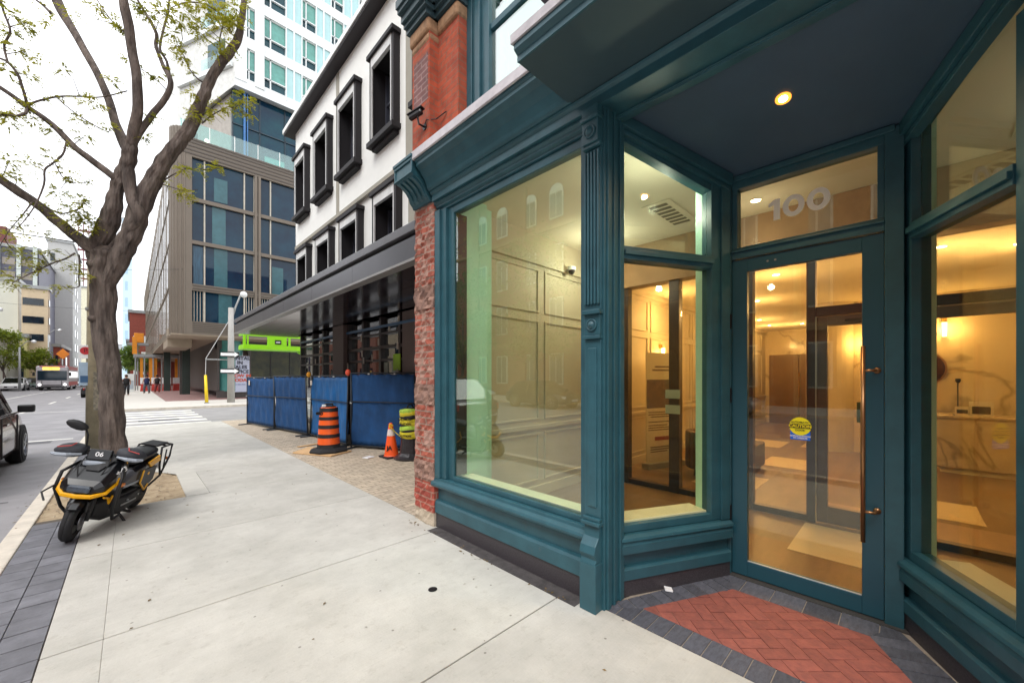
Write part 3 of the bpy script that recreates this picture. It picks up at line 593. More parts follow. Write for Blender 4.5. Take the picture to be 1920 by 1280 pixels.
# scroll corbel at the end of the cornice
cb = MB().prism([(2.34, 3.47), (2.27, 3.47), (2.255, 3.50), (2.225, 3.53), (2.21, 3.58), (2.17, 3.63), (2.11, 3.67), (2.07, 3.68), (2.055, 3.70), (2.055, 3.84), (2.34, 3.84)], 3.56, 3.90)
for y in (3.58, 3.66, 3.74, 3.82): cb.prism([(2.27, 3.49), (2.235, 3.51), (2.2, 3.56), (2.17, 3.605), (2.11, 3.645), (2.07, 3.66), (2.07, 3.69), (2.3, 3.69)], y, y + 0.04)
cb.box(2.04, 2.06, 3.545, 3.915, 3.69, 3.71).box(2.04, 2.06, 3.545, 3.915, 3.82, 3.85).box(2.045, 2.06, 3.545, 3.57, 3.71, 3.82).box(2.045, 2.06, 3.89, 3.915, 3.71, 3.82).box(2.03, 2.34, 3.54, 3.92, 3.85, 3.88)
part(cb, 'corbel', bevel=0.004)
# brick pier and upper wall
PB = brick('worn_pier_brick', (170, 92, 74), (150, 90, 76), (156, 134, 120), 0.215, 0.072, 0.008, patch=(172, 138, 124), pthr=0.5, bump=0.7, pscale=6)
def rough_pier(z0, z1, mm, nm, x=2.30, amp=0.012):
    random.seed(int(z0 * 77)); n = max(2, int((z1 - z0) / 0.035)); k = 10; m = MB(); rings = []
    for i in range(n + 1):
        z = z0 + (z1 - z0) * i / n; ring = []
        for j in range(k + 1): ring.append((x + random.uniform(-amp, amp), 3.925 - (3.925 - 3.535) * j / k, z))
        ring += [(2.8, 3.535, z), (2.8, 3.925, z)]; ring[0] = (x + random.uniform(0, amp), 3.925 + random.uniform(-amp, amp), z); ring[-3] = (x + random.uniform(0, amp), 3.535, z); rings.append(ring)
    return MB().loft(rings).build(nm, mm, SB)
CON = mat('pier_concrete', (186, 172, 152), 0.9, var=0.15, scale=8, bump=0.4, bscale=20); RS = mat('weathered_stone', (172, 136, 120), 0.9, col2=(110, 84, 76), scale=7, bump=0.9, bscale=18)
rough_pier(-0.03, 0.14, CON, 'pier_base'); rough_pier(0.14, 0.46, brick('clean_pier_brick', (170, 78, 62), (150, 70, 60), (168, 124, 108), 0.215, 0.072, 0.008, bump=0.4), 'brick_pier')
rough_pier(0.46, 0.68, RS, 'stone_block', 2.295, 0.016); rough_pier(0.68, 1.30, PB, 'brick_pier', 2.30, 0.014)
rough_pier(1.30, 1.52, RS, 'stone_block', 2.295, 0.016); rough_pier(1.52, 2.34, PB, 'brick_pier', 2.30, 0.014); rough_pier(2.34, 2.58, RS, 'stone_block', 2.292, 0.018); rough_pier(2.58, 3.50, PB, 'brick_pier', 2.30, 0.016)
UB = brick('upper_brick', (180, 82, 52), (158, 70, 48), (136, 92, 72), 0.2, 0.068, 0.006, bump=0.4, patch=(122, 74, 60), pthr=0.6, pscale=3)
m = MB().box(2.40, 2.9, 3.77, 4.14, 3.86, 5.55).box(2.52, 2.9, 3.39, 3.77, 3.86, 5.55).box(2.40, 2.9, 3.77, 4.14, 6.0, 9.0).box(2.52, 2.9, 3.39, 3.77, 6.0, 9.0)
part(m, 'upper_brick_wall', UB)
part(MB().box(2.397, 2.45, 3.80, 4.10, 4.75, 5.28), 'brick_stain', brick('faded_brick', (128, 88, 84), (112, 80, 80), (150, 120, 116), 0.2, 0.068, 0.009, bump=0.4))
part(MB().box(2.37, 2.9, 3.76, 4.17, 5.50, 5.66).box(2.49, 2.9, 3.38, 3.76, 5.50, 5.66).box(2.39, 2.9, 3.765, 4.155, 5.40, 5.50), 'stone_capital', STONE, bevel=0.03)
bc = MB()
for d, z0, z1 in ((0.0, 5.66, 5.72), (0.03, 5.72, 5.77), (0.06, 5.77, 5.86), (0.10, 5.86, 5.91), (0.12, 5.91, 6.0)): bc.box(2.34 - d, 2.9, 3.75 - d, 4.18 + 0.3 * d, z0, z1); bc.box(2.46 - d, 2.9, 3.37 - d, 3.80, z0, z1 + 0.0004)
part(bc, 'belt_course', mat('belt_teal', (52, 74, 80), 0.5))
uw = MB()
for y0, y1, x in ((3.30, 3.39, 2.63), (3.24, 3.30, 2.65), (3.16, 3.24, 2.62), (3.10, 3.16, 2.655), (3.03, 3.10, 2.64)): uw.box(x, 2.8, y0, y1, 3.88, 9)
uw.box(2.655, 2.72, -2, 3.03, 3.88, 3.98).box(2.665, 2.71, -2, 3.03, 5.2, 5.27).box(2.66, 2.72, 1.1, 1.2, 3.88, 9)
UW = part(uw, 'upper_window', bevel=0.006)
MB().box(2.69, 2.7, -2, 3.03, 3.98, 9).build('glass', glass('upper_glass', (0.7, 0.85, 0.78), 1.9, 0.32), UW)
MB().box(2.9, 2.95, -2, 3.03, 3.9, 9).build('blind', mat('pale_blind', (150, 178, 152), 0.7), UW)
part(MB().box(2.9, 3.3, 3.3, 4.14, 3.86, 9).box(2.8, 9, 3.70, 3.925, 0.0, 9).box(2.8, 3.0, -2.2, -2.0, 3.7, 9), 'party_wall', UB)
part(MB().box(2.33, 2.6, -3.2, -0.66, 0, 3.45).box(2.4, 3.0, -3.2, -2.0, 3.7, 9), 'right_wall', UB)
part(MB().box(2.4, 16.2, -6.4, 3.72, 3.62, 3.7), 'roof_slab', GREY)
part(MB().box(3.3, 16, -22, 3.93, 3.8, 15.5).box(2.62, 3.3, -22, -2.2, 3.8, 15.5).box(2.5, 3.3, -22, 4.14, 9.0, 15.5).box(2.4, 3.0, -22, -3.2, 0, 3.7), 'upper_mass', UB)
# recessed soffit light (lit in the photograph)
def ceil_light(loc, label, power, col=(1, 0.72, 0.38), r=0.045, tilt=0.0, group=None, trim=True, spot=1.5, es=30):
    t = thing('ceiling_light', label, 'ceiling light', loc, group)
    if trim: MB().lathe([(r * 1.35, 0.0), (r * 1.35, -0.006), (r * 1.02, -0.006), (r * 1.0, 0.0)], loc, 24).build('trim_ring', mat('light_trim', (190, 180, 160), 0.4), t)
    d = MB().lathe([(0.001, -0.0075), (r, -0.0075), (r, -0.009), (0.001, -0.009)], loc, 20).build('lens', mat('lamp_glow_%d' % int(es), (255, 240, 210), emit=col if es > 31 else (1, 0.86, 0.6), estr=es), t)
    if tilt: t.rotation_euler = (0, tilt, 0)
    if es > 31:
        MB().lathe([(r, -0.003), (r, -0.0078), (r * 1.8, -0.0078), (r * 1.8, -0.003)], loc, 24).build('glow_ring', mat('amber_glow_ring', (255, 170, 70), emit=(1, 0.34, 0.04), estr=1.3), t)  # added ring: the amber halo around the lens put into an emissive colour
    ld = bpy.data.lights.new('bulb', 'SPOT' if es > 31 else 'POINT'); ld.energy = power; ld.color = col; ld.shadow_soft_size = r
    if es > 31: ld.spot_size = spot; ld.spot_blend = 0.8
    lo = bpy.data.objects.new('bulb', ld); COL.objects.link(lo); lo.parent = t; lo.location = (0, 0, -0.02 if es > 31 else -0.45)
    return t
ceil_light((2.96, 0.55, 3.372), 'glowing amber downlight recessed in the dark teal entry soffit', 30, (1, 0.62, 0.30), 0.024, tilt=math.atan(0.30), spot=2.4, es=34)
G_ = 'round downlights in the lobby ceiling'
LL = [((3.28, 1.56, 3.52), 'downlight near the window seen through the left transom pane'), ((4.5, 2.9, 3.52), 'downlight above the far end of the main shop window'), ((4.85, 1.15, 3.52), 'large downlight seen low left in the glass over the door'),
      ((4.2, -1.4, 3.52), 'downlight above the floor behind the right side window'), ((7.32, 3.05, 3.2), 'downlight close to the panelled wall above the banner'), ((7.2, 1.43, 3.2), 'downlight seen just under the door top rail'),
      ((7.1, -0.3, 3.2), 'downlight seen in the left of the right side window'), ((7.6, -0.95, 3.2), 'downlight seen in the middle of the right side window'), ((9.4, 2.2, 3.2), 'downlight midway down the lobby left of the dark mullion'),
      ((12.6, 2.9, 3.2), 'downlight deep in the lobby before the brown double doors'), ((14.2, 3.0, 3.2), 'farthest lit downlight beside the panelled wall'), ((14.4, 2.2, 3.2), 'farthest lit downlight on the open side of the lobby'), ((9.6, -2.6, 3.2), 'downlight over the reception desk at the far right')]
for i, (p, l) in enumerate(LL):
    ceil_light(p, 'small warm ' + l, (3.5 if p[0] == 4.85 else (16 if p[0] == 4.5 else 10)) if p[2] > 3.4 else 26, (1, 0.93, 0.76) if p[2] > 3.4 else (1, 0.58, 0.24), 0.045, group=G_, spot=2.6, es=24)
# sconces
def sconce(loc, label, nrm):
    t = thing('wall_sconce', label, 'wall light', loc, 'tube wall sconces in the lobby'); x, y, z = loc; nx, ny = nrm
    MB().box(x - 0.03, x + 0.03, y - 0.03, y + 0.03, z + 0.12, z + 0.2).build('bracket', mat('brass', (214, 164, 70)), t)
    MB().lathe([(0.03, -0.14), (0.035, 0.12)], (x + nx * 0.06, y + ny * 0.06, z), 14).build('glass_tube', mat('sconce_glow', (255, 220, 150), emit=(1, 0.78, 0.36), estr=9), t)
    ld = bpy.data.lights.new('bulb', 'POINT'); ld.energy = 16; ld.color = (1, 0.55, 0.18); ld.shadow_soft_size = 0.06; lo = bpy.data.objects.new('bulb', ld); COL.objects.link(lo); lo.parent = t; lo.location = (nx * 0.2, ny * 0.2, 0)
sconce((7.61, 3.48, 2.05), 'lit tube sconce on the panelled wall above the banner', (0, -1)); sconce((10.98, -0.5, 2.5), 'bright tube sconce on the marble wall right of the entry', (-1, 0)); sconce((10.98, 0.62, 2.3), 'lit tube sconce seen at the edge of the inner door glass', (-1, 0)); sconce((11.5, 3.48, 2.05), 'lit tube sconce farther along the panelled wall by the window return', (0, -1))
# air vents
for (x, y, z), l in (((4.55, 1.95, 3.52), 'square ceiling air vent near the left entry window'), ((4.6, -0.75, 3.52), 'square ceiling air vent seen through the right transom pane')):
    v = thing('air_vent', l, 'vent', (x, y, z), 'lobby ceiling air vents')
    MB().box(x - .42, x + .42, y - .16, y + .16, z - 0.012, z - 0.001).build('frame', CEIL, v)
    for k in range(7): MB().box(x - .36 + k * .105, x - .30 + k * .105, y - .1, y + .1, z - 0.016, z - 0.0125).build('slot', mat('vent_slot', (120, 108, 86), 0.8), v)
dc = thing('dome_camera', 'small white dome camera on the lobby ceiling edge behind the main window', 'security camera', (4.5, 3.36, 3.2))
MB().lathe([(0.06, 3.12), (0.06, 3.17)], (4.5, 3.36, 0), 18).build('housing', WHITE, dc); MB().lathe([(0.01, 3.06), (0.035, 3.075), (0.045, 3.1), (0.045, 3.12)], (4.5, 3.36, 0), 18).build('dome', BLACK, dc, smooth=True)
MB().box(4.49, 4.51, 3.4, 3.46, 3.13, 3.15).build('bracket', WHITE, dc)
# banner, chair, ottoman, desk
bn = thing('rollup_banner', 'cream printed banner stand with a town photograph and small red heading', 'banner', (6.75, 3.0, 0)); BNW = Wall((6.35, 3.16), (7.25, 2.86), (-.3, -.95))
MB().wb(BNW, 0, 0.88, 0, 0.01, 0.1, 2.02).build('print', mat('banner_print', (222, 206, 168), 0.6, var=0.02), bn); MB().wb(BNW, -0.02, 0.9, -0.08, 0.08, 0, 0.1).build('base', GREY, bn, bevel=0.01)
MB().wb(BNW, 0.01, 0.87, 0.0105, 0.0135, 1.05, 1.55).build('photograph', mat('banner_photo', (120, 84, 66), 0.6, col2=(70, 56, 56), scale=9), bn)
lb = MB(); random.seed(2)
for z, a, b in ((1.76, .2, .68), (1.70, .14, .74), (0.97, .05, .8), (0.93, .05, .6), (0.89, .1, .7), (0.80, .05, .8), (0.74, .05, .5), (0.70, .05, .66), (.66, .05, .58), (.36, .1, .6), (.32, .1, .7), (.28, .1, .5)): lb.wb(BNW, a, b, 0.0105, 0.0125, z, z + (0.03 if z > 1.6 else 0.018))
lb.build('print_line', mat('banner_ink', (110, 80, 60), 0.6), bn); MB().wb(BNW, 0.2, 0.72, 0.0105, 0.0125, 0.48, 0.55).build('heading', mat('banner_red', (150, 40, 34), 0.6), bn)
ch = thing('lounge_chair', 'rounded brown lounge chair behind the left entry window', 'chair', (6.7, 2.2, 0))
LE = mat('brown_leather', (112, 78, 56), 0.45, var=0.12, scale=8)
cc = collar(0.30, 0.42, 0.12, 0.72, 6.75, 2.2, -60, 240, 22); cc.build('backrest', LE, ch, smooth=False, bevel=0.03)
MB().lathe([(0.29, 0.25), (0.31, 0.3), (0.31, 0.4), (0.27, 0.45)], (6.75, 2.2, 0), 24).build('seat', LE, ch, smooth=True)
for k in range(4): MB().tube([(6.75 + .3 * math.cos(k * 1.57 + .78), 2.2 + .3 * math.sin(k * 1.57 + .78), 0), (6.75 + .26 * math.cos(k * 1.57 + .78), 2.2 + .26 * math.sin(k * 1.57 + .78), 0.26)], 0.018).build('leg', BLACK, ch)
ot = thing('ottoman', 'low grey block ottoman on the lobby floor seen through the door', 'ottoman', (7.6, 2.05, 0)); MB().box(7.3, 8.0, 1.75, 2.35, 0.05, 0.46).build('cushion', mat('grey_fabric', (110, 96, 84), 0.9, bump=0.2, bscale=90), ot, bevel=0.03)
MB().box(7.36, 7.94, 1.81, 2.29, 0.0, 0.05).build('base', BLACK, ot)
de = thing('reception_desk', 'veined marble reception desk before the marble wall', 'desk', (9.9, -1.6, 0)); DM = mat('desk_marble', (206, 188, 156), 0.2, var=0.06); veins(DM, 0.8)
MB().box(9.7, 10.3, -3.4, -0.34, 0.1, 0.92).build('front_panel', DM, de, bevel=0.005); MB().box(9.66, 10.36, -3.45, -0.3, 0.92, 0.96).build('counter_top', DM, de, bevel=0.004); MB().box(9.76, 10.3, -3.35, -0.4, 0.0, 0.1).build('kick_plate', mat('pale_kick', (226, 212, 178), 0.4), de)
for y, s_, l in ((-0.64, 0.1, 'smaller printed card standing on the reception desk'), (-0.84, 0.16, 'larger printed card standing on the reception desk')):
    q = thing('desk_card', l, 'card', (9.75, y, 0.96), 'cards on the reception desk'); MB().box(9.73, 9.745, y - s_ * .8, y + s_ * .8, 0.962, 0.96 + s_ * 1.5).build('card', mat('card_paper', (214, 204, 178)), q); MB().box(9.725, 9.729, y - s_ * .6, y + s_ * .6, 1.0, 0.96 + s_ * 1.0).build('card_picture', mat('card_ink', (60, 52, 48)), q)
vs = thing('desk_microphone', 'thin black gooseneck stem standing on the reception desk', 'microphone', (9.85, -0.6, 0.96)); MB().tube([(9.85, -0.6, 0.96), (9.85, -0.6, 1.45), (9.82, -0.6, 1.52)], 0.008).build('stem', BLACK, vs); MB().lathe([(0.02, 1.5), (0.035, 1.53), (0.03, 1.57)], (9.82, -0.6, 0), 12).build('head', BLACK, vs); MB().lathe([(0.06, 0.96), (0.06, 0.975)], (9.85, -0.6, 0), 14).build('base', BLACK, vs)
mi = thing('round_mirror', 'round dark bronze mirror on the marble wall', 'mirror', (10.95, -0.2, 1.76)); MB().lathe([(0.34, 0), (0.34, 0.03)], (10.96, -0.2, 1.76), 36, 'x').build('frame', BR, mi); MB().lathe([(0.31, -0.004), (0.31, 0.0)], (10.956, -0.2, 1.76), 36, 'x').build('mirror_glass', mat('bronze_mirror', (150, 104, 70), 0.1, metal=0.9), mi)
# wall camera on the upper brick
cc = thing('cctv_camera', 'black bullet security camera on the upper brick pier', 'security camera', (2.4, 3.9, 4.5))
MB().obox((2.29, 3.88, 4.55), (0.18, 0.055, 0.055), (0, R(-12), R(-70))).build('body', BLACK, cc, bevel=0.015); MB().obox((2.29, 3.88, 4.585), (0.21, 0.07, 0.01), (0, R(-12), R(-70))).build('sun_shield', BLACK, cc); MB().tube([(2.30, 3.86, 4.53), (2.32, 3.86, 4.45), (2.41, 3.86, 4.45)], 0.012).lathe([(0.035, 0), (0.035, 0.015)], (2.387, 3.86, 4.45), 14, 'x').build('bracket', BLACK, cc)
MB().tube([(2.39, 3.85, 4.47), (2.38, 3.8, 4.50), (2.47, 3.74, 4.52), (2.51, 3.6, 4.56)], 0.006).build('cable', BLACK, cc)
sl = thing('sign_light_bar', 'long dark linear light bar on brackets above the canopy cornice', 'sign light', (1.8, 0.6, 3.7))
MB().obox((1.80, 0.55, 3.90), (0.09, 2.0, 0.07)).build('bar', mat('dark_bar', (50, 44, 52), 0.5), sl, bevel=0.01)
for y in (1.42, 0.9, 0.35): MB().tube([(1.8, y, 3.87), (1.9, y + .02, 3.80), (2.0, y, 3.74)], 0.018).build('bracket', BLACK, sl); MB().lathe([(0.03, 3.8), (0.035, 3.86)], (1.8, y, 0), 10).build('clamp', BLACK, sl)
MB().tube([(1.82, 1.52, 3.88), (1.78, 1.56, 3.78), (1.84, 1.56, 3.70)], 0.005).build('cable', BLACK, sl)
# litter and floor cap
random.seed(77); fl2 = MB()
for k in range(190):
    x, y = (random.gauss(-0.98, .05), random.uniform(1.5, 16)) if k < 110 else ((2.24 - abs(random.gauss(0, .06)), random.uniform(1.7, 3.9)) if k < 150 else (random.uniform(-.3, 2.2), random.uniform(1, 9)))
    z = -0.117 if x < -0.9 else 0.004; a = random.uniform(0, 6.28); s_ = random.uniform(.008, .022)
    fl2.add([(x + s_ * math.cos(a), y + s_ * math.sin(a), z), (x + s_ * .4 * math.cos(a + 1.57), y + s_ * .4 * math.sin(a + 1.57), z + .004), (x - s_ * math.cos(a), y - s_ * math.sin(a), z + .001), (x - s_ * .4 * math.cos(a + 1.57), y - s_ * .4 * math.sin(a + 1.57), z)], [(0, 1, 2, 3)])
tag(fl2.build('leaf_litter', mat('dry_leaf_litter', (126, 104, 66), .9, col2=(84, 70, 44), scale=8)), 'scattered dry leaf bits and seed scraps along the curb and the shopfront base', 'leaf litter', kind='stuff')
pp = MB().obox((2.87, 1.25, 0.012), (0.06, 0.055, 0.012), (0.1, 0.05, 0.6)).build('paper_scrap', mat('paper_white', (238, 238, 240), 0.7), bevel=0.002); tag(pp, 'crumpled white paper square on the slate entry border', 'paper')
cp_ = thing('drain_cap', 'small round black metal cap set in the pale sidewalk slab', 'drain cap', (1.62, 2.5, 0.0)); MB().lathe([(0.034, 0.0005), (0.034, 0.003), (0.028, 0.004)], (1.62, 2.5, 0), 24).build('rim', mat('cap_black', (14, 14, 15), 0.5), cp_); MB().lathe([(0.02, 0.004), (0.02, 0.0055)], (1.62, 2.5, 0), 20).build('cap_disc', BLACK, cp_)
# ================================================================== WHITE BUILDING
WB = thing('white_building', 'white stucco building with black window surrounds and long dark metal canopy', 'building', (4.2, 9, 0))
STU = mat('white_stucco', (238, 239, 235), 0.85, var=0.03, scale=1.5, bump=0.08, bscale=60); SEAM = mat('grey_seam', (158, 154, 142), 0.8, var=0.05)
wins = [(7.77, 8.95), (9.75, 11.02), (11.72, 12.98), (13.74, 14.95), (5.8, 7.0)]
def holes(m, x0, x1, ya, yb, za, zb, hs, hz0, hz1):
    """wall band with window openings"""
    hs = sorted(hs); y = ya
    for a, b in hs:
        m.box(x0, x1, y, a, za, zb); m.box(x0, x1, a, b, za, hz0) if hz0 > za else None; m.box(x0, x1, a, b, hz1, zb) if hz1 < zb else None; y = b
    m.box(x0, x1, y, yb, za, zb)
m = MB(); op = [(a + .08, b - .08) for a, b in wins]
holes(m, 4.2, 4.5, 3.93, 15.3, 6.22, 10.25, op, 7.2, 9.02)
holes(m, 4.26, 4.5, 3.93, 15.26, 3.4, 6.2, op, 3.9, 5.82)
m.build('wall', STU, WB)
MB().box(4.17, 4.5, 3.93, 15.3, 6.12, 6.22).box(4.185, 4.21, 11.24, 11.44, 6.22, 10.2).box(4.245, 4.27, 11.24, 11.44, 3.5, 6.12).box(4.185, 4.21, 7.2, 7.5, 6.22, 10.2).box(4.245, 4.27, 7.2, 7.5, 3.5, 6.12).build('trim_band', SEAM, WB)
MB().box(4.5, 20, 15.0, 15.28, 0, 10.2).box(4.55, 20, 3.93, 4.2, 0, 10.2).build('wall', STU, WB)
MB().box(3.93, 20, 3.93, 15.75, 10.27, 10.33).build('eave_soffit', mat('dark_soffit', (34, 28, 32), 0.6), WB)
MB().box(3.9, 20, 3.93, 15.78, 10.33, 10.47).build('roof_fascia', WHITE, WB)
BS = mat('black_surround', (24, 20, 24), 0.7, var=0.08)
def wb_window(y0, y1, z0, z1, x):
    s = MB().box(x - 0.16, x + .28, y0, y0 + 0.09, z0, z1).box(x - 0.16, x + .28, y1 - 0.09, y1, z0, z1).box(x - 0.22, x + .28, y0 - 0.05, y1 + 0.05, z1, z1 + 0.1).box(x - 0.22, x + .28, y0 - 0.05, y1 + 0.05, z0 - 0.12, z0).box(x - .1, x + .29, y0 + .05, y1 - .05, z0, z0 + .02).box(x - .1, x + .29, y0 + .09, y1 - .09, z1 - .12, z1).box(x - 0.12, x + .1, y0 + .05, y1 - .05, z0 - 0.2, z0 - .12)
    o = s.build('window', BS, WB, bevel=0.008)
    MB().box(x - 0.168, x - .13, y0 + 0.092, y0 + 0.125, z0 + .002, z1 - .002).box(x - .168, x - .13, y1 - 0.125, y1 - 0.092, z0 + .002, z1 - .002).box(x - 0.168, x - .1, y0 + .125, y1 - .125, z1 - 0.22, z1 - .002).box(x - 0.19, x - .1, y0 + .125, y1 - .125, z0 + .002, z0 + 0.025).build('liner', mat('window_liner', (205, 206, 204), 0.5), o)
    MB().box(x + 0.28, x + 0.32, y0, y1, z0, z1).build('pane', mat('dark_pane', (20, 20, 26), 0.08, spec=0.5), o)
    MB().box(x + 0.2, x + 0.28, y0 + .09, y0 + .15, z0, z1 - .22).box(x + .2, x + .28, y1 - .15, y1 - .09, z0, z1 - .22).box(x + .2, x + .28, y0 + .15, y1 - .15, (z0 + z1) / 2, (z0 + z1) / 2 + .06).build('sash', mat('window_sash', (60, 62, 72), 0.4), o)
for a, b in wins[:4]:
    wb_window(a, b, 7.12, 9.08, 4.2); wb_window(a, b, 3.85, 5.86, 4.26)
wb_window(5.8, 7.0, 7.12, 9.08, 4.2)
CM = mat('canopy_metal', (66, 66, 72), 0.35, metal=0.3, var=0.1, scale=1.2)
MB().box(2.5, 4.2, 4.25, 16.0, 3.42, 3.54).build('canopy_cap', mat('canopy_light_metal', (92, 92, 96), 0.4, metal=0.3), WB, bevel=0.01)
MB().box(2.56, 4.2, 4.28, 15.95, 3.36, 3.42).build('canopy_reveal', mat('black_reveal', (28, 24, 28), 0.5), WB)
m = MB()
for i in range(6): m.box(2.52, 2.62, 4.25 + i * 1.958, 4.25 + i * 1.958 + 1.952, 3.085, 3.36)
m.box(2.62, 4.2, 15.9, 16.0, 3.085, 3.36); CA = m.build('canopy_fascia', CM, WB)
MB().box(2.5, 2.64, 4.25, 16.0, 3.05, 3.083).build('canopy_trim', mat('canopy_trim_light', (140, 138, 136), 0.4, metal=0.3), WB)
m = MB()
for i in range(12):
    for j in range(3): m.box(2.645 + j * .6, 3.237 + j * .6, 4.3 + i * .975, 5.268 + i * .975, 3.06, 3.08)
m.build('canopy_soffit', islandize(mat('canopy_soffit_gloss', (52, 46, 56), 0.12, metal=0.6, var=0.1), 0.2), WB)
MB().box(4.2, 4.5, 4.2, 15.2, 3.06, 3.4).build('shopfront_head', BLACK, WB)
# ground-floor glazing
MUL = mat('black_mullion', (44, 34, 34), 0.35); DG2 = mat('shopfront_dark_glass', (24, 15, 17), 0.03, spec=0.9, var=0.1)
f = MB()
for y in (15.2, 13.9, 12.95, 11.85, 10.95, 10.0, 9.0, 8.05, 7.05, 5.9, 4.6): f.box(4.33, 4.45, y - 0.05, y + 0.05, 0.02, 3.06)
for z, t in ((2.28, .07), (2.62, .05), (0.05, .12), (1.98, .05)): f.box(4.335, 4.45, 7.15, 15.2, z, z + t)
f.build('shopfront_frame', MUL, WB)
MB().box(4.42, 4.425, 4.2, 15.2, 0.05, 3.05).build('shopfront_glass', glass('shopfront_mirror_glass', (0.5, 0.45, 0.45), 1.5, 0.34), WB)
MB().box(4.8, 4.9, 4.2, 15.2, 0.0, 3.4).build('dark_interior', mat('dark_interior', (92, 66, 58), 0.9), WB)
MB().box(4.3, 4.34, 4.3, 15.2, 2.78, 2.84).build('blue_tape_strip', mat('blue_film', (46, 86, 120), 0.3), WB)
PAN = mat('taupe_panel', (98, 84, 80), 0.6, var=0.06)
for a, b in ((11.0, 11.8), (6.9, 7.9)): MB().box(4.22 if a > 8 else 4.325, 4.42, a, b, 0, 3.05).build('panel_pier', PAN, WB)
tk = MB(); random.seed(9)
for y, z in ((13.0, 2.6), (12.0, 2.5), (10.05, 2.6), (10.0, 2.2), (9.05, 2.45), (8.1, 2.3), (8.05, 2.9), (10.95, 1.9), (8.1, 1.7), (9.4, 2.08), (9.9, 2.02), (14.0, 2.1), (13.6, 2.1), (12.95, 1.7), (10.0, 1.5), (8.5, 2.75)): tk.box(4.31, 4.33, y - 0.02, y + 0.03, z - 0.08, z + 0.08)
tk.build('paper_tag', mat('paper_tag', (190, 182, 170), 0.7), WB)
MB().box(4.31, 4.33, 7.98, 8.3, 1.75, 2.12).build('green_notice', mat('lime_notice', (150, 196, 40), 0.6), WB)
MB().box(4.405, 4.415, 8.3, 8.55, 0.3, 1.95).box(4.405, 4.415, 8.75, 8.95, 0.3, 1.95).build('door_pale_panel', mat('pale_panel', (160, 172, 160), 0.5), WB)

# ---- fence of blue meshed panels
FM = mat('blue_fence_mesh', (18, 68, 118), 0.75, var=0.22, scale=2.2, bump=0.5, bscale=3); FM2 = mat('bright_blue_tarp', (18, 94, 156), 0.55, var=0.2, scale=2.5, bump=0.6, bscale=3)
FF = mat('fence_tube', (52, 58, 66), 0.5, metal=0.5)
def fence(p, q, h, label, tarp, lean=0.0, mid=True):
    t = thing('construction_fence', label, 'fence', (p[0], p[1], 0), 'blue construction fence panels beside the white building')
    W = Wall(p, q, (-(q[1] - p[1]) * (1 if p[1] > q[1] else -1), (q[0] - p[0]) * (1 if p[1] > q[1] else -1))); L = W.len
    if W.n.x > 0: W.n = -W.n
    random.seed(int(p[1] * 10)); nx, nz = 34, 14; m = MB()
    def dd(i, j): return -0.012 + 0.02 * math.sin(i * 0.9 + p[1]) * math.sin(j * 0.5) + 0.012 * math.sin(i * 2.1 + j * 0.7) + lean * (j / nz)
    for j in range(nz + 1):
        for i in range(nx + 1):
            z = 0.07 + (h - 0.1) * j / nz + (0.012 * math.sin(i * 1.3) if j == nz else 0); m.v.append(W.pt(0.03 + (L - 0.06) * i / nx, dd(i, j), z))
    for j in range(nz):
        for i in range(nx): a = j * (nx + 1) + i; m.f.append((a, a + 1, a + nx + 2, a + nx + 1))
    o = m.build('mesh_sheet', FM2 if tarp else FM, t, smooth=True); s = o.modifiers.new('thick', 'SOLIDIFY'); s.thickness = 0.004
    fr = MB(); P = lambda a, d, z: W.pt(a, d, z)
    for a in (0.015, L - 0.015): fr.tube([P(a, 0, 0.0), P(a, lean, h + 0.02)], 0.019)
    for z in (0.06, h): fr.tube([P(0, lean * z / h, z), P(L, lean * z / h, z)], 0.017)
    if mid: fr.tube([P(0, 0.02 + lean * .6, h * 0.62), P(L, 0.02 + lean * .6, h * 0.62)], 0.012)
    fr.build('frame', FF, t, smooth=True)
    for a in (0.1, L - .1): MB().tube([P(a, -0.3, 0.02), P(a, 0.28, 0.02)], 0.018).build('foot', FF, t, smooth=True)
    for a, z in ((L * .3, h - .02), (L * .7, h - .02), (0.02, h * .6)): MB().box(*[v for k in zip([c - 0.015 for c in P(a, 0.02, z)], [c + 0.015 for c in P(a, 0.02, z)]) for v in k]).build('tie', mat('zip_tie', (210, 210, 205)), t)
    return t
fence((2.79, 15.58), (3.10, 13.44), 1.58, 'far end blue mesh fence panel nearest the street corner', False)
fence((3.12, 13.38), (3.42, 11.36), 1.62, 'second blue mesh fence panel from the street corner', False, 0.06)
fence((3.44, 11.25), (3.52, 8.98), 1.62, 'brighter wrinkled blue tarp fence panel behind the striped traffic drum', True, -0.04)
fence((3.54, 8.80), (4.29, 7.28), 1.68, 'nearest blue ribbed mesh fence panel behind the orange cone', False)
for p, c_, l in (((3.42, 11.3, 1.66), (232, 160, 40), 'orange-yellow tape ball stuck on a fence post top'), ((3.52, 8.9, 1.70), (232, 90, 60), 'red-orange cap on the fence post beside the drum')):
    o = MB().lathe([(0.01, -0.08), (0.05, -0.05), (0.06, 0), (0.045, 0.05), (0.01, 0.07)], p, 12).build('post_cap', mat('cap_%d' % c_[1], c_, 0.5)); tag(o, l, 'post cap')
o = MB().box(3.40, 3.41, 11.0, 11.12, 1.38, 1.5).build('fence_tag', mat('tag_white', (226, 214, 200))); tag(o, 'small white tag clipped on the blue tarp fence', 'tag')
o = MB().box(2.80, 2.81, 15.25, 15.4, 1.32, 1.48).build('fence_tag', mat('tag_white', (226, 214, 200))); tag(o, 'pale tag at the corner end of the blue fence', 'tag')

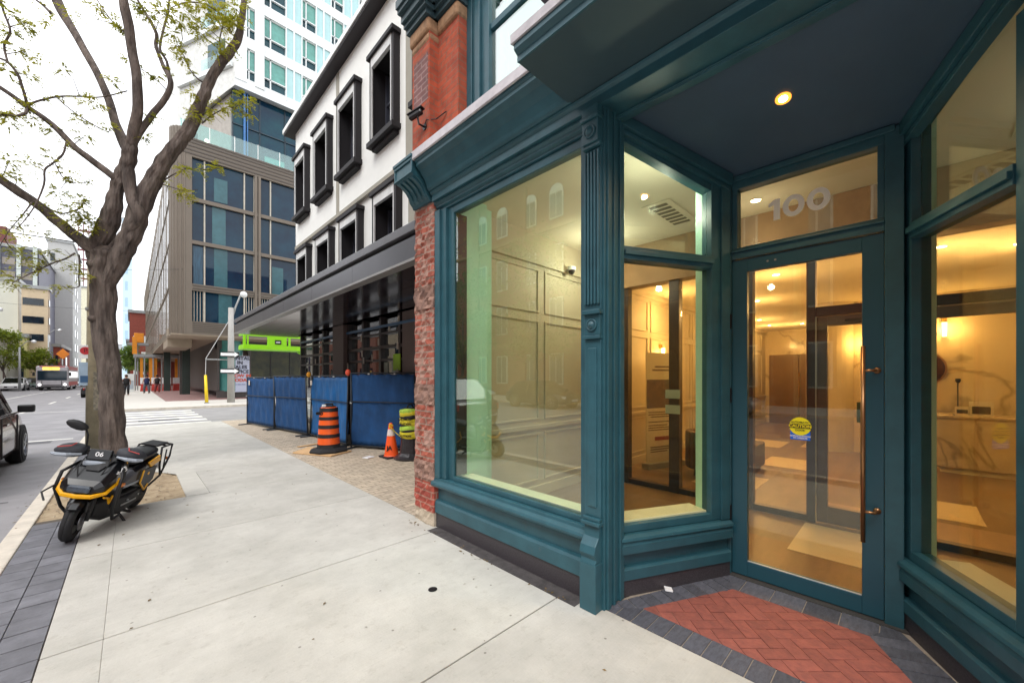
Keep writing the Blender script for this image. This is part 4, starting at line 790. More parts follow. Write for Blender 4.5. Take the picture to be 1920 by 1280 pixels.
# ---- traffic drum on plywood
ORANGE = mat('safety_orange', (240, 96, 30), 0.45, var=0.06, scale=6)
ply = MB().add([(2.40, 8.96, 0.004), (2.84, 8.05, 0.004), (3.36, 8.30, 0.004), (2.86, 9.45, 0.004), (2.40, 8.96, 0.03), (2.84, 8.05, 0.03), (3.36, 8.30, 0.03), (2.86, 9.45, 0.03)], [(0, 1, 2, 3), (4, 5, 6, 7), (0, 1, 5, 4), (1, 2, 6, 5), (2, 3, 7, 6), (3, 0, 4, 7)]).build('plywood_sheet', mat('plywood', (206, 168, 122), 0.8, var=0.12, scale=4, stretch=(1, 5, 1)), bevel=0.003)
tag(ply, 'tan plywood sheet lying under the striped traffic drum', 'plywood')
td = thing('traffic_drum', 'orange and black striped traffic drum standing on plywood', 'traffic drum', (2.98, 8.55, 0.03)); c0 = (2.98, 8.55, 0.0)
MB().lathe([(0.38, 0.032), (0.385, 0.07), (0.33, 0.10), (0.25, 0.115), (0.24, 0.15)], c0, 8).build('base', RUBBER, td, bevel=0.01)
def rr(z): return 0.222 - 0.05 * (z - 0.12) / 0.85
prof = []
for z in (0.12, 0.26, 0.265, 0.44, 0.445, 0.62, 0.625, 0.80, 0.805, 0.93): prof.append((rr(z), z))
prof += [(0.15, 0.96), (0.10, 0.97)]
MB().lathe(prof, c0, 28).build('body', ORANGE, td, smooth=False)
for z0, z1 in ((0.115, 0.195), (0.33, 0.405), (0.52, 0.595), (0.70, 0.765), (0.87, 0.95)): MB().lathe([(rr(z0) - .01, z0), (rr(z0) + 0.006, z0), (rr(z1) + 0.006, z1), (rr(z1) - .01, z1)], c0, 28).build('stripe', mat('drum_black', (34, 30, 32), 0.6), td)
MB().tube([(2.9, 8.55, 0.95), (2.9, 8.55, 1.02), (3.06, 8.55, 1.02), (3.06, 8.55, 0.95)], 0.022).lathe([(0.14, 0.95), (0.13, 0.985), (0.05, 0.99)], c0, 20).build('cap', RUBBER, td)
MB().box(2.83, 2.90, 8.46, 8.53, 0.97, 1.02).build('paper_cup', WHITE, td, bevel=0.01)
text('lettering', 'OLD', 0.085, (2.98 - 0.184, 8.55 - 0.02, 0.835), (R(90), 0, R(-60)), INK, td, ext=0.02, bold=0.003)
# ---- cone and wrapped bollard
tcn = thing('traffic_cone', 'leaning orange traffic cone with white collar tied with yellow tape', 'traffic cone', (3.72, 7.22, 0))
MB().lathe([(0.155, 0.03), (0.14, 0.05), (0.035, 0.66), (0.02, 0.68)], (3.72, 7.22, 0), 24).build('cone', mat('cone_orange', (250, 92, 34), 0.45, var=0.05), tcn, smooth=False)
MB().lathe([(0.078, 0.43), (0.080, 0.43), (0.054, 0.56), (0.050, 0.56)], (3.72, 7.22, 0), 24).build('collar', mat('cone_collar', (226, 214, 210), 0.5), tcn)
MB().box(3.53, 3.91, 7.03, 7.41, 0.0, 0.035).build('base', RUBBER, tcn, bevel=0.012)
MB().tube([(3.66, 7.18, 0.62), (3.70, 7.14, 0.58), (3.76, 7.12, 0.5), (3.82, 7.05, 0.42), (3.86, 6.98, 0.36)], 0.008).tube([(3.69, 7.2, 0.64), (3.66, 7.16, 0.60), (3.74, 7.15, 0.63), (3.68, 7.2, 0.66)], 0.01).build('tape', mat('caution_tape', (220, 196, 50), 0.5), tcn)
text('lettering', 'JA', 0.11, (3.63, 7.13, 0.20), (R(82), 0, R(-46)), INK, tcn, ext=0.006, bold=0.003)
tcn.rotation_euler = (0, R(-2), 0)
bl = thing('wrapped_bollard', 'barrel draped in black bag and wound with lime and yellow caution tape', 'barrel', (3.93, 6.85, 0)); b0 = (3.93, 6.85, 0)
MB().lathe([(0.32, 0), (0.33, 0.03), (0.26, 0.07), (0.21, 0.12), (0.19, 0.3), (0.175, 0.95), (0.14, 0.99)], b0, 20).build('body', mat('black_bag', (44, 42, 46), 0.35, var=0.3, scale=9, bump=0.8, bscale=9), bl)
random.seed(4)
for z, mm in ((0.46, 'y'), (0.50, 'y'), (0.60, 'l'), (0.70, 'y'), (0.76, 'y'), (0.82, 'b'), (0.88, 'y'), (0.93, 'l')):
    r0 = 0.195; M_ = {'y': mat('tape_yellow', (206, 192, 40), 0.45, var=0.1), 'l': mat('tape_lime', (176, 214, 80), 0.45, var=0.1), 'b': INK}[mm]
    vs = MB(); n = 22; rs = []
    for k in range(n):
        a = 2 * math.pi * k / n; tl = 0.018 * math.sin(a * 2 + z * 20); rw = r0 + 0.012 * random.random(); rs.append([(b0[0] + rw * math.cos(a), b0[1] + rw * math.sin(a), z - 0.04 + tl), (b0[0] + (rw + .01) * math.cos(a), b0[1] + (rw + .01) * math.sin(a), z + tl), (b0[0] + rw * math.cos(a), b0[1] + rw * math.sin(a), z + 0.04 + tl), (b0[0] + (rw - .02) * math.cos(a), b0[1] + (rw - .02) * math.sin(a), z + tl)])
    rs.append(rs[0]); vs.loft(rs); vs.build('tape_wrap', M_, bl)
for z in (0.46, 0.69, 0.78): text('lettering', 'CAUTION', 0.06, (3.93 - 0.19, 6.85 - 0.1, z), (R(90), 0, R(-52)), INK, bl, ext=0.004, bold=0.001)
MB().tube([(3.85, 6.85, 0.95), (3.87, 6.85, 1.04), (3.95, 6.85, 1.06), (4.0, 6.85, 0.97)], 0.016).build('handle', RUBBER, bl, smooth=True)
o = MB().obox((3.35, 7.45, 0.012), (0.22, 0.13, 0.012), (0.05, 0.03, 0.5)).build('paper_scrap', mat('paper_white', (238, 238, 240))); tag(o, 'flat white plastic scrap on the tan pavers by the drum', 'litter')
o = MB().obox((2.95, 9.75, 0.012), (0.5, 0.12, 0.012), (0, 0, 0.3)).build('wood_plank', mat('plywood', (206, 168, 122))); tag(o, 'short pale plank lying on the pavers before the fence', 'plank')

# ---- lime platform under the canopy end
LM = mat('lime_machine_paint', (150, 224, 20), 0.4, var=0.04)
ls = thing('work_platform', 'lime green boom lift basket raised under the canopy end', 'boom lift', (4.6, 19.4, 0))
LW = Wall((3.33, 19.4), (5.9, 19.4), (0, -1)); m = MB()
for a0, a1, z0, z1 in ((0, 2.57, 3.42, 3.56), (0, 2.57, 2.86, 3.06), (0, 0.1, 3.06, 3.42), (0.14, 0.2, 3.06, 3.42), (0.88, 1.62, 3.06, 3.42), (2.42, 2.48, 3.06, 3.42), (1.70, 1.78, 3.06, 3.42), (2.53, 2.57, 3.06, 3.42)): m.wb(LW, a0, a1, -0.04, 0.04, z0 - .1, z1 - .1)
m.wb(LW, 0, 0.08, -0.9, -0.04, 2.76, 2.96).wb(LW, 0, 0.08, -0.9, -0.04, 3.36, 3.46).wb(LW, 2.49, 2.57, -0.9, -0.04, 2.76, 2.96).wb(LW, 0, 2.57, -0.96, -0.9, 2.76, 2.9).wb(LW, 0.08, 2.49, -0.9, -0.04, 2.78, 2.80)
m.build('basket', LM, ls, bevel=0.015)
MB().wb(LW, 1.16, 1.4, 0.04, 0.06, 3.02, 3.2).build('control_plate', BLACK, ls); MB().wb(LW, 1.2, 1.36, 0.061, 0.066, 3.08, 3.13).build('plate_mark', WHITE, ls)
MB().tube([(5.7, 20.3, 2.82), (7.4, 20.6, 2.0), (8.6, 21.6, 1.2)], 0.12).build('boom', LM, ls)
MB().box(8.2, 9.8, 21.2, 22.7, 0.5, 1.25).build('chassis', LM, ls, bevel=0.05)
for x in (8.3, 9.6):
    for y in (21.4, 22.5): MB().lathe([(0.3, -0.12), (0.36, -0.1), (0.36, 0.1), (0.3, 0.12)], (x, y, 0.24), 20, 'x').build('wheel', RUBBER, ls)

# ================================================================== TAN MID-RISE
TB = thing('tan_midrise', 'tan metal clad mid-rise with big dark windows and overhanging corner', 'building', (8, 33, 0))
TAN = mat('tan_cladding', (108, 98, 87), 0.55, metal=0.15, var=0.05, scale=0.6); TAND = mat('tan_cladding_dark', (82, 74, 67), 0.55, metal=0.15, var=0.05); TSOF = mat('tan_soffit', (150, 136, 118), 0.6, var=0.03)
TG = islandize(mat('midrise_glass', (8, 32, 54), 0.03, var=0.5, scale=0.35, spec=0.35, col2=(18, 56, 76)), 0.6)
# front grid
bays = [2.87, 6.56, 11.1, 15.6, 20.1]; lev = [(5.28, 7.3), (7.75, 10.38), (10.62, 13.2), (13.45, 16.1)]
m = MB()
for z0, z1 in ((4.4, 5.26), (7.3, 7.74), (10.38, 10.62), (13.2, 13.45), (16.1, 17.35)): m.box(2.87, 24, 33.0, 33.5, z0, z1)
for x in bays[1:]:
    for k in (-0.19, 0.04): m.box(x + k, x + k + .15, 32.95, 33.5, 5.26, 16.1)
    m.box(x - .19, x + .19, 33.06, 33.5, 5.26, 16.1)
m.box(2.55, 2.87, 33.0, 33.5, 4.4, 17.35)
m.build('front_grid', TAN, TB)
l = MB()
for z in (4.55, 4.67, 4.79, 4.91, 5.03, 5.15): l.box(2.9, 24, 32.98, 33.01, z, z + 0.05)
for z in (16.25, 16.5, 16.75, 17.0, 17.2): l.box(2.4, 24, 32.96, 33.01, z, z + 0.1)
for z in (7.4, 7.6): l.box(2.9, 24, 32.97, 33.01, z, z + 0.07)
l.build('louvre_band', TAND, TB)
cols = []
for i in range(4):
    a, b = bays[i] + (0.0 if i == 0 else 0.19), bays[i + 1] - 0.19; cuts = [a, a + 0.66, b - 0.6, b] if i % 2 == 0 else [a, a + 0.64, b]
    for (z0, z1) in lev:
        for k in range(len(cuts) - 1):
            o = MB().box(cuts[k] + 0.03, cuts[k + 1] - 0.03, 33.22, 33.26, z0, z1).build('window', TG, TB)
            MB().box(cuts[k + 1] - 0.04, cuts[k + 1] + 0.04, 33.1, 33.26, z0, z1).build('mullion', mat('pale_mullion', (176, 170, 156), 0.5), o)
            if z0 < 6:
                lv = MB()
                if k == 0 or k == 2:
                    for q in range(4): lv.box(cuts[k] + .1 + q * .16, cuts[k] + .13 + q * .16, 33.12, 33.18, z0, z1)
                    lv.build('baluster', mat('pale_mullion', (176, 170, 156)), o)
# interior bits behind the dark glass: pale columns and curtains read as lighter panes
for x, z0, z1 in ((4.05, 13.6, 15.2), (3.95, 10.62, 13.2), (4.05, 7.75, 10.38), (4.3, 5.28, 7.3), (7.5, 7.75, 9.8)): MB().box(x, x + 0.75, 33.195, 33.215, z0, z1).build('pale_curtain', mat('teal_curtain', (46, 88, 96), 0.2, var=0.15, scale=2), TB)
for k in range(5): pass
MB().box(2.95, 3.45, 33.195, 33.215, 7.75, 10.3).build('pale_curtain', mat('striped_curtain', (44, 76, 96), 0.3, var=0.6, scale=9, stretch=(4, 4, .1)), TB)
# rounded fluted corner
rings = []
for z in (4.4, 17.9):
    ring = []
    for k in range(25):
        a = R(270 - 90 * k / 24); r = 0.80 + (0.05 if (k // 2) % 2 else 0.0); ring.append((2.62 + r * math.cos(a), 33.82 + r * math.sin(a), z))
    ring += [(2.62, 34.6, z), (3.2, 34.6, z), (3.2, 33.4, z), (2.62, 33.4, z)]; rings.append(ring)
MB().loft(rings).build('rounded_corner', TAN, TB)
# side facade with staggered recessed windows
sm = MB(); side_rows = [(4.9, 7.3), (7.9, 10.3), (10.8, 13.2), (13.7, 16.1)]
sm.box(1.86, 3.2, 34.6, 108, 4.4, 4.9).box(1.86, 3.2, 34.6, 108, 16.1, 17.4)
for (a, b) in ((7.3, 7.9), (10.3, 10.8), (13.2, 13.7)): sm.box(1.86, 3.2, 34.6, 108, a, b)
wl = []
for r, (z0, z1) in enumerate(side_rows):
    y = 34.6; k = 0
    while y < 107:
        sol = 1.7 if (k + r) % 2 else 1.1; wn = 1.3
        sm.box(1.86, 3.2, y, y + sol, z0, z1)
        if y + sol + wn < 108: wl.append((y + sol, y + sol + wn, z0, z1))
        y += sol + wn; k += 1
sm.build('side_cladding', TAN, TB)
fn = MB(); y = 35.0
while y < 107:
    fn.box(1.835, 1.87, y, y + 0.12, 4.4, 17.4); y += 1.35
for z in (7.55, 10.5, 13.4): fn.box(1.795, 1.85, 34.6, 108, z, z + 0.06)
fn.build('side_fins', mat('fin_light', (140, 130, 116), 0.5), TB)
for i, (a, b, z0, z1) in enumerate(wl[:96]): MB().box(1.845, 1.9, a, b, z0, z1).build('side_window', mat('side_window_glass', (34, 30, 34), 0.1), TB)
MB().box(1.83, 24, 33.02, 108, 4.34, 4.4).build('soffit', TSOF, TB)
MB().box(1.86, 3.2, 37.0, 42.0, 3.75, 4.34).box(1.80, 1.88, 34.8, 36.8, 4.42, 4.9).build('soffit_step', TSOF, TB)
# ground floor
gf = MB().box(4.6, 24, 36.3, 37.2, 3.7, 4.34).box(4.6, 24, 36.2, 36.6, 0, 0.55).box(3.15, 3.55, 46, 46.4, 0, 4.34).box(6.55, 6.75, 36.2, 36.5, 0.5, 4.34).box(11.2, 11.5, 36.2, 36.5, 0.5, 4.34).box(4.6, 4.75, 36.2, 60, 0.5, 4.34)
gf.build('ground_frame', mat('ground_frame', (74, 68, 66), 0.5), TB)
MB().lathe([(0.85, 0.5), (0.85, 4.34)], (5.5, 36.9, 0), 30).build('round_glass_column', mat('sea_green_glass', (84, 146, 142), 0.15, var=0.12, scale=0.9), TB)
MB().box(6.75, 24, 36.4, 36.44, 0.55, 3.7).build('shop_glass', mat('reflective_shop_glass', (70, 70, 46), 0.05, var=0.6, scale=1.6, col2=(38, 42, 36)), TB)
for x in (8.1, 9.5, 10.6): MB().box(x, x + 0.06, 36.34, 36.42, 0.55, 3.7).build('shop_mullion', BLACK, TB)
MB().box(4.76, 4.8, 37.2, 60, 0.5, 4.3).build('side_shop_glass', mat('side_shop_glass', (60, 76, 70), 0.05, var=0.4), TB)
for y, x in ((45.8, 3.3), (58, 2.6)): MB().box(x, x + .55, y, y + .5, 0, 4.34).build('column', mat('green_black_column', (48, 60, 56), 0.3), TB)
# roof railing in glass
rl = MB().box(2.3, 24, 33.25, 33.27, 17.4, 18.5).box(2.3, 2.32, 33.3, 60, 17.4, 18.5).build('roof_railing', glass('railing_glass', (0.62, 0.82, 0.80), 1.5, 0.08), TB)
for i in range(16): MB().box(2.4 + i * 1.4, 2.44 + i * 1.4, 33.2, 33.24, 17.35, 18.5).build('railing_post', WHITE, TB)
MB().box(1.9, 24, 33.4, 108, 17.35, 17.42).build('roof', TAND, TB)
# poster
po = thing('rental_poster', 'white and red rental office poster in the mid-rise shop window', 'poster', (5.95, 36.1, 0.4))
MB().box(5.22, 6.62, 36.08, 36.12, 0.42, 3.2).build('sheet', mat('poster_white', (206, 214, 236), 0.6, var=0.03), po); MB().box(5.22, 5.55, 36.05, 36.075, 0.9, 2.0).build('red_block', mat('poster_red', (226, 90, 66), 0.6), po)
text('lettering', 'RENTAL\nIN\nSALES\nOFFICE', 0.36, (6.0, 36.04, 2.5), FACE_S, mat('poster_ink', (34, 40, 66), 0.6), po, bold=0.008, line=0.95); text('lettering', 'NOW IN\nTODAY', 0.34, (6.05, 36.03, 1.5), FACE_S, mat('poster_red_ink', (220, 84, 44), 0.6), po, bold=0.01)
text('lettering', '416 504 0420', 0.13, (6.0, 36.04, 1.0), FACE_S, mat('poster_blue_ink', (60, 80, 150), 0.6), po)

# ================================================================== TOWER BEHIND
TW = thing('white_tower', 'tall white grid apartment tower rising behind the tan mid-rise', 'building', (14, 44, 17))
TWM = mat('tower_white', (222, 226, 226), 0.5, var=0.02); PANEL = mat('pale_aqua_panel', (172, 208, 210), 0.25, var=0.03); TGL = islandize(mat('tower_glass', (22, 66, 76), 0.05, var=0.4, scale=0.5, spec=0.35), 0.5); TGA = islandize(mat('tower_aqua_glass', (96, 158, 148), 0.1, var=0.12), 0.3)
m = MB(); cols = [(7.15, 7.75), (8.45, 10.15), (11.55, 12.75), (14.2, 15.35), (17.0, 18.5), (20.2, 21.6), (23.0, 24.5)]
levels = [27.3 + 3.65 * i for i in range(6)]
m.box(6.3, 28, 40.0, 40.6, 26.4, 27.35)
for z in levels: m.box(6.3, 28, 40.0, 40.5, z + 2.75, z + 3.65 + 0.05)
xs = 6.3

m.box(6.3, 7.15, 39.95, 40.5, 27, 49).box(7.75, 8.45, 39.93, 40.5, 27, 49)
for a, b in cols[1:]: m.box(a - 0.08, a, 39.95, 40.5, 27, 49).box(b, b + 0.08, 39.95, 40.5, 27, 49)
m.box(6.6, 28, 40.5, 60, 26.6, 49)
m.build('white_grid', TWM, TW)
pm = MB(); pmu = MB()
for i in range(1, len(cols) - 1):
    a, b = cols[i][1] + .08, cols[i + 1][0] - .08; pm.box(a, b, 40.1, 40.3, 27, 49)
    c_ = (a + b) / 2; pmu.box(c_ - 0.06, c_ + 0.06, 39.98, 40.2, 27, 49)
pm.build('aqua_panels', PANEL, TW); pmu.build('thin_mullions', TWM, TW)
random.seed(12)
for z in levels:
    for a, b in cols:
        o = MB().box(a, b, 40.3, 40.36, z, z + 2.8).build('window', TGL, TW)
        if random.random() < .85: MB().box(a + .02, b - .02, 40.24, 40.29, z + 1.1, z + 2.78).build('blind', TGA, o)
        f_ = MB().box(a, b, 40.12, 40.3, z + 0.0, z + .1).box(a, b, 40.12, 40.3, z + .9, z + 1.0).box(a + (b - a) * .3 - .05, a + (b - a) * .3 + .05, 40.12, 40.3, z, z + 2.75).box(a, b, 40.12, 40.3, z + 2.66, z + 2.75); f_.build('window_frame', TWM, o)
# glazed podium under it
pb = MB().box(6.2, 28, 40.7, 60, 17.4, 26.4).build('podium_glass', mat('podium_glass', (10, 40, 66), 0.05, var=0.5, scale=0.3, spec=0.3, col2=(24, 74, 84)), TW)
ml = MB()
for i in range(10): ml.box(6.2 + i * 2.0, 6.27 + i * 2.0, 40.6, 40.75, 17.4, 26.4)
for z in (20.4, 23.4): ml.box(6.2, 28, 40.6, 40.75, z, z + 0.08)
ml.build('podium_mullion', mat('podium_mullion', (30, 50, 62), 0.4), TW); MB().box(7.0, 7.14, 40.45, 40.6, 17.4, 26.4).box(7.25, 7.32, 40.45, 40.6, 17.4, 26.4).build('blue_pipe', mat('blue_pipe', (56, 110, 170), 0.4), TW)
for x, z in ((8.6, 20.6), (11.5, 20.4), (13.6, 20.0)): MB().box(x, x + 1.6, 40.62, 40.68, z, z + 0.9).build('blind', TGA, TW)
# canted soffit and balconies on the left
MB().add([(3.1, 47, 24.5), (6.3, 40.05, 26.4), (6.3, 60, 26.4), (3.1, 60, 24.5), (3.1, 47, 36.5), (6.3, 40.05, 36.5), (6.3, 60, 36.5), (3.1, 60, 36.5)], [(0, 1, 2, 3), (4, 5, 6, 7), (0, 1, 5, 4), (1, 2, 6, 5), (2, 3, 7, 6), (3, 0, 4, 7)]).build('side_wing', mat('soffit_white', (196, 196, 192), 0.6), TW)
MB().add([(3.6, 47, 17.4), (6.2, 41.2, 17.4), (6.2, 60, 17.4), (3.6, 60, 17.4), (3.6, 47, 24.4), (6.2, 41.2, 26.3), (6.2, 60, 26.3), (3.6, 60, 24.4)], [(0, 1, 2, 3), (4, 5, 6, 7), (0, 1, 5, 4), (1, 2, 6, 5), (2, 3, 7, 6), (3, 0, 4, 7)]).build('terrace_wall', mat('terrace_wall', (150, 144, 136), 0.6), TW)
bw = Wall((3.1, 46.95), (6.3, 40.0), (-.91, -.42))
for z in (28.6, 32.3):
    MB().wb(bw, 0.2, 7.4, 0.0, 0.25, z - 0.6, z - 0.2).build('balcony_slab', TWM, TW); o = MB().wb(bw, 4.2, 6.4, 0.01, 0.05, z, z + 2.1).build('window', TGL, TW); MB().wb(bw, 3.6, 7.2, 0.2, 0.23, z - .2, z + 0.8).build('balcony_rail', glass('rail2', (0.8, 0.9, 0.9), 1.5), o)
for i, (x, y, z) in enumerate(((4.75, 43.1, 22.3), (4.3, 44.3, 19.9), (5.3, 42.2, 20.6))):
    o = MB().lathe([(0.01, -.16), (0.15, -.08), (0.16, 0.0), (0.1, .12), (0.02, .16)], (x, y, z), 10).build('terrace_lamp', mat('terrace_lamp_glow', (255, 240, 200), emit=(1, .85, .6), estr=4), TW)

# ================================================================== STREET FURNITURE
lp = thing('street_lamp', 'grey concrete street lamp pole with a white globe head on a curved arm', 'street lamp', (4.46, 29.6, 0))
MB().tube([(4.46, 29.6, 0), (4.46, 29.6, 3), (4.46, 29.6, 5.9)], [0.2, 0.17, 0.14], 14).build('pole', mat('pole_concrete', (164, 162, 158), 0.7, var=0.06), lp, smooth=True)
MB().tube([(4.5, 29.6, 5.2), (4.7, 29.6, 6.0), (4.95, 29.6, 6.75), (5.1, 29.6, 6.95)], 0.05).build('arm', GREY, lp, smooth=True)
MB().lathe([(0.02, 6.62), (0.16, 6.68), (0.2, 6.82), (0.17, 6.95), (0.06, 7.02)], (5.12, 29.6, 0), 18).build('lamp_head', mat('lamp_white', (232, 234, 234), 0.3), lp, smooth=True)
MB().tube([(4.46, 29.6, 2.65), (3.2, 29.6, 2.65)], 0.035).build('brace', GREY, lp); MB().tube([(4.46, 29.6, 5.3), (3.22, 29.6, 2.7), (3.2, 29.6, 1.6)], 0.018).build('guy_wire', mat('wire_grey', (190, 190, 190), 0.5), lp)
for z, l in ((2.98, 'upper white one way arrow plate on the street lamp pole'), (1.95, 'lower white one way arrow plate on the street lamp pole')):
    s = thing('one_way_sign', l, 'sign', (4.4, 29.35, z), 'one way arrow plates on the lamp pole'); MB().box(3.95, 4.85, 29.36, 29.38, z - 0.16, z + 0.16).build('plate', INK, s); MB().add([(x, y, zz) for y in (29.34, 29.352) for x, zz in ((3.9, z - .09), (4.6, z - .09), (4.6, z - .16), (4.82, z), (4.6, z + .16), (4.6, z + .09), (3.9, z + .09))], [tuple(range(7)), tuple(range(13, 6, -1))] + [(i, (i + 1) % 7, 7 + (i + 1) % 7, 7 + i) for i in range(7)]).build('arrow', WV, s)
gg = thing('guy_wire_guard', 'yellow plastic guy wire guard standing at the far kerb', 'wire guard', (3.2, 29.6, 0)); MB().tube([(3.25, 29.5, 0), (3.2, 29.6, 1.7)], [0.09, 0.07], 10).build('guard', mat('guard_yellow', (234, 200, 30), 0.5), gg, smooth=True); MB().lathe([(0.12, 0), (0.12, 0.06)], (3.25, 29.5, 0), 12).build('foot', GREY, gg)
up = thing('utility_pole', 'pale concrete utility pole right behind the street tree', 'pole', (-0.45, 12.1, 0))
MB().tube([(-0.50, 12.1, -0.02), (-0.50, 12.1, 2.5), (-0.50, 12.1, 4.5)], [0.19, 0.17, 0.155], 20).build('pole', mat('aged_pole', (150, 140, 116), 0.9, var=0.2, scale=4, bump=0.3, bscale=20), up, smooth=True)
MB().box(-0.56, -0.4, 11.9, 11.93, 0.9, 1.7).build('poster_scrap', mat('poster_scraps', (84, 84, 76), 0.8, col2=(160, 150, 130), scale=16), up)
MB().lathe([(0.19, 3.0), (0.19, 3.05)], (-0.5, 12.1, 0), 18).lathe([(0.19, 4.2), (0.19, 4.24)], (-0.5, 12.1, 0), 18).build('steel_band', GREY, up)
MB().lathe([(0.02, 4.5), (0.165, 4.5), (0.12, 4.6), (0.02, 4.63)], (-0.5, 12.1, 0), 16).build('cap', GREY, up)
ns = thing('no_parking_sign', 'round red no parking sign on white plate beside the utility pole', 'sign', (-0.66, 12.0, 2.1)); MB().box(-0.77, -0.58, 12.0, 12.015, 1.98, 2.26).build('plate', WV, ns, bevel=0.004)
MB().lathe([(0.062, -0.001), (0.08, -0.001), (0.08, -0.004), (0.062, -0.004)], (-0.675, 11.997, 2.14), 24, 'y').box(-0.68, -0.67, 11.988, 11.993, 2.07, 2.21).build('red_ring', mat('sign_red', (200, 40, 50), 0.5), ns); text('lettering', 'P', 0.11, (-0.675, 11.994, 2.14), FACE_S, INK, ns)
n2 = thing('parking_notice', 'pale blue parking notice plate below the no parking sign', 'sign', (-0.66, 12.0, 1.6)); MB().box(-0.77, -0.58, 12.0, 12.015, 1.42, 1.9).build('plate', mat('pale_blue_plate', (168, 190, 210), 0.5), n2); MB().box(-0.75, -0.6, 11.993, 11.998, 1.48, 1.62).build('blue_panel', mat('sign_blue', (50, 90, 130), 0.5), n2)
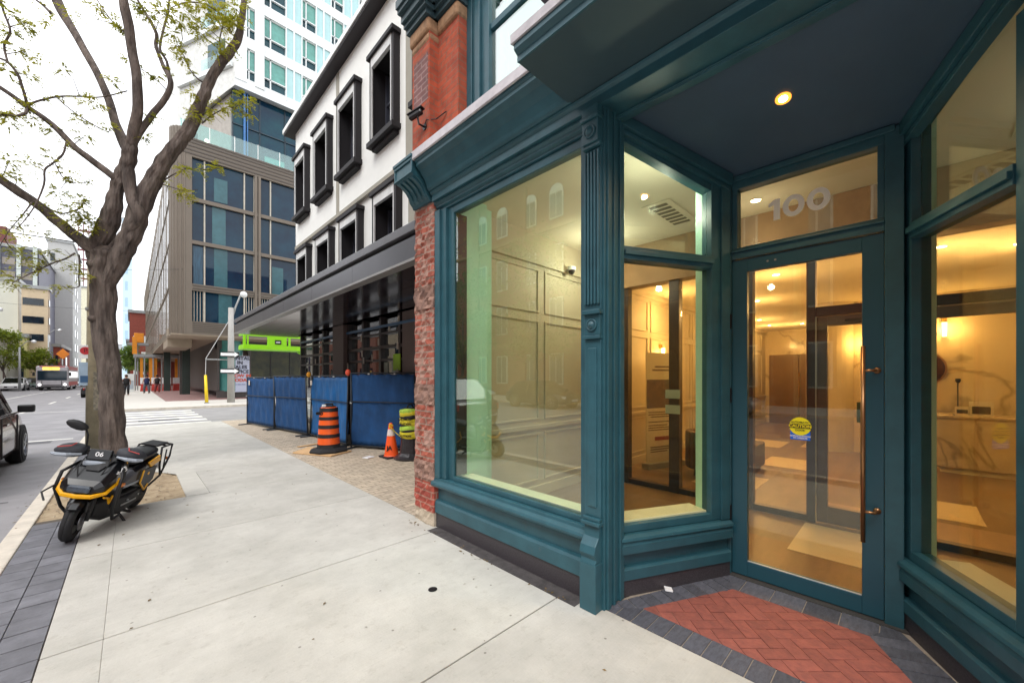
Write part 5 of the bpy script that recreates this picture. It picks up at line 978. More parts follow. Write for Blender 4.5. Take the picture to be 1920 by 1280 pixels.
LIMBS = [('trunk',[(-0.2,9.38,-0.19,0.233),(-0.2,9.38,-0.01,0.201),(-0.2,9.38,0.3,0.179),(-0.22,9.4,0.75,0.166),(-0.24,9.42,1.29,0.16),(-0.27,9.45,1.83,0.156),(-0.33,9.5,2.56,0.168),(-0.33,9.51,3.1,0.174),(-0.33,9.5,3.46,0.18),(-0.29,9.47,3.68,0.174)]),('limb1',[(-0.36,9.53,3.64,0.105),(-0.51,9.55,3.78,0.09),(-0.72,9.63,3.99,0.075),(-0.93,9.7,4.21,0.067),(-1.12,9.77,4.4,0.061),(-1.32,9.83,4.56,0.062),(-1.53,9.91,4.74,0.054),(-1.83,10.07,4.98,0.047)]),('limb2',[(-0.42,9.6,3.62,0.111),(-0.38,9.54,3.86,0.123),(-0.27,9.43,4.17,0.131),(-0.21,9.36,4.44,0.11),(-0.18,9.32,4.72,0.085),(-0.13,9.26,4.95,0.085),(-0.05,9.18,5.13,0.095),(-0.02,9.14,5.32,0.096),(-0.01,9.12,5.52,0.096)]),('limb2b',[(-0.11,9.25,4.84,0.063),(-0.2,9.24,4.91,0.05),(-0.32,9.26,5.01,0.051),(-0.47,9.31,5.14,0.05),(-0.62,9.36,5.26,0.046),(-0.81,9.45,5.5,0.041),(-0.98,9.52,5.67,0.037),(-1.16,9.6,5.8,0.034),(-1.32,9.67,5.94,0.03),(-1.54,9.78,6.1,0.027)]),('limb2c',[(-0.02,9.14,5.36,0.076),(-0.1,9.27,5.59,0.07),(-0.18,9.4,5.89,0.06),(-0.26,9.54,6.28,0.057),(-0.36,9.69,6.65,0.053),(-0.48,9.87,7.0,0.056),(-0.63,10.07,7.4,0.056),(-0.77,10.26,7.76,0.061),(-0.89,10.44,8.08,0.073),(-0.98,10.58,8.4,0.073),(-1.09,10.74,8.87,0.055)]),('limb2d',[(0.0,9.11,5.45,0.077),(0.04,9.02,5.74,0.076),(0.08,8.93,6.07,0.07),(0.07,8.89,6.49,0.066),(0.02,8.88,6.89,0.062),(-0.02,8.87,7.25,0.065),(-0.06,8.86,7.52,0.067),(-0.11,8.85,7.83,0.054),(-0.16,8.85,8.22,0.042)]),('limb2e',[(0.03,9.09,5.5,0.045),(0.13,9.03,5.76,0.046),(0.25,8.96,6.02,0.046),(0.38,8.88,6.26,0.044),(0.48,8.82,6.54,0.041),(0.47,8.88,6.74,0.038),(0.41,8.99,6.93,0.031),(0.35,9.1,7.17,0.027),(0.31,9.18,7.38,0.027),(0.32,9.22,7.6,0.028),(0.24,9.34,7.86,0.024),(0.14,9.49,8.13,0.02),(0.04,9.63,8.4,0.017)]),('limb2f',[(0.48,9.06,6.82,0.028),(0.45,9.18,7.18,0.021),(0.37,9.34,7.44,0.021),(0.41,9.38,7.8,0.018),(0.47,9.41,8.15,0.018),(0.5,9.46,8.49,0.015)]),('limb3',[(-0.14,9.32,3.56,0.139),(-0.05,9.29,3.87,0.135),(0.04,9.26,4.16,0.137),(0.11,9.23,4.48,0.136),(0.24,9.16,4.91,0.121),(0.36,9.1,5.22,0.11),(0.48,9.03,5.48,0.101),(0.63,8.94,5.76,0.096),(0.76,8.87,6.04,0.094),(0.84,8.84,6.32,0.088),(0.93,8.81,6.62,0.082),(1.0,8.79,6.88,0.072),(1.13,8.72,7.2,0.069),(1.28,8.63,7.5,0.067),(1.4,8.56,7.78,0.06),(1.44,8.57,8.08,0.048),(1.48,8.59,8.41,0.045),(1.51,8.61,8.89,0.037)]),('limb3b',[(0.08,9.1,4.25,0.084),(0.02,9.14,4.55,0.09),(-0.01,9.16,4.81,0.086),(-0.04,9.17,5.04,0.089),(-0.04,9.15,5.23,0.07)]),('tw1',[(-1.16,9.56,5.75,0.018),(-1.1,9.66,5.92,0.016),(-0.85,9.58,6.1,0.014),(-0.6,9.5,6.19,0.012),(-0.35,9.43,6.27,0.011),(-0.04,9.29,6.46,0.01)]),('tw2',[(-1.14,9.53,5.79,0.021),(-1.15,9.44,5.63,0.02),(-1.24,9.42,5.53,0.017),(-1.32,9.4,5.5,0.017),(-1.43,9.4,5.43,0.014)]),('tw3',[(-1.15,9.54,5.84,0.021),(-1.19,9.53,6.04,0.018),(-1.24,9.52,6.23,0.02),(-1.34,9.56,6.37,0.017),(-1.41,9.57,6.39,0.015),(-1.51,9.62,6.43,0.014)]),('tw4',[(-1.34,9.59,6.39,0.015),(-1.38,9.66,6.66,0.015),(-1.32,9.64,6.9,0.015),(-1.4,9.76,7.22,0.015),(-1.45,9.83,7.51,0.012)]),('tw5',[(-0.73,9.27,5.28,0.011),(-0.76,9.22,5.06,0.014),(-0.87,9.24,4.88,0.013),(-0.94,9.24,4.76,0.013),(-0.94,9.16,4.52,0.013),(-1.01,9.15,4.21,0.01),(-1.12,9.17,3.93,0.007),(-1.21,9.18,3.76,0.005)]),('tw6',[(-0.67,9.77,3.67,0.015),(-0.77,9.71,3.54,0.012),(-0.89,9.66,3.44,0.011),(-1.03,9.62,3.3,0.009),(-1.16,9.58,3.17,0.008),(-1.29,9.54,3.02,0.005)]),('tw7',[(-0.62,9.72,3.64,0.015),(-0.61,9.67,3.43,0.012),(-0.62,9.66,3.25,0.009),(-0.61,9.61,3.11,0.009),(-0.66,9.62,3.06,0.006)]),('tw8',[(-0.86,9.53,6.07,0.008),(-0.74,9.53,5.97,0.009),(-0.6,9.49,5.86,0.009),(-0.38,9.38,5.72,0.008),(-0.26,9.37,5.69,0.006)]),('tw9',[(1.0,8.76,6.87,0.019),(0.88,8.89,6.91,0.015),(0.75,9.04,7.13,0.011),(0.68,9.13,7.38,0.009),(0.58,9.24,7.58,0.007)]),('tw10',[(0.9,8.79,6.1,0.011),(1.01,8.68,6.23,0.011),(1.13,8.57,6.33,0.009),(1.25,8.45,6.4,0.008),(1.37,8.33,6.29,0.006)]),('tw11',[(0.36,9.18,4.98,0.01),(0.48,9.06,5.1,0.011),(0.62,8.93,5.21,0.009),(0.71,8.84,5.25,0.007),(0.96,8.59,5.23,0.006),(1.1,8.46,5.26,0.006)]),('tw12',[(1.43,8.62,8.05,0.02),(1.29,8.72,8.12,0.016),(1.11,8.85,8.29,0.012),(0.93,8.98,8.38,0.011),(0.72,9.15,8.38,0.011),(0.51,9.31,8.25,0.007)]),('tw13',[(1.2,8.77,7.44,0.012),(1.16,8.86,7.74,0.012),(1.21,8.86,8.07,0.01),(1.27,8.85,8.39,0.008)]),('tw14',[(0.48,8.93,6.49,0.01),(0.29,8.97,6.67,0.008),(0.12,8.99,6.75,0.006)]),('tw15',[(-1.0,10.52,7.97,0.024),(-1.11,10.7,8.16,0.018),(-1.26,10.91,8.35,0.015)]),('tw16',[(-1.02,9.56,4.34,0.011),(-0.89,9.56,4.25,0.014),(-0.78,9.6,4.25,0.011),(-0.6,9.56,4.38,0.012),(-0.56,9.67,4.59,0.009)]),('tw17',[(-1.11,9.64,4.34,0.013),(-1.18,9.57,4.13,0.008),(-1.31,9.56,3.84,0.005),(-1.4,9.51,3.56,0.005)]),('tw18',[(-0.09,9.2,7.38,0.013),(-0.2,9.45,7.6,0.01),(-0.33,9.72,7.92,0.01),(-0.42,9.95,8.2,0.01)]),('tw19',[(0.36,9.18,4.98,0.01),(0.49,9.0,4.91,0.007),(0.66,8.79,4.83,0.005),(0.82,8.59,4.83,0.005)]),('tw20',[(-0.84,9.38,4.92,0.008),(-0.76,9.39,4.75,0.008),(-0.62,9.34,4.7,0.006),(-0.47,9.29,4.77,0.004)])]
LEAVES = [(1.32,8.42,8.19,14,0.27),(1.04,8.57,8.05,14,0.26),(0.83,8.67,8.08,12,0.23),(0.65,8.76,7.93,8,0.17),(1.14,8.51,7.8,10,0.19),(1.25,8.45,7.5,6,0.14),(1.07,8.55,7.36,6,0.13),(1.32,8.42,7.9,8,0.15),(0.79,8.69,7.74,6,0.11),(0.86,8.66,7.62,6,0.11),(0.52,8.83,7.52,6,0.13),(0.65,8.76,7.14,6,0.09),(0.55,8.81,7.3,5,0.09),(1.47,8.34,6.6,10,0.15),(1.21,8.47,6.4,8,0.15),(1.36,8.4,6.43,6,0.1),(1.54,8.3,6.35,5,0.08),(1.0,8.59,6.3,6,0.09),(0.79,8.69,6.18,6,0.09),(0.76,8.71,6.55,4,0.07),(1.07,8.55,5.28,6,0.09),(0.86,8.66,5.2,4,0.07),(0.65,8.76,5.18,4,0.07),(0.69,8.74,4.8,8,0.11),(0.59,8.79,4.8,4,0.07),(0.25,8.96,5.99,4,0.07),(0.16,9.0,5.65,4,0.06),(0.09,9.03,7.79,6,0.11),(0.22,8.97,7.7,6,0.09),(-0.41,9.26,7.65,5,0.07),(-0.19,9.17,7.47,5,0.07),(-1.26,9.61,7.15,6,0.12),(-1.32,9.63,6.88,6,0.1),(-1.15,9.57,7.03,5,0.1),(-1.37,9.65,6.29,6,0.1),(-1.26,9.61,6.66,5,0.08),(-1.1,9.55,5.6,7,0.12),(-1.34,9.64,5.53,7,0.11),(-1.26,9.61,5.63,6,0.1),(-0.5,9.3,6.06,5,0.07),(-0.38,9.25,6.05,4,0.06),(-0.76,9.41,6.5,3,0.06),(-0.22,9.18,6.49,4,0.06),(-0.28,9.21,5.73,5,0.08),(-0.59,9.34,5.74,4,0.07),(-0.85,9.45,5.5,4,0.08),(-0.53,9.31,5.49,4,0.07),(-1.32,9.63,4.92,6,0.11),(-1.1,9.55,4.89,6,0.12),(-0.9,9.47,5.1,5,0.08),(-0.7,9.39,4.81,6,0.09),(-0.82,9.44,4.53,6,0.1),(-1.26,9.61,4.69,6,0.11),(-1.42,9.67,4.73,5,0.1),(-0.62,9.35,4.27,16,0.19),(-0.53,9.31,4.15,16,0.17),(-0.73,9.4,4.12,10,0.14),(-0.59,9.34,4.45,10,0.12),(-0.47,9.29,4.03,10,0.12),(-1.28,9.95,3.1,8,0.12),(-1.4,10.07,3.19,8,0.12),(-1.13,9.8,3.36,6,0.1),(-1.01,9.68,3.36,8,0.1),(-0.92,9.59,3.61,6,0.09),(-1.34,10.01,3.61,8,0.1),(-1.19,9.86,3.53,6,0.1),(-0.79,9.47,3.06,5,0.07),(-0.64,9.32,3.36,5,0.07),(-0.52,9.2,3.23,5,0.07),(-1.22,9.89,3.87,6,0.12),(-1.43,10.1,3.87,6,0.12),(-1.01,9.68,3.95,5,0.1),(-1.21,9.59,4.12,6,0.12),(-0.7,9.39,7.45,3,0.07),(-1.04,9.53,6.57,3,0.07),(-1.13,9.56,6.29,4,0.07),(-0.93,9.48,7.2,3,0.07),(0.29,8.94,6.72,4,0.07),(-0.04,9.09,6.9,3,0.05),(0.35,8.91,7.83,5,0.08),(0.47,8.85,7.82,5,0.08),(0.59,8.79,7.72,4,0.07)]
# ================================================================== SCOOTER
SC = thing('electric_scooter', 'black electric moped with yellow trim and grey hand muffs leaning on its side stand', 'moped', (0, 0, 0))
SBK = mat('scooter_black', (12, 13, 17), 0.3, var=0.1, coat=0.15); SMB = mat('scooter_matt_black', (20, 20, 22), 0.6, var=0.15, scale=8); SYE = mat('scooter_yellow', (228, 164, 8), 0.35, var=0.04); SGR = mat('reflective_grey', (150, 158, 168), 0.45, var=0.04); SGY = mat('scooter_grey_cloth', (84, 85, 90), 0.5, var=0.2)
def P_(mb, name, m, par=SC, **k): return mb.build(name, m, par, local=True, **k)
def oct_(x, zlo, zhi, hw, ch=0.3):
    h = zhi - zlo; c = min(ch * hw, ch * h); return [(x, -hw + c, zlo), (x, hw - c, zlo), (x, hw, zlo + c), (x, hw, zhi - c), (x, hw - c, zhi), (x, -hw + c, zhi), (x, -hw, zhi - c), (x, -hw, zlo + c)]
def wheel(cx, nm, steer=0, cz=0.215, r=0.215):
    t = []
    for k in range(13):
        a = 2 * math.pi * k / 12; t.append((r - 0.048 + 0.048 * math.cos(a), 0.05 * math.sin(a)))
    o = P_(MB().lathe(t[:-1] + [t[0]], (0, 0, 0), 36, 'y'), nm, RUBBER, smooth=True); o.location = (cx, 0, cz); o.rotation_euler = (0, 0, steer)
    m = MB().lathe([(0.118, -0.03), (0.128, -0.03), (0.128, 0.03), (0.118, 0.03)], (0, 0, 0), 30, 'y').lathe([(0.045, -0.05), (0.045, 0.05)], (0, 0, 0), 16, 'y')
    for k in range(5):
        a = 2 * math.pi * k / 5; m.tube([(0.03 * math.cos(a), 0, 0.03 * math.sin(a)), (0.125 * math.cos(a + .25), 0, 0.125 * math.sin(a + .25))], 0.013, 6)
    P_(m, 'rim', SBK, o)
    return o
ST = R(12)
fw = wheel(0.56, 'front_wheel', ST); rw = wheel(-0.55, 'rear_wheel')
# steered assembly parts use the same steer angle about the fork foot
def steer(o): o.location = (0.50, 0, 0); o.rotation_euler = (0, 0, ST); return o
m = MB()
for s in (-1, 1): m.tube([(0.06, s * 0.085, 0.215), (0.0, s * 0.085, 0.42), (-0.10, s * 0.05, 0.62)], [0.02, 0.024, 0.02], 10)
m.tube([(-0.08, 0, 0.58), (-0.17, 0, 0.86)], 0.028, 10); steer(P_(m, 'fork', SMB, smooth=True))
fd = MB(); rg = []
for k in range(10):
    a = R(45 + 90 * k / 9); rg.append([(0.06 + (0.235) * math.cos(a), -0.065, 0.215 + 0.235 * math.sin(a)), (0.06 + 0.26 * math.cos(a), -0.03, 0.215 + 0.26 * math.sin(a)), (0.06 + 0.26 * math.cos(a), 0.03, 0.215 + 0.26 * math.sin(a)), (0.06 + 0.235 * math.cos(a), 0.065, 0.215 + 0.235 * math.sin(a))])
fd.loft(rg); fd.box(-0.02, 0.12, 0.066, 0.085, 0.33, 0.44).box(-0.02, 0.12, -0.085, -0.066, 0.33, 0.44); steer(P_(fd, 'front_fender', SBK, bevel=0.004))
# fairing
FR = P_(MB().loft([oct_(0.62, 0.44, 0.52, 0.13), oct_(0.58, 0.42, 0.58, 0.19), oct_(0.46, 0.40, 0.68, 0.215), oct_(0.34, 0.36, 0.76, 0.20), oct_(0.26, 0.30, 0.80, 0.17)]), 'front_fairing', SBK, bevel=0.008); FR.location.z = .09
P_(MB().add([(0.50, -0.06, 0.665), (0.50, 0.06, 0.665), (0.36, 0.13, 0.785), (0.30, 0.0, 0.86), (0.36, -0.13, 0.785), (0.34, 0, 0.74)], [(0, 1, 2, 3, 4), (0, 5, 1), (1, 5, 2), (2, 5, 3), (3, 5, 4), (4, 5, 0)]), 'visor', SMB, FR)
P_(MB().loft([oct_(0.640, 0.455, 0.505, 0.095, .2), oct_(0.625, 0.45, 0.53, 0.10, .2)]), 'headlight', mat('headlight_lens', (70, 78, 88), 0.1, var=0.25, scale=20), FR, bevel=0.004)
yb = MB()
for pts in ([(0.40, 0.232, 0.56), (0.56, 0.205, 0.455), (0.635, 0.12, 0.425), (0.65, 0, 0.42), (0.635, -0.12, 0.425), (0.56, -0.205, 0.455), (0.50, -0.225, 0.53)],): yb.tube(pts, [0.012, 0.02, 0.024, 0.024, 0.024, 0.02, 0.012], 6)
yb.tube([(0.46, 0.222, 0.50), (0.42, 0.225, 0.60)], 0.008, 5).tube([(0.54, 0.19, 0.40), (0.45, 0.19, 0.37), (0.42, 0.19, 0.30), (0.38, 0.19, 0.38)], 0.012, 5).tube([(0.26, 0.172, 0.62), (0.23, 0.18, 0.80)], 0.008, 5)
P_(yb, 'yellow_trim', SYE).location.z = .085
text('lettering', '+43', 0.085, (0.40, 0.222, 0.755), (R(80), R(-25), R(168)), WV, SC, ext=0.002, bold=0.001, local=True)
P_(MB().loft([oct_(0.30, 0.20, 0.80, 0.17), oct_(0.22, 0.18, 0.82, 0.19), oct_(0.18, 0.20, 0.80, 0.16)]), 'leg_shield', SMB, bevel=0.01).location.z = .05
P_(MB().loft([oct_(0.44, 0.22, 0.40, 0.10), oct_(0.30, 0.14, 0.42, 0.15), oct_(0.0, 0.12, 0.38, 0.17), oct_(-0.30, 0.16, 0.40, 0.15), oct_(-0.40, 0.24, 0.38, 0.10)]), 'battery_case', SMB, bevel=0.012)
P_(MB().box(-0.16, 0.26, -0.17, 0.17, 0.385, 0.41), 'floorboard', RUBBER, bevel=0.006)
P_(MB().loft([oct_(0.18, 0.44, 0.50, 0.12), oct_(0.08, 0.43, 0.60, 0.15), oct_(-0.12, 0.42, 0.66, 0.15), oct_(-0.20, 0.42, 0.64, 0.13)]), 'storage_bag', SGY, bevel=0.02)
P_(MB().box(-0.18, 0.12, 0.152, 0.158, 0.47, 0.50), 'reflective_strip', SGR)
RB = P_(MB().loft([oct_(-0.08, 0.40, 0.66, 0.14), oct_(-0.25, 0.36, 0.72, 0.165), oct_(-0.50, 0.44, 0.74, 0.15), oct_(-0.70, 0.56, 0.74, 0.10)]), 'rear_body', SBK, bevel=0.012)
P_(MB().loft([oct_(-0.06, 0.68, 0.76, 0.10), oct_(-0.18, 0.69, 0.82, 0.14), oct_(-0.38, 0.72, 0.83, 0.145), oct_(-0.52, 0.74, 0.84, 0.13), oct_(-0.66, 0.76, 0.86, 0.10)]), 'seat', mat('seat_black', (26, 26, 28), 0.45, var=0.1), sub=1, smooth=True)
P_(MB().box(-0.86, -0.58, -0.10, 0.10, 0.845, 0.875), 'rack_pad', SMB, bevel=0.012)
for s in (-1, 1):
    P_(MB().prism([(-0.28, 0.70), (-0.52, 0.76), (-0.56, 0.68), (-0.36, 0.63)], s * 0.155, s * 0.178), 'yellow_panel', SYE, RB, bevel=0.004)
    P_(MB().prism([(-0.22, 0.62), (-0.52, 0.62), (-0.50, 0.44), (-0.34, 0.34), (-0.20, 0.44)], s * 0.158, s * 0.172), 'side_cover', mat('side_cover_grey', (52, 52, 56), 0.5), RB, bevel=0.004)
    P_(MB().tube([(-0.20, s * 0.176, 0.62), (-0.18, s * 0.176, 0.46), (-0.32, s * 0.176, 0.34), (-0.38, s * .176, 0.40)], 0.011, 5).lathe([(0.012, s * .176), (0.02, s * .176), (0.02, s * .172), (.012, s * .172)], (-0.34, 0, 0.55), 14, 'y'), 'yellow_edge', SYE, RB)
m = MB()
for s in (-1, 1):
    m.tube([(-0.42, s * 0.17, 0.36), (-0.62, s * 0.19, 0.46), (-0.78, s * 0.18, 0.70), (-0.90, s * 0.13, 0.84), (-0.62, s * 0.13, 0.84), (-0.58, s * .17, 0.62), (-0.62, s * .19, .46)], 0.013, 8)
    m.tube([(-0.68, s * .18, .56), (-0.72, s * .15, .80)], 0.009, 6)
m.tube([(-0.90, -0.13, 0.84), (-0.90, 0.13, 0.84)], 0.013, 8).tube([(-0.76, -0.13, 0.84), (-0.76, 0.13, 0.84)], 0.010, 8); P_(m, 'rear_rack', SMB, smooth=True)
for s in (-1, 1): P_(MB().tube([(0.34, s * 0.19, 0.80), (0.46, s * 0.27, 0.70), (0.50, s * 0.27, 0.52), (0.40, s * 0.23, 0.30), (0.28, s * 0.20, 0.16), (0.10, s * 0.18, 0.15)], 0.016, 8), 'crash_bar', SMB, smooth=True)
P_(MB().tube([(0.50, -0.27, 0.56), (0.60, -0.31, 0.50), (0.66, -0.24, 0.44)], 0.009, 6).tube([(0.50, 0.27, 0.56), (0.44, 0.25, 0.60)], 0.009, 6), 'crash_bar_link', SMB)
P_(MB().tube([(-0.55, 0.08, 0.215), (-0.30, 0.09, 0.30)], 0.025).tube([(-0.55, -0.08, 0.215), (-0.30, -0.09, 0.30)], 0.025).tube([(-0.53, 0.10, 0.24), (-0.46, 0.13, 0.56)], 0.022), 'swing_arm', SMB)
P_(MB().tube([(-0.02, 0.08, 0.16), (0.04, 0.30, -0.035)], 0.014).box(0.0, 0.09, 0.28, 0.34, -0.055, -0.038), 'side_stand', SMB); P_(MB().tube([(-0.10, -0.12, 0.14), (-0.22, -0.16, 0.08), (-0.22, 0.14, 0.08), (-0.10, 0.12, 0.14)], 0.014), 'centre_stand', SMB)
P_(MB().lathe([(0.095, 0.062), (0.095, 0.066), (0.05, 0.066), (0.05, 0.062)], (0, 0, 0), 24, 'y'), 'brake_disc', mat('steel_disc', (170, 170, 174), .3, metal=.8), fw)
for s in (-1, 1):
    P_(MB().obox((0.40, s * 0.25, 0.60), (0.07, 0.05, 0.035)), 'turn_signal', mat('amber_lens', (214, 120, 30), .2), bevel=0.008)
    P_(MB().obox((-0.80, s * 0.15, 0.66), (0.05, 0.05, 0.035)), 'turn_signal', mat('amber_lens', (214, 120, 30), .2), bevel=0.008)
P_(MB().box(-0.80, -0.79, -0.09, 0.09, 0.50, 0.61), 'licence_plate', WV); P_(MB().box(-0.73, -0.70, -0.06, 0.06, 0.66, 0.70), 'tail_light', mat('tail_red', (150, 16, 16), .25), RB)
P_(MB().tube([(0.10, 0.10, 0.30), (0.22, 0.17, 0.42), (0.30, 0.16, 0.60)], 0.007, 6).tube([(0.10, -0.10, 0.30), (0.24, -0.16, 0.44), (0.30, -0.14, 0.60)], 0.007, 6), 'brake_hose', RUBBER)
P_(MB().lathe([(.006, .17), (.012, .17), (.012, .185), (.006, .185)], (0.0, 0, .30), 8, 'y').lathe([(.006, .15), (.012, .15), (.012, .165), (.006, .165)], (-.25, 0, .30), 8, 'y').box(-.2, .1, .165, .172, .25, .27), 'case_latch', GREY)
P_(MB().lathe([(0.10, -0.07), (0.105, 0.0), (0.10, 0.07)], (-0.55, 0, 0.215), 20, 'y'), 'hub_motor', SMB)
# handlebar group (steered)
HB = steer(P_(MB().tube([(-0.22, 0.34, 0.93), (-0.18, 0.16, 0.90), (-0.16, 0.0, 0.885), (-0.18, -0.16, 0.90), (-0.22, -0.34, 0.93)], 0.014, 8).box(-0.22, -0.13, -0.10, 0.10, 0.87, 0.91), 'handlebar', SMB, smooth=False))
P_(MB().obox((-0.125, 0, 0.90), (0.05, 0.20, 0.12), (0, R(-18), 0)), 'display', SBK, HB, bevel=0.01); text('lettering', '06', 0.07, (-0.096, 0.0, 0.912), (R(72), 0, R(90)), WV, HB, ext=0.001, bold=0.001, local=True)
P_(MB().loft([oct_(-0.10, 0.80, 0.84, 0.10, .2), oct_(-0.07, 0.785, 0.835, 0.11, .2), oct_(-0.06, 0.79, 0.82, 0.10, .2)]), 'display_cowl', SGR, HB, bevel=0.01)
for s in (-1, 1):
    rg = []
    for k in range(7):
        u = k / 6; y = s * (0.13 + 0.26 * u); w_ = (0.035 + 0.06 * math.sin(math.pi * min(1, u * .8 + .12))) * (0.35 if k == 6 else 1)
        rg.append([(-0.19 + w_ * 1.25 * math.cos(R(q)), y, 0.925 + w_ * 0.85 * math.sin(R(q)) - (0.02 * u)) for q in range(0, 360, 36)])
    mf = P_(MB().loft(rg), 'hand_muff', mat('muff_grey', (48, 50, 56), 0.7, var=0.15, scale=12), HB, smooth=True)
    P_(MB().tube([(-0.115, s * 0.15, 0.895), (-0.055, s * 0.25, 0.89), (-0.065, s * 0.33, 0.885), (-0.10, s * 0.38, 0.885)], [0.014, 0.022, 0.022, 0.014], 6), 'reflective_strip', SGR, HB)
    P_(MB().tube([(-0.15, s * 0.22, 1.005), (-0.09, s * 0.24, 0.985), (-0.07, s * .34, .965)], 0.006, 5), 'red_line', mat('muff_red', (180, 60, 56), 0.6), HB)
m = MB().tube([(-0.17, -0.14, 0.90), (-0.14, -0.15, 1.06), (-0.15, -0.18, 1.12)], 0.009, 8); P_(m, 'mirror_stem', SMB, HB).location.z = .05
mi_ = MB(); rg = []
for k in range(5):
    x = (-0.17, -0.155, -0.135, -0.12, -0.112)[k]; sc_ = (0.75, 1, 1, .85, .5)[k]; rg.append([(x, -0.255 + 0.095 * sc_ * math.cos(R(q)) , 1.155 + 0.052 * sc_ * math.sin(R(q)) - 0.25 * (0.095 * sc_ * math.cos(R(q)))) for q in range(0, 360, 30)])
P_(mi_.loft(rg), 'mirror', SMB, HB, smooth=True).location.z = .05
P_(MB().tube([(-0.10, -0.10, 0.88), (0.0, -0.12, 0.80), (0.05, -0.08, 0.66)], 0.006, 6).tube([(-0.10, 0.10, 0.88), (0.0, 0.12, 0.82), (0.06, 0.08, 0.66)], 0.006, 6), 'cable', RUBBER, HB)
SC.location = (-0.22, 6.20, 0.0); SC.rotation_euler = (R(-13), 0, R(-116)); SC.scale = (.9, .9, .9)

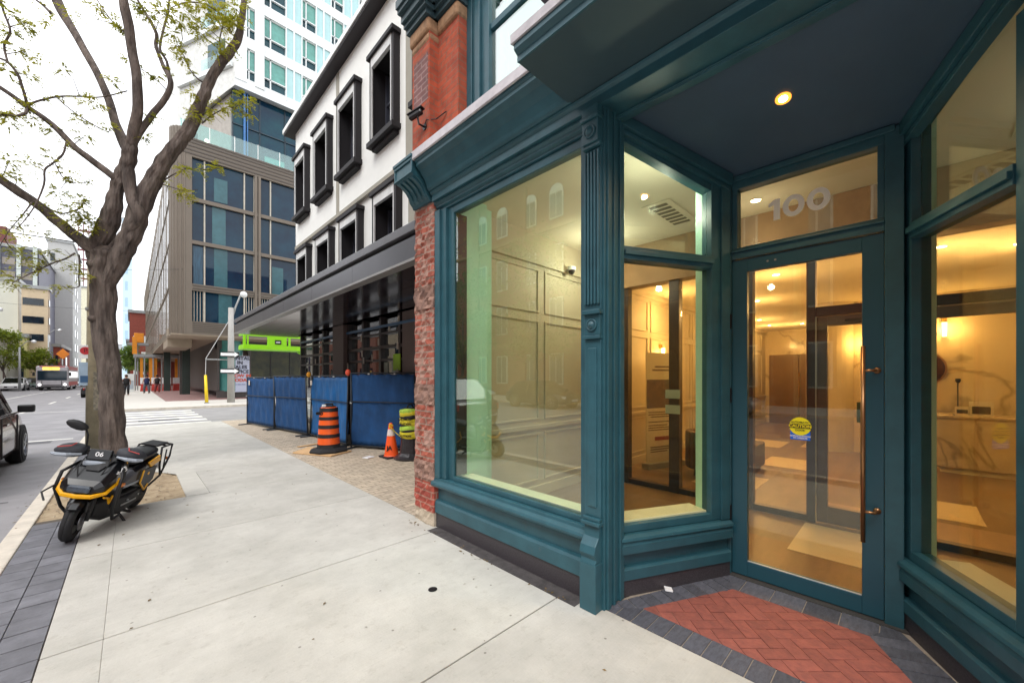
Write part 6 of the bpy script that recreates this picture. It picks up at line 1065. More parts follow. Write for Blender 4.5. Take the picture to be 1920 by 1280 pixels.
# ================================================================== VEHICLES
def car(label, loc, yaw, col, L=4.6, Wd=1.84, H=1.62, group=None, cat='car', name='parked_car', rough=0.25, detail=True, z_=-0.12):
    t = thing(name, label, cat, (0, 0, 0), group); PM = mat('car_paint_%d_%d_%d' % col, col, rough, var=0.04, coat=0.6); h = L / 2; hw = Wd / 2
    def ring(x, zb, zt, w_, crown=0.03): return [(x, -w_ * .9, zb), (x, w_ * .9, zb), (x, w_, zb + .14), (x, w_ * 1.0, zb + (zt - zb) * .6), (x, w_ * .95, zt), (x, w_ * .5, zt + crown), (x, -w_ * .5, zt + crown), (x, -w_ * .95, zt), (x, -w_ * 1.0, zb + (zt - zb) * .6), (x, -w_, zb + .14)]
    B = H * .60
    body = MB().loft([ring(-h, .42, B * .86, hw * .80), ring(-h + .12, .30, B * .96, hw * .94), ring(-h * .6, .24, B, hw), ring(0, .22, B, hw), ring(h * .42, .22, B * .99, hw), ring(h * .62, .24, B * .93, hw * .99), ring(h - .28, .26, B * .86, hw * .93), ring(h - .06, .32, B * .76, hw * .82), ring(h, .40, B * .62, hw * .70)])
    bo = body.build('body', PM, t, local=True, smooth=True, bevel=0.02); bo.data.polygons.foreach_set('use_smooth', [True] * len(bo.data.polygons))
    def gr(x, z, w_): return [(x, -w_, B - .02), (x, w_, B - .02), (x, w_ * .80 if z > B + .1 else w_, z), (x, -w_ * .80 if z > B + .1 else -w_, z)]
    GM = mat('car_glass', (18, 20, 22), 0.05, var=0.1, spec=0.7)
    pts = [(-h + .30, B + .02, hw * .86), (-h * .62, H - .08, hw * .93), (-h * .2, H - .015, hw * .95), (h * .12, H - .03, hw * .95), (h * .48, B + .03, hw * .88)]
    MB().loft([gr(*p) for p in pts]).build('windows', GM, t, local=True, smooth=False)
    rf = [[(x, -w_ * .80, z), (x, w_ * .80, z), (x, w_ * .72, z + .045), (x, -w_ * .72, z + .045)] for x, z, w_ in pts[1:4]]
    MB().loft(rf).build('roof', PM, t, local=True, bevel=0.015)
    for s in (-1, 1):
        pm = MB()
        for a, b in ((0, 1), (4, 3)): pm.tube([(pts[a][0], s * pts[a][2] * .99, pts[a][1] - .02), (pts[b][0], s * pts[b][2] * .81, pts[b][1])], 0.035, 6)
        pm.tube([(-h * .18, s * hw * .97, B - .01), (-h * .18, s * hw * .78, H - .03)], 0.03, 6)
        if detail: pm.tube([(x, s * hw * .985, B - .01) for x in (-h * .8, 0, h * .45)], 0.018, 6)
        pm.build('pillar_trim', PM, t, local=True)
    for x in (-h * .60, h * .62):
        for s in (-1, 1):
            MB().lathe([(.36, s * (hw - .16)), (.40, s * (hw - .1)), (.40, s * (hw + 0.012)), (.35, s * (hw + 0.014))], (x, 0, 0.35), 26, 'y').build('wheel_arch', mat('arch_black', (18, 18, 19), 0.8), t, local=True)
            o = MB().lathe([(.20, s * (hw - .20)), (.315, s * (hw - .2)), (.34, s * (hw - .16)), (.34, s * (hw - 0.0)), (.315, s * (hw + 0.03)), (.22, s * (hw + .03))], (x, 0, 0.345), 28, 'y').build('wheel', RUBBER, t, local=True, smooth=False)
            r_ = MB().lathe([(.215, s * (hw + .0)), (.225, s * (hw + .036)), (.205, s * (hw + .036)), (.20, s * (hw + .0))], (x, 0, .345), 24, 'y').lathe([(.05, s * hw), (.05, s * (hw + .035))], (x, 0, .345), 12, 'y')
            for k in range(7):
                a = 2 * math.pi * k / 7; r_.tube([(x + .04 * math.cos(a), s * (hw + .022), .345 + .04 * math.sin(a)), (x + .21 * math.cos(a), s * (hw + .026), .345 + .21 * math.sin(a))], 0.016, 5)
            r_.build('rim', mat('alloy_rim', (170, 172, 176), 0.3, metal=0.8), o, local=True)
    for s in (-1, 1):
        MB().obox((h * .40, s * (hw + .11), B + .07), (.10, .22, .15), (0, 0, s * .12)).build('mirror', mat('mirror_black', (22, 22, 24), 0.4) if detail else PM, t, local=True, bevel=0.03)
        MB().obox((h - .20, s * hw * .68, B * .70), (.22, .34, .13), (0, 0, -s * .35)).build('headlight', mat('headlight_clear', (226, 228, 230), 0.15, var=.02), t, local=True, bevel=0.02)
        MB().obox((-h + .08, s * hw * .74, B * .80), (.14, .24, .18), (0, 0, s * .2)).build('tail_light', mat('tail_red', (150, 16, 16), 0.25), t, local=True, bevel=0.02)
        if detail:
            MB().box(-h * .5, -h * .38, s * hw * 1.0 - .01, s * hw * 1.0 + .03, B * .82, B * .85).box(h * .0, h * .07, s * hw * 1.0 - .01, s * hw * 1.0 + .03, B * .82, B * .85).build('door_handle', PM, t, local=True)
            for x in (-h * .18, h * .36, -h * .56): MB().box(x, x + .008, s * hw * 1.0 - .02, s * hw + .0035, .32, B * .97).build('door_seam', BLACK, t, local=True)
    MB().box(h - .06, h + .012, -hw * .5, hw * .5, B * .42, B * .60).build('grille', BLACK, t, local=True, bevel=0.01)
    MB().box(h - .02, h + .022, -.25, .25, .42, .53).build('licence_plate', mat('plate_white', (216, 218, 222)), t, local=True)
    t.location = (loc[0], loc[1], z_); t.rotation_euler = (0, 0, yaw); ORG[t.name] = Vector((0, 0, 0)); return t
NORTH, SOUTH = R(90), R(-90)
car('dark maroon brown SUV with black mirror at the left photo edge', (-2.50, 11.15), NORTH, (56, 24, 26), 4.7, 1.86, 1.72, name='suv', cat='suv')
G1 = 'cars far down the street'
car('white pickup shaped car at the far left kerb beyond the intersection', (-10.2, 77), SOUTH, (232, 232, 230), 4.8, 1.9, 1.6, G1, detail=False)
car('grey green car parked behind the white car beside the bus', (-9.9, 86), SOUTH, (128, 150, 142), 4.6, 1.85, 1.55, G1, detail=False)
car('white car right behind the bus on its right side', (-5.9, 98), SOUTH, (236, 236, 236), 4.6, 1.85, 1.55, G1, detail=False)
car('small white car farthest down the street right of the bus', (-5.6, 118), SOUTH, (220, 224, 230), 4.5, 1.8, 1.5, G1, detail=False)
car('black car half hidden behind the street tree trunk', (-1.98, 49), NORTH, (26, 26, 30), 4.6, 1.85, 1.5, G1, detail=False)
G2 = 'cars parked on the opposite side mirrored in the shop glass'
for y, c_, l in ((6.5, (150, 154, 158), 'silver car parked opposite the entrance mirrored low in the glass'), (14.5, (40, 42, 48), 'black car parked opposite under the middle street tree'), (21.5, (210, 212, 214), 'white car parked opposite beyond the third street tree')):
    car(l, (-11.9, y), SOUTH, c_, 4.5, 1.8, 1.48, G2)
bs = thing('city_bus', 'white and red city bus with lit orange route display coming down the street', 'bus', (-7, 75, -0.12)); BW = mat('bus_white', (190, 186, 190), 0.35); BRD = mat('bus_red', (196, 44, 44), 0.35)
x0, x1, y0, y1 = -8.35, -5.7, 75.0, 87.0
MB().box(x0, x1, y0, y1, 0.2, 2.95).build('body', BW, bs, bevel=0.16); MB().box(x0 - .01, x1 + .012, y0 + .6, y1, 2.5, 2.95).box(x0 + .3, x1 - .3, y0 - .012, y0 + .1, 2.82, 2.93).box(x1, x1 + .012, y0 + .4, y1, .45, .95).build('red_band', BRD, bs)
MB().box(x0 + .12, x1 - .12, y0 - .03, y0 + .1, 1.15, 2.35).build('windscreen', GM_ := mat('bus_glass', (24, 44, 56), 0.05), bs, bevel=0.02); MB().box(x1 - .01, x1 + .02, y0 + .5, y1 - .5, 1.35, 2.3).build('side_window', GM_, bs)
MB().box(x0 + .55, x1 - .75, y0 - .04, y0, 2.45, 2.8).build('route_display', mat('route_amber', (255, 170, 40), emit=(1, .55, .1), estr=1.5), bs); text('lettering', '75', 0.3, (x0 + 1.2, y0 - .05, 2.62), FACE_S, INK, bs)
for x in (x0 + .3, x1 - .3): MB().lathe([(.12, -.03), (.12, .02)], (x, y0 - .01, .62), 14, 'y').build('headlight', mat('headlight_lit', (255, 255, 255), emit=(1, 1, .95), estr=3), bs)
MB().box(x0 + .5, x1 - .5, y0 - .5, y0 - .05, .5, .58).box(x0 + .5, x0 + .56, y0 - .5, y0 - .44, .5, 1.1).box(x1 - .56, x1 - .5, y0 - .5, y0 - .44, .5, 1.1).build('bike_rack', BLACK, bs); MB().box(x0 + .1, x1 - .1, y0 - .02, y0 + .2, .2, .38).build('bumper', BLACK, bs)
for x in (x0 - .15, x1 + .15): MB().box(x - .1, x + .1, y0 - .15, y0 - .05, 1.7, 2.15).build('mirror', BLACK, bs)
for x in (x0 + .15, x1 - .15):
    for y in (y0 + 2.4, y1 - 3): MB().lathe([(.2, -.14), (.46, -.13), (.48, 0), (.46, .155), (.2, .16)], (x, y, .36), 20, 'x').build('wheel', RUBBER, bs)

# ================================================================== PEOPLE (far off, standing and walking)
def person(label, x, y, yaw, top, legs, stride=0.12, group='pedestrians by the construction hoarding'):
    t = thing('person', label, 'person', (x, y, 0), group)
    J = {'pel': (0, 0, .95), 'che': (0, 0, 1.32), 'nek': (0, 0, 1.5), 'hed': (0, 0.01, 1.62), 'hd2': (0, 0.02, 1.72), 'sl': (-.19, 0, 1.42), 'el': (-.25, .02, 1.15), 'hl': (-.24, .12, .92), 'sr': (.19, 0, 1.42), 'er': (.25, -.02, 1.15), 'hr': (.25, .06, .9),
         'tl': (-.1, 0, .9), 'kl': (-.11, stride + .03, .5), 'al': (-.11, stride, .09), 'fl': (-.11, stride + .15, .04), 'tr': (.1, 0, .9), 'kr': (.11, -stride + .05, .5), 'ar': (.11, -stride - .05, .09), 'fr': (.11, -stride + .1, .04)}
    rad = dict(pel=.15, che=.16, nek=.06, hed=.1, hd2=.08, sl=.07, el=.05, hl=.04, sr=.07, er=.05, hr=.04, tl=.1, kl=.07, al=.045, fl=.04, tr=.1, kr=.07, ar=.045, fr=.04)
    ks = list(J); E_ = [('pel', 'che'), ('che', 'nek'), ('nek', 'hed'), ('hed', 'hd2'), ('che', 'sl'), ('sl', 'el'), ('el', 'hl'), ('che', 'sr'), ('sr', 'er'), ('er', 'hr'), ('pel', 'tl'), ('tl', 'kl'), ('kl', 'al'), ('al', 'fl'), ('pel', 'tr'), ('tr', 'kr'), ('kr', 'ar'), ('ar', 'fr')]
    me = bpy.data.meshes.new('body'); me.from_pydata([J[k] for k in ks], [(ks.index(a), ks.index(b)) for a, b in E_], []); o = bpy.data.objects.new('body', me); COL.objects.link(o); o.parent = t
    sk = o.modifiers.new('skin', 'SKIN'); s2 = o.modifiers.new('sub', 'SUBSURF'); s2.levels = 1; s2.render_levels = 1
    for i, k in enumerate(ks): me.skin_vertices[0].data[i].radius = (rad[k], rad[k] * .8)
    me.skin_vertices[0].data[0].use_root = True; me.materials.append(mat('skin_tone', (170, 124, 100), 0.6))
    MB().loft([[(.2 * math.cos(R(a)) * w_, .14 * math.sin(R(a)) * w_, z) for a in range(0, 360, 30)] for z, w_ in ((.88, .95), (1.1, .95), (1.38, 1.15), (1.48, .6))]).build('jacket', mat('cloth_%d_%d_%d' % top, top, 0.8), t, local=True, smooth=True)
    tr = MB()
    for a, b, c_ in (('tl', 'kl', 'al'), ('tr', 'kr', 'ar')): tr.tube([J[a], J[b], J[c_]], [.12, .09, .065], 10)
    tr.build('trousers', mat('cloth_%d_%d_%d' % legs, legs, 0.8), t, local=True, smooth=True)
    MB().lathe([(.02, 1.78), (.085, 1.75), (.105, 1.68), (.1, 1.62)], (0, -.01, 0), 12).build('hair', mat('dark_hair', (36, 28, 24), 0.8), t, local=True, smooth=True)
    t.rotation_euler = (0, 0, yaw)
person('person in dark blue top walking past the orange hoarding', 1.05, 50, R(20), (34, 44, 84), (90, 92, 100), 0.16)
person('person in dark clothes nearer the mid-rise columns', 1.85, 52, R(200), (40, 36, 40), (120, 60, 60), 0.1)
person('person in black half hidden right of the tree trunk', -0.28, 47, R(180), (22, 22, 26), (30, 30, 36), 0.08)

# ================================================================== CONSTRUCTION BEYOND
cs_ = thing('construction_gantry', 'orange and grey covered walkway scaffolding beyond the tan mid-rise', 'scaffolding', (2, 62, 0)); OR2 = mat('gantry_orange', (226, 142, 32), 0.6, var=0.12, scale=1)
m = MB()
for i in range(7): m.box(0.3 + i * .75, 0.42 + i * .75, 62, 62.12, 0, 4.0)
m.box(0.2, 5.2, 61.9, 66, 3.9, 4.2).build('frame', GREY, cs_); m = MB()
for a, b, z0, z1 in ((0.75, 1.0, 1.2, 3.8), (1.5, 2.2, 1.0, 3.8), (2.9, 3.3, 1.2, 3.8), (0.1, 0.5, 4.2, 6.2), (3.8, 4.4, 1.2, 3.8)): m.box(a, b, 62.2, 62.4, z0, z1)
m.build('orange_panel', OR2, cs_)
for i, x in enumerate((1.1, 2.0, 2.9, 3.8)):
    b_ = thing('water_barrier', ('red and white water barrier, leftmost before the orange walkway', 'red and white water barrier, second from left before the orange walkway', 'red and white water barrier, third from left before the orange walkway', 'red and white water barrier, rightmost before the orange walkway')[i], 'barrier', (x, 59, 0), 'red and white barriers before the walkway')
    MB().prism([(x - .4, 0), (x + .4, 0), (x + .3, .8), (x - .3, .8)], 58.9, 59.2).build('base_block', mat('barrier_red', (190, 60, 50), 0.6), b_, bevel=0.03); MB().box(x - .38, x + .38, 59.0, 59.06, .8, 1.5).build('sign_sheet', WV, b_)
kb = thing('site_kiosk', 'small white cabinet beside the orange construction walkway', 'cabinet', (-0.2, 57, 0)); MB().box(-0.5, 0.25, 57, 57.6, 0, 1.9).build('body', WHITE, kb, bevel=.02); MB().box(-0.44, 0.19, 56.985, 57.0, 0.3, 1.2).build('door', mat('kiosk_grey', (170, 180, 190)), kb)
bx = thing('boom_platform', 'orange and grey hoist cabin raised above the construction walkway', 'hoist', (1, 64, 4)); MB().box(0.25, 1.1, 63, 64, 5.6, 6.7).build('cabin', OR2, bx, bevel=.05); MB().box(-0.3, 1.5, 62.8, 64.4, 5.3, 5.55).build('deck', GREY, bx); MB().box(0.5, 0.62, 63.4, 63.6, 0, 5.3).build('mast', GREY, bx)

# ================================================================== FAR BUILDINGS
def block(name, label, x0, x1, y0, y1, z1, mm, rows, wins_s, wm=None, roof=None, sideE=None, trim=None, z0=0, group=None, wname='window', gw=None):
    """box building; windows on the south face from (x0,x1) spans, on the east face from (y0,y1) spans"""
    t = thing(name, label, 'building', ((x0 + x1) / 2, y0, 0), group); wm = wm or DGLASS
    MB().box(x0, x1, y0, y1, z0, z1).build('wall', mm, t)
    MB().box(x0 - .2, x1 + .2, y0 - .2, y1 + .2, z1, z1 + .5).build('roof', roof or GREY, t)
    cnt = 0
    for (za, zb) in rows:
        for (a, b) in wins_s:
            if cnt > 94: break
            cnt += 1; MB().box(a, b, y0 - .06, y0 + .1, za, zb).build(wname, wm, t)
        for (a, b) in (sideE or []):
            if cnt > 94: break
            cnt += 1; MB().box(x1 - .1, x1 + .06, a, b, za, zb).build(wname, wm, t)
    if trim: trim(t)
    return t
rws = lambda z0, dz, n, h: [(z0 + dz * i, z0 + dz * i + h) for i in range(n)]
BEI = mat('beige_concrete', (206, 186, 156), 0.8, var=0.05); OFFW = mat('off_white_wall', (206, 206, 194), 0.8, var=0.04, scale=.3); GRC = mat('grey_concrete', (178, 178, 176), 0.8, var=0.05)  # far wall tones mixed paler to stand in for washed-out distance
def trim1(t):
    MB().box(-19.9, -14.6, 104, 112, 23.5, 26.3).build('penthouse', mat('brown_metal', (104, 52, 50), 0.6), t)
    m = MB()
    for x in (-17.6, -15.4, -13.3, -11.6): m.box(x, x + .45, 101.4, 101.8, 9, 23.2)
    m.build('concrete_fin', mat('pale_fin', (190, 198, 192), 0.7), t)
block('office_tower', 'far dark striped office block with brown rooftop penthouse at the left edge', -24, -11.0, 102, 125, 22.6, mat('dark_spandrel', (96, 96, 110), 0.6), rws(15.4, 2.2, 3, 1.1), [(-17, -15.5), (-14.8, -13.5), (-12.8, -11.7)], mat('tan_window', (150, 140, 130), 0.3), trim=trim1)
block('blank_wall_building', 'large blank off-white wall building at the far left', -26, -11.9, 92, 101, 15.6, OFFW, [], [])
block('beige_tower', 'beige banded office tower with dark ribbon windows down the street', -11.4, -8.9, 90.5, 92.5, 14.6, BEI, [(4.2, 5.2), (6.9, 7.9), (9.5, 10.5), (12.2, 13.2)], [(-11.3, -9.3)], sideE=[(91, 92)])
block('grey_slab_tower', 'tall narrow grey concrete slab tower behind the beige tower', -12.0, -8.6, 121, 140, 29, GRC, rws(4, 3, 8, 1.6), [(-11.6, -11.0)], sideE=[(124, 126), (129, 131)])
block('cream_tower', 'plain cream tower farther along the street past the grey slab', -10.6, -8.0, 152, 170, 25, mat('cream_wall', (220, 216, 192), 0.8), rws(6, 3.2, 4, 1.2), [(-10, -9.4)])
def steel(t):
    m = MB()
    for i in range(9): m.box(-13.5, -8.2, 205.5, 206, 26 + i * 3.4, 26.6 + i * 3.4)
    for x in (-13.5, -12.2, -10.9, -9.6, -8.4): m.box(x, x + .25, 205.6, 206, 25, 56)
    m.build('open_steel_floor', mat('maroon_steel', (112, 60, 62), 0.7), t)
block('brown_tower', 'far maroon brick tower with open steel floors still rising above it', -13.5, -8.2, 206, 225, 25, mat('maroon_brick', (142, 104, 104), 0.8), rws(4, 3.3, 6, 1.5), [(-12.8, -11.6), (-10.8, -9.6)], trim=steel)
block('green_roof_hall', 'low pale hall with a green copper roof at the far left kerb', -17, -11.0, 78, 86, 6.6, OFFW, [(1.5, 3.2), (4.2, 5.6)], [(-14.6, -13.6), (-12.8, -11.8)], roof=mat('green_copper', (78, 122, 102), 0.6))
block('pale_gabled_house', 'small pale house front with yellowish stone behind the far left tree', -13.5, -10.6, 88.2, 90, 7.2, mat('yellow_stone', (190, 182, 128), 0.8, var=.1), [(1, 2.8), (4, 5.6)], [(-12.9, -12.2), (-11.6, -10.9)])
block('low_red_shop', 'low red brick shop between the beige tower and the grey slab', -8.9, -8.2, 96, 110, 6.4, mat('far_red_brick', (140, 70, 58), 0.8), [(1, 2.5), (3.6, 5)], [(-8.7, -8.4)], sideE=[(98, 100), (103, 105)])
def rbt(t): MB().box(1.0, 2.3, 84.9, 85.0, 9.0, 9.9).build('white_window', WHITE, t)
block('red_brick_block', 'far red brick block with white windows seen past the tan mid-rise', -0.2, 9, 95, 110, 12.8, mat('far_red_brick', (140, 70, 58)), rws(2, 2.8, 3, 1.2), [(.3, .9), (1.3, 1.9)], WHITE)
block('green_scaffold_block', 'far building under green netting right of the tree trunk', -0.6, 6, 118, 130, 9.2, mat('green_netting', (96, 132, 96), 0.8, var=.2, scale=.6), rws(1, 2.2, 3, .9), [(-.2, .8)], mat('net_white', (190, 206, 190)))
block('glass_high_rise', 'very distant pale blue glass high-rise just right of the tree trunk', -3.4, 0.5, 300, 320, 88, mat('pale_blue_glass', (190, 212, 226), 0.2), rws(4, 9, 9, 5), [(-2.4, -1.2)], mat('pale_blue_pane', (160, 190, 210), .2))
block('street_end_block', 'hazy grey block closing the far end of the street', -12, -3.6, 420, 440, 26, mat('hazy_grey', (176, 178, 182), 0.9), rws(3, 4, 5, 1.8), [(-11, -10), (-8.5, -7.5), (-6, -5)])  # haze is put into the flat grey wall colour
# opposite side of the street: mirrored in all the shop glass
OB = thing('opposite_brick_building', 'long red brick warehouse with tall arched windows across the street mirrored in the shop glass', 'building', (-18.2, 5, 0)); OBM = brick('opposite_brick', (150, 78, 60), (132, 66, 54), (120, 96, 84), 0.22, 0.075, 0.008, bump=0.2)
m = MB().box(-30, -18.2, -26, 31, 0, 17.5)
for y in range(-26, 32, 6): m.box(-18.2, -17.95, y - .4, y + .4, 0, 17)
m.build('wall', OBM, OB); MB().box(-30, -17.7, -26.4, 31.4, 17.5, 18.2).box(-18.2, -17.9, -26, 31, 4.0, 4.4).box(-18.2, -17.95, -26, 31, 12.8, 13.05).build('cornice', STONE, OB)
FRM = mat('pale_sash', (196, 204, 196), 0.5); OG = mat('opposite_glass', (86, 104, 108), 0.08, var=0.4, scale=.7, spec=.6)
def arch(y0, y1, z0, z1, x0, x1):
    n = 9; cy = (y0 + y1) / 2; r = (y1 - y0) / 2; pts = [(y0, z0), (y1, z0)] + [(cy + r * math.cos(R(180 * k / n)), z1 - r + r * math.sin(R(180 * k / n))) for k in range(n + 1)]; return MB().prism(pts, x0, x1, 'x')
for i in range(18):
    yc = -24.4 + 3 * i + (0.0 if i % 2 else 0.3)
    for z0, z1, ar in ((1.0, 3.4, 0), (5.2, 7.6, 0), (9.0, 11.6, 0), (13.6, 16.2, 1)):
        f = arch(yc, yc + 1.3, z0, z1, -18.2, -18.1) if ar else MB().box(-18.2, -18.1, yc, yc + 1.3, z0, z1)
        o = f.build('window', FRM, OB); MB().box(-18.1, -18.08, yc + .1, yc + .6, z0 + .1, z1 - (.7 if ar else .1)).box(-18.1, -18.08, yc + .7, yc + 1.2, z0 + .1, z1 - (.7 if ar else .1)).build('pane', OG, o)
for (ya, yb, h, c_, nm, l) in ((33, 52, 11, (156, 140, 120), 'tan_brick_walkup', 'tan brick walk-up beyond the opposite warehouse'), (53, 76, 14, (132, 84, 70), 'dark_brick_walkup', 'darker brick walk-up farther along the opposite side')):
    block(nm, l, -30, -16, ya, yb, h, mat(nm + '_wall', c_, .85, var=.1), rws(1.2, 3.2, int(h / 3.3), 1.6), [], sideE=[(y, y + 1.2) for y in range(ya + 1, yb - 1, 3)])

# ================================================================== TREES
LEAFM = mat('young_leaf', (190, 184, 60), 0.6, col2=(138, 146, 44), scale=3)
def translucent(m, amt=0.35):
    n = m.node_tree.nodes; l = m.node_tree.links; b = n['Principled BSDF']; o = n['Material Output']; t = n.new('ShaderNodeBsdfTranslucent'); l.new(b.inputs['Base Color'].links[0].from_socket, t.inputs[0])
    mx = n.new('ShaderNodeMixShader'); mx.inputs[0].default_value = amt; l.new(b.outputs[0], mx.inputs[1]); l.new(t.outputs[0], mx.inputs[2]); l.new(mx.outputs[0], o.inputs['Surface'])
translucent(LEAFM)
BARK = mat('grey_brown_bark', (118, 106, 98), 0.95, col2=(64, 56, 52), scale=9, bump=1.0, bscale=14, stretch=(1.0, 1.0, 0.22), detail=9, bdist=0.06)
HT = thing('street_tree', 'gnarled honey locust with sparse young leaves growing by the kerb', 'tree', (-0.2, 9.4, 0))
random.seed(21)
def crm(pts, n=4):
    """smooth a (x,y,z,r) chain"""
    out = []; P = [Vector(p[:3]) for p in pts]; r = [p[3] for p in pts]
    for i in range(len(P) - 1):
        p0, p1, p2, p3 = P[max(i - 1, 0)], P[i], P[i + 1], P[min(i + 2, len(P) - 1)]
        for k in range(n):
            t = k / n; out.append((0.5 * ((2 * p1) + (-p0 + p2) * t + (2 * p0 - 5 * p1 + 4 * p2 - p3) * t * t + (-p0 + 3 * p1 - 3 * p2 + p3) * t ** 3), r[i] + (r[i + 1] - r[i]) * t))
    out.append((P[-1], r[-1])); return out
NODES = []
def branch(mb, pts, big):
    c_ = crm(pts, 18 if big else 4); n = 64 if big else (14 if pts[0][3] > .03 else 7); rs = []; up = Vector((1, 0, 0)); s0 = random.random() * 9
    for i, (p, r) in enumerate(c_):
        d = (c_[min(i + 1, len(c_) - 1)][0] - c_[max(i - 1, 0)][0]).normalized(); a = d.cross(up).normalized(); b = a.cross(d).normalized(); ring = []
        for k in range(n):
            t = 2 * math.pi * k / n
            w_ = 1 + (0.055 * math.sin(t * 5 + i * .12 + s0) + 0.035 * math.sin(t * 9 - i * .2 + s0) + (0.022 * math.sin(t * 17 + i * .1 + 2 * math.sin(i * .12)) if big else 0) + 0.05 * math.sin(i * (.4 if big else .9) + s0 + t)) * (1 if r > .025 else .5) + random.uniform(-.012, .012)
            if big:
                q_ = Vector((math.cos(t) * 3.4, math.sin(t) * 3.4, p.z * 2.0 + p.x)); w_ += 0.10 * (0.35 - abs(noise.noise(q_))) + 0.05 * (0.3 - abs(noise.noise(q_ * 2.3)))
            ring.append(p + (a * math.cos(t) + b * math.sin(t)) * r * w_)
        rs.append(ring)
        if r < .09: NODES.append((p, r))
    mb.loft([[tuple(v) for v in ring] for ring in rs])
tm = MB(); lm = MB(); tw = MB()
LB = dict(LIMBS)
for k, pts in LIMBS:
    if k == 'trunk':
        pts = [(q[0], q[1], q[2], q[3] * .9) for q in pts]; pts[0] = (pts[0][0], pts[0][1], -0.1, .34); pts.insert(1, (pts[1][0], pts[1][1], 0.08, .27)); pts[-1] = (*pts[-1][:3], .17); pts.append((pts[-1][0], pts[-1][1], pts[-1][2] + .12, .06)); branch(tm, pts, True)
    elif k.startswith('limb'):
        if k in ('limb1', 'limb2', 'limb3', 'limb3b'):
            z_ = pts[0][2] - .55; tk = min(LB['trunk'], key=lambda q: abs(q[2] - z_)); pts = [(tk[0], tk[1], z_, pts[0][3] * .55)] + [(pts[0][0], pts[0][1], pts[0][2], pts[0][3] * .95)] + list(pts[1:])
        branch(lm, pts, k in ('limb1', 'limb2', 'limb3'))
    else: branch(tw, pts, False)
TRK = tm.build('trunk', BARK, HT, smooth=True)
for o_, x_, z_, s_ in ((0, -.34, 2.0, .075), (0, -.30, 2.75, .085)): pass
T0 = [Vector(p[:3]) for p in LB['trunk']]
for i, (sgn, r) in ((6, (-1, .07)), (8, (-1, .08)), (3, (1, .04))):
    p = T0[i] + Vector((-.70, .05, 0)) * LB['trunk'][i][3] * (1 if sgn < 0 else -.9) + Vector((0, -.06, 0)); MB().lathe([(.01, -r), (r * .7, -r * .6), (r, 0), (r * .75, r * .6), (.01, r * .95)], p, 12).build('burl', BARK, TRK, smooth=True)
lm.build('limb', BARK, HT, smooth=True)
def leaf_spray(m, base, d, n, ln):
    """one pinnate leaf: leaflet pairs along a drooping rachis"""
    d = d.normalized(); side = d.cross(Vector((0, 0, 1))).normalized()
    for k in range(n):
        u = (k + 1) / n; c_ = base + d * ln * u + Vector((0, 0, -0.25 * ln * u * u))
        for s in (-1, 1):
            o = side * s + d * .35 + Vector((0, 0, random.uniform(-.5, .2))); o.normalize(); L_f = random.uniform(.032, .052) * (1.1 - .4 * u); wv = o.cross(Vector((random.uniform(-.4, .4), random.uniform(-.4, .4), 1))).normalized() * L_f * .34
            q = c_ + o * L_f; mid = c_ + o * L_f * .5; m.add([c_, mid + wv, q, mid - wv], [(0, 1, 2, 3)])
lf = MB()
for (x, y, z, n, sp) in LEAVES:
    c_ = Vector((x, y, z)); nd, rd = min(NODES, key=lambda q: (q[0] - c_).length)
    if .05 < (nd - c_).length < 1.3: mid = (nd + c_) / 2 + Vector((random.uniform(-.05, .05), random.uniform(-.05, .05), random.uniform(-.02, .06))); tw.tube([nd, mid, c_], [.007, .005, .003], 5, caps=False)
    for k in range(int(n * 2.5)):
        g3 = Vector((random.gauss(0, 1), random.gauss(0, 1), random.gauss(0, .8))) * sp * .6
        leaf_spray(lf, c_ + g3 * .5, g3 + Vector((0, 0, random.uniform(-.05, .02))), random.randint(4, 7), random.uniform(.07, .15))
for nd, rd in random.sample([q for q in NODES if q[1] < .035 and q[0].z > 2.6], 110):
    for k in range(random.randint(1, 3)): leaf_spray(lf, nd, Vector((random.gauss(0, 1), random.gauss(0, 1), random.gauss(0, .6))), random.randint(3, 6), random.uniform(.05, .12))
    e_ = nd + Vector((random.gauss(0, .08), random.gauss(0, .08), random.gauss(0, .08))); tw.tube([nd, e_], [.005, .002], 4, caps=False)
# crown beyond the frame so that the tree is whole from elsewhere
for k in ('limb1', 'limb2c', 'limb2d', 'limb3', 'limb2b', 'limb2e'):
    e_ = Vector(LB[k][-1][:3]); d0 = (e_ - Vector(LB[k][-3][:3])).normalized(); r0 = LB[k][-1][3]
    for q in range(5):
        dd_ = (d0 + Vector((random.gauss(0, .5), random.gauss(0, .5), random.gauss(.2, .3)))).normalized(); p1 = e_ + dd_ * random.uniform(.5, .9); p2 = p1 + (dd_ + Vector((random.gauss(0, .4), random.gauss(0, .4), random.gauss(.1, .3)))).normalized() * random.uniform(.4, .9)
        tw.tube([e_, p1, p2], [r0 * .55, r0 * .3, .006], 6, caps=False)
        for w_ in range(16): leaf_spray(lf, p1 + (p2 - p1) * random.random() + Vector((random.gauss(0, .15), random.gauss(0, .15), random.gauss(0, .12))), Vector((random.gauss(0, 1), random.gauss(0, 1), random.gauss(0, .5))), 6, .13)
tw.build('twig', BARK, HT, smooth=True); lf.build('foliage', LEAFM, HT)
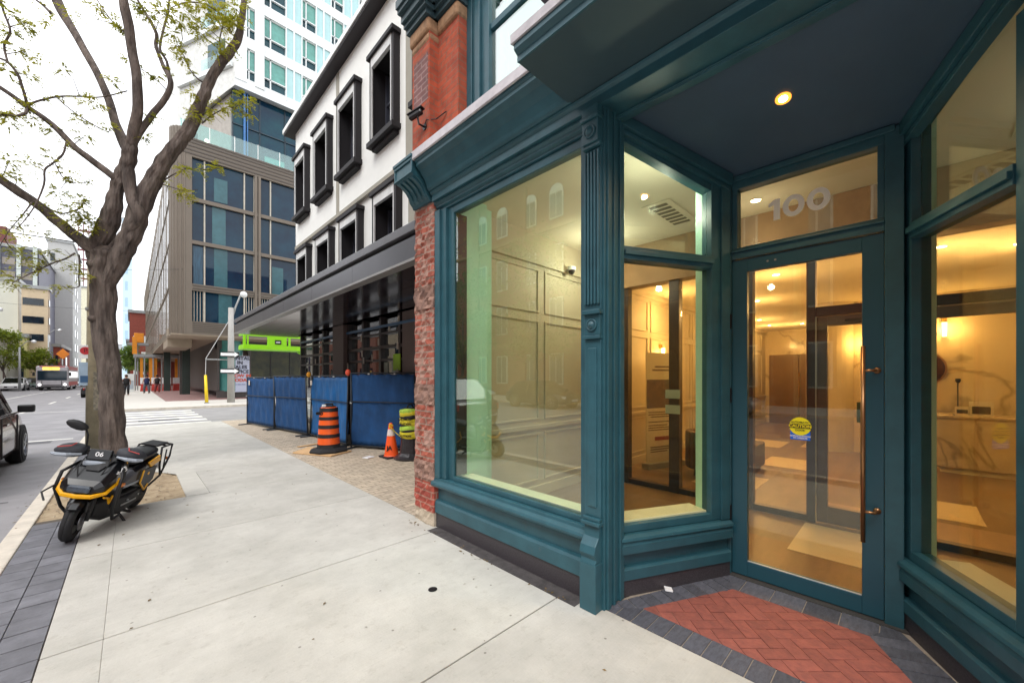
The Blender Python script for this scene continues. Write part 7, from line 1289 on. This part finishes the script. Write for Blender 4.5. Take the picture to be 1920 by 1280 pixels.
def tree(label, x, y, h, rad, n, col, col2, seed, trunk_r=.14, z0=2.2, leaf=.12, group='trees beyond the intersection', gap=.5):
    t = thing('tree', label, 'tree', (x, y, 0), group); random.seed(seed); tk_ = MB().tube([(x, y, -.05), (x + .1, y, z0 * .6), (x, y + .1, z0), (x + .05, y, h * .7)], [trunk_r * 1.4, trunk_r, trunk_r * .8, trunk_r * .3], 10); fl_ = MB(); cl = []
    for k in range(9):
        a = random.uniform(0, 6.28); r = rad * random.uniform(.4, .85); e_ = Vector((x + r * math.cos(a), y + r * math.sin(a), random.uniform(z0 + .6, h - .5))); tk_.tube([(x, y, z0 + random.uniform(-.2, .8)), ((x + e_.x) / 2, (y + e_.y) / 2, (z0 + e_.z) / 2 + .3), e_], [trunk_r * .5, trunk_r * .3, trunk_r * .1], 6); cl.append(e_)
    for k in range(22): a = random.uniform(0, 6.28); b = random.uniform(-.9, 1.2); r = rad * random.uniform(.3, 1); cl.append(Vector((x + r * math.cos(a) * math.cos(b), y + r * math.sin(a) * math.cos(b), (z0 + h) / 2 + (h - z0) / 2 * math.sin(b) * .95)))
    for k in range(n):
        c_ = random.choice(cl); p = c_ + Vector((random.gauss(0, 1), random.gauss(0, 1), random.gauss(0, .8))) * rad * .17; u = Vector((random.gauss(0, 1), random.gauss(0, 1), random.gauss(0, 1))).normalized() * leaf; v = u.cross(Vector((random.random(), random.random(), random.random()))).normalized() * leaf * .45
        fl_.add([p - u, p + v, p + u, p - v], [(0, 1, 2, 3)])
    tk_.build('trunk', BARK, t, smooth=True); M_ = mat('foliage_%d' % seed, col, .6, col2=col2, scale=1.5)
    if not M_.get('tr'): translucent(M_, .3); M_['tr'] = 1
    fl_.build('crown', M_, t)
GT = 'street trees opposite the shop mirrored in its glass'
tree('leafy green tree opposite, nearest the shop entrance', -14.2, 9.5, 9.5, 2.6, 5200, (108, 128, 44), (66, 88, 34), 31, group=GT); tree('leafy green tree opposite, middle of the kerbside three', -14.2, 17, 10.5, 3.0, 6000, (112, 136, 46), (70, 92, 36), 32, group=GT); tree('leafy green tree opposite, farthest of the kerbside three', -14.3, 25, 10, 3.0, 6000, (104, 128, 44), (64, 88, 34), 33, group=GT)
tree('yellow green young tree before the pale houses at the far left', -11.2, 78, 7.2, 2.2, 3600, (138, 150, 40), (98, 116, 36), 34, leaf=.16)
tree('second yellow green tree right of the pale houses', -9.2, 84, 5.4, 1.6, 2400, (136, 148, 42), (96, 112, 36), 35, leaf=.16)
tree('light green tree just right of the street tree trunk', -0.2, 76, 5.8, 1.5, 2600, (124, 146, 52), (80, 108, 44), 36, leaf=.16)
tree('small tree before the green netted block', 1.6, 82, 5.0, 1.4, 2000, (112, 132, 52), (74, 96, 40), 37, leaf=.16)
# distant lamp posts and signal
def lamp(label, x, y, h, grp='distant street lamps'):
    t = thing('street_lamp', label, 'street lamp', (x, y, 0), grp); MB().tube([(x, y, 0), (x, y, h)], [.12, .08], 8).tube([(x, y, h), (x + .5, y, h + .7), (x + 1.0, y, h + .8)], .04, 6).build('pole', GREY, t, smooth=True); MB().lathe([(.02, h + .55), (.2, h + .62), (.22, h + .8), (.05, h + .92)], (x + 1.05, y, 0), 12).build('lamp_head', mat('lamp_white', (232, 234, 234)), t, smooth=True)
lamp('distant lamp with white head over the far left kerb', -9.6, 58, 7.0); lamp('distant lamp before the grey slab tower', -8.4, 86, 7.6); lamp('distant lamp right beside the bus', -9.2, 72, 5.0)
dp = thing('utility_pole', 'dark slender utility pole at the far left kerb by the pale house', 'pole', (-9.4, 60, 0)); MB().tube([(-9.4, 60, 0), (-9.4, 60, 4.6)], [.16, .12], 8).build('pole', mat('dark_pole', (70, 66, 84), .7), dp); MB().box(-9.75, -9.05, 59.9, 60.0, 4.0, 4.1).build('cross_arm', mat('dark_pole', (70, 66, 84)), dp)
sg = thing('traffic_sign', 'orange diamond construction sign above the bus', 'sign', (-6.2, 78, 0)); MB().tube([(-6.4, 78, 0), (-6.4, 78, 4.6)], .05).build('post', GREY, sg); MB().prism([(-6.4, 3.9), (-5.8, 4.6), (-6.4, 5.3), (-7.0, 4.6)], 77.9, 77.95).build('diamond', mat('sign_orange', (240, 140, 40), .5), sg)
# overhead wires crossing the street
for i, (a, b, l) in enumerate((((-16, 40, 7.4), (2.5, 33.0, 8.6), 'thin dark overhead wire nearest above the intersection'), ((-16, 60, 9.0), (1.7, 52, 8.0), 'thin dark overhead wire farther down the street'), ((-14, 20, 7.2), (-0.5, 12.1, 4.4), 'thin dark service wire running to the concrete utility pole'))):
    a, b = Vector(a), Vector(b); o = MB().tube([a + (b - a) * (k / 10) - Vector((0, 0, .4 * math.sin(math.pi * k / 10))) for k in range(11)], .012, 5).build('overhead_wire', BLACK); tag(o, l, 'wire', 'overhead wires')
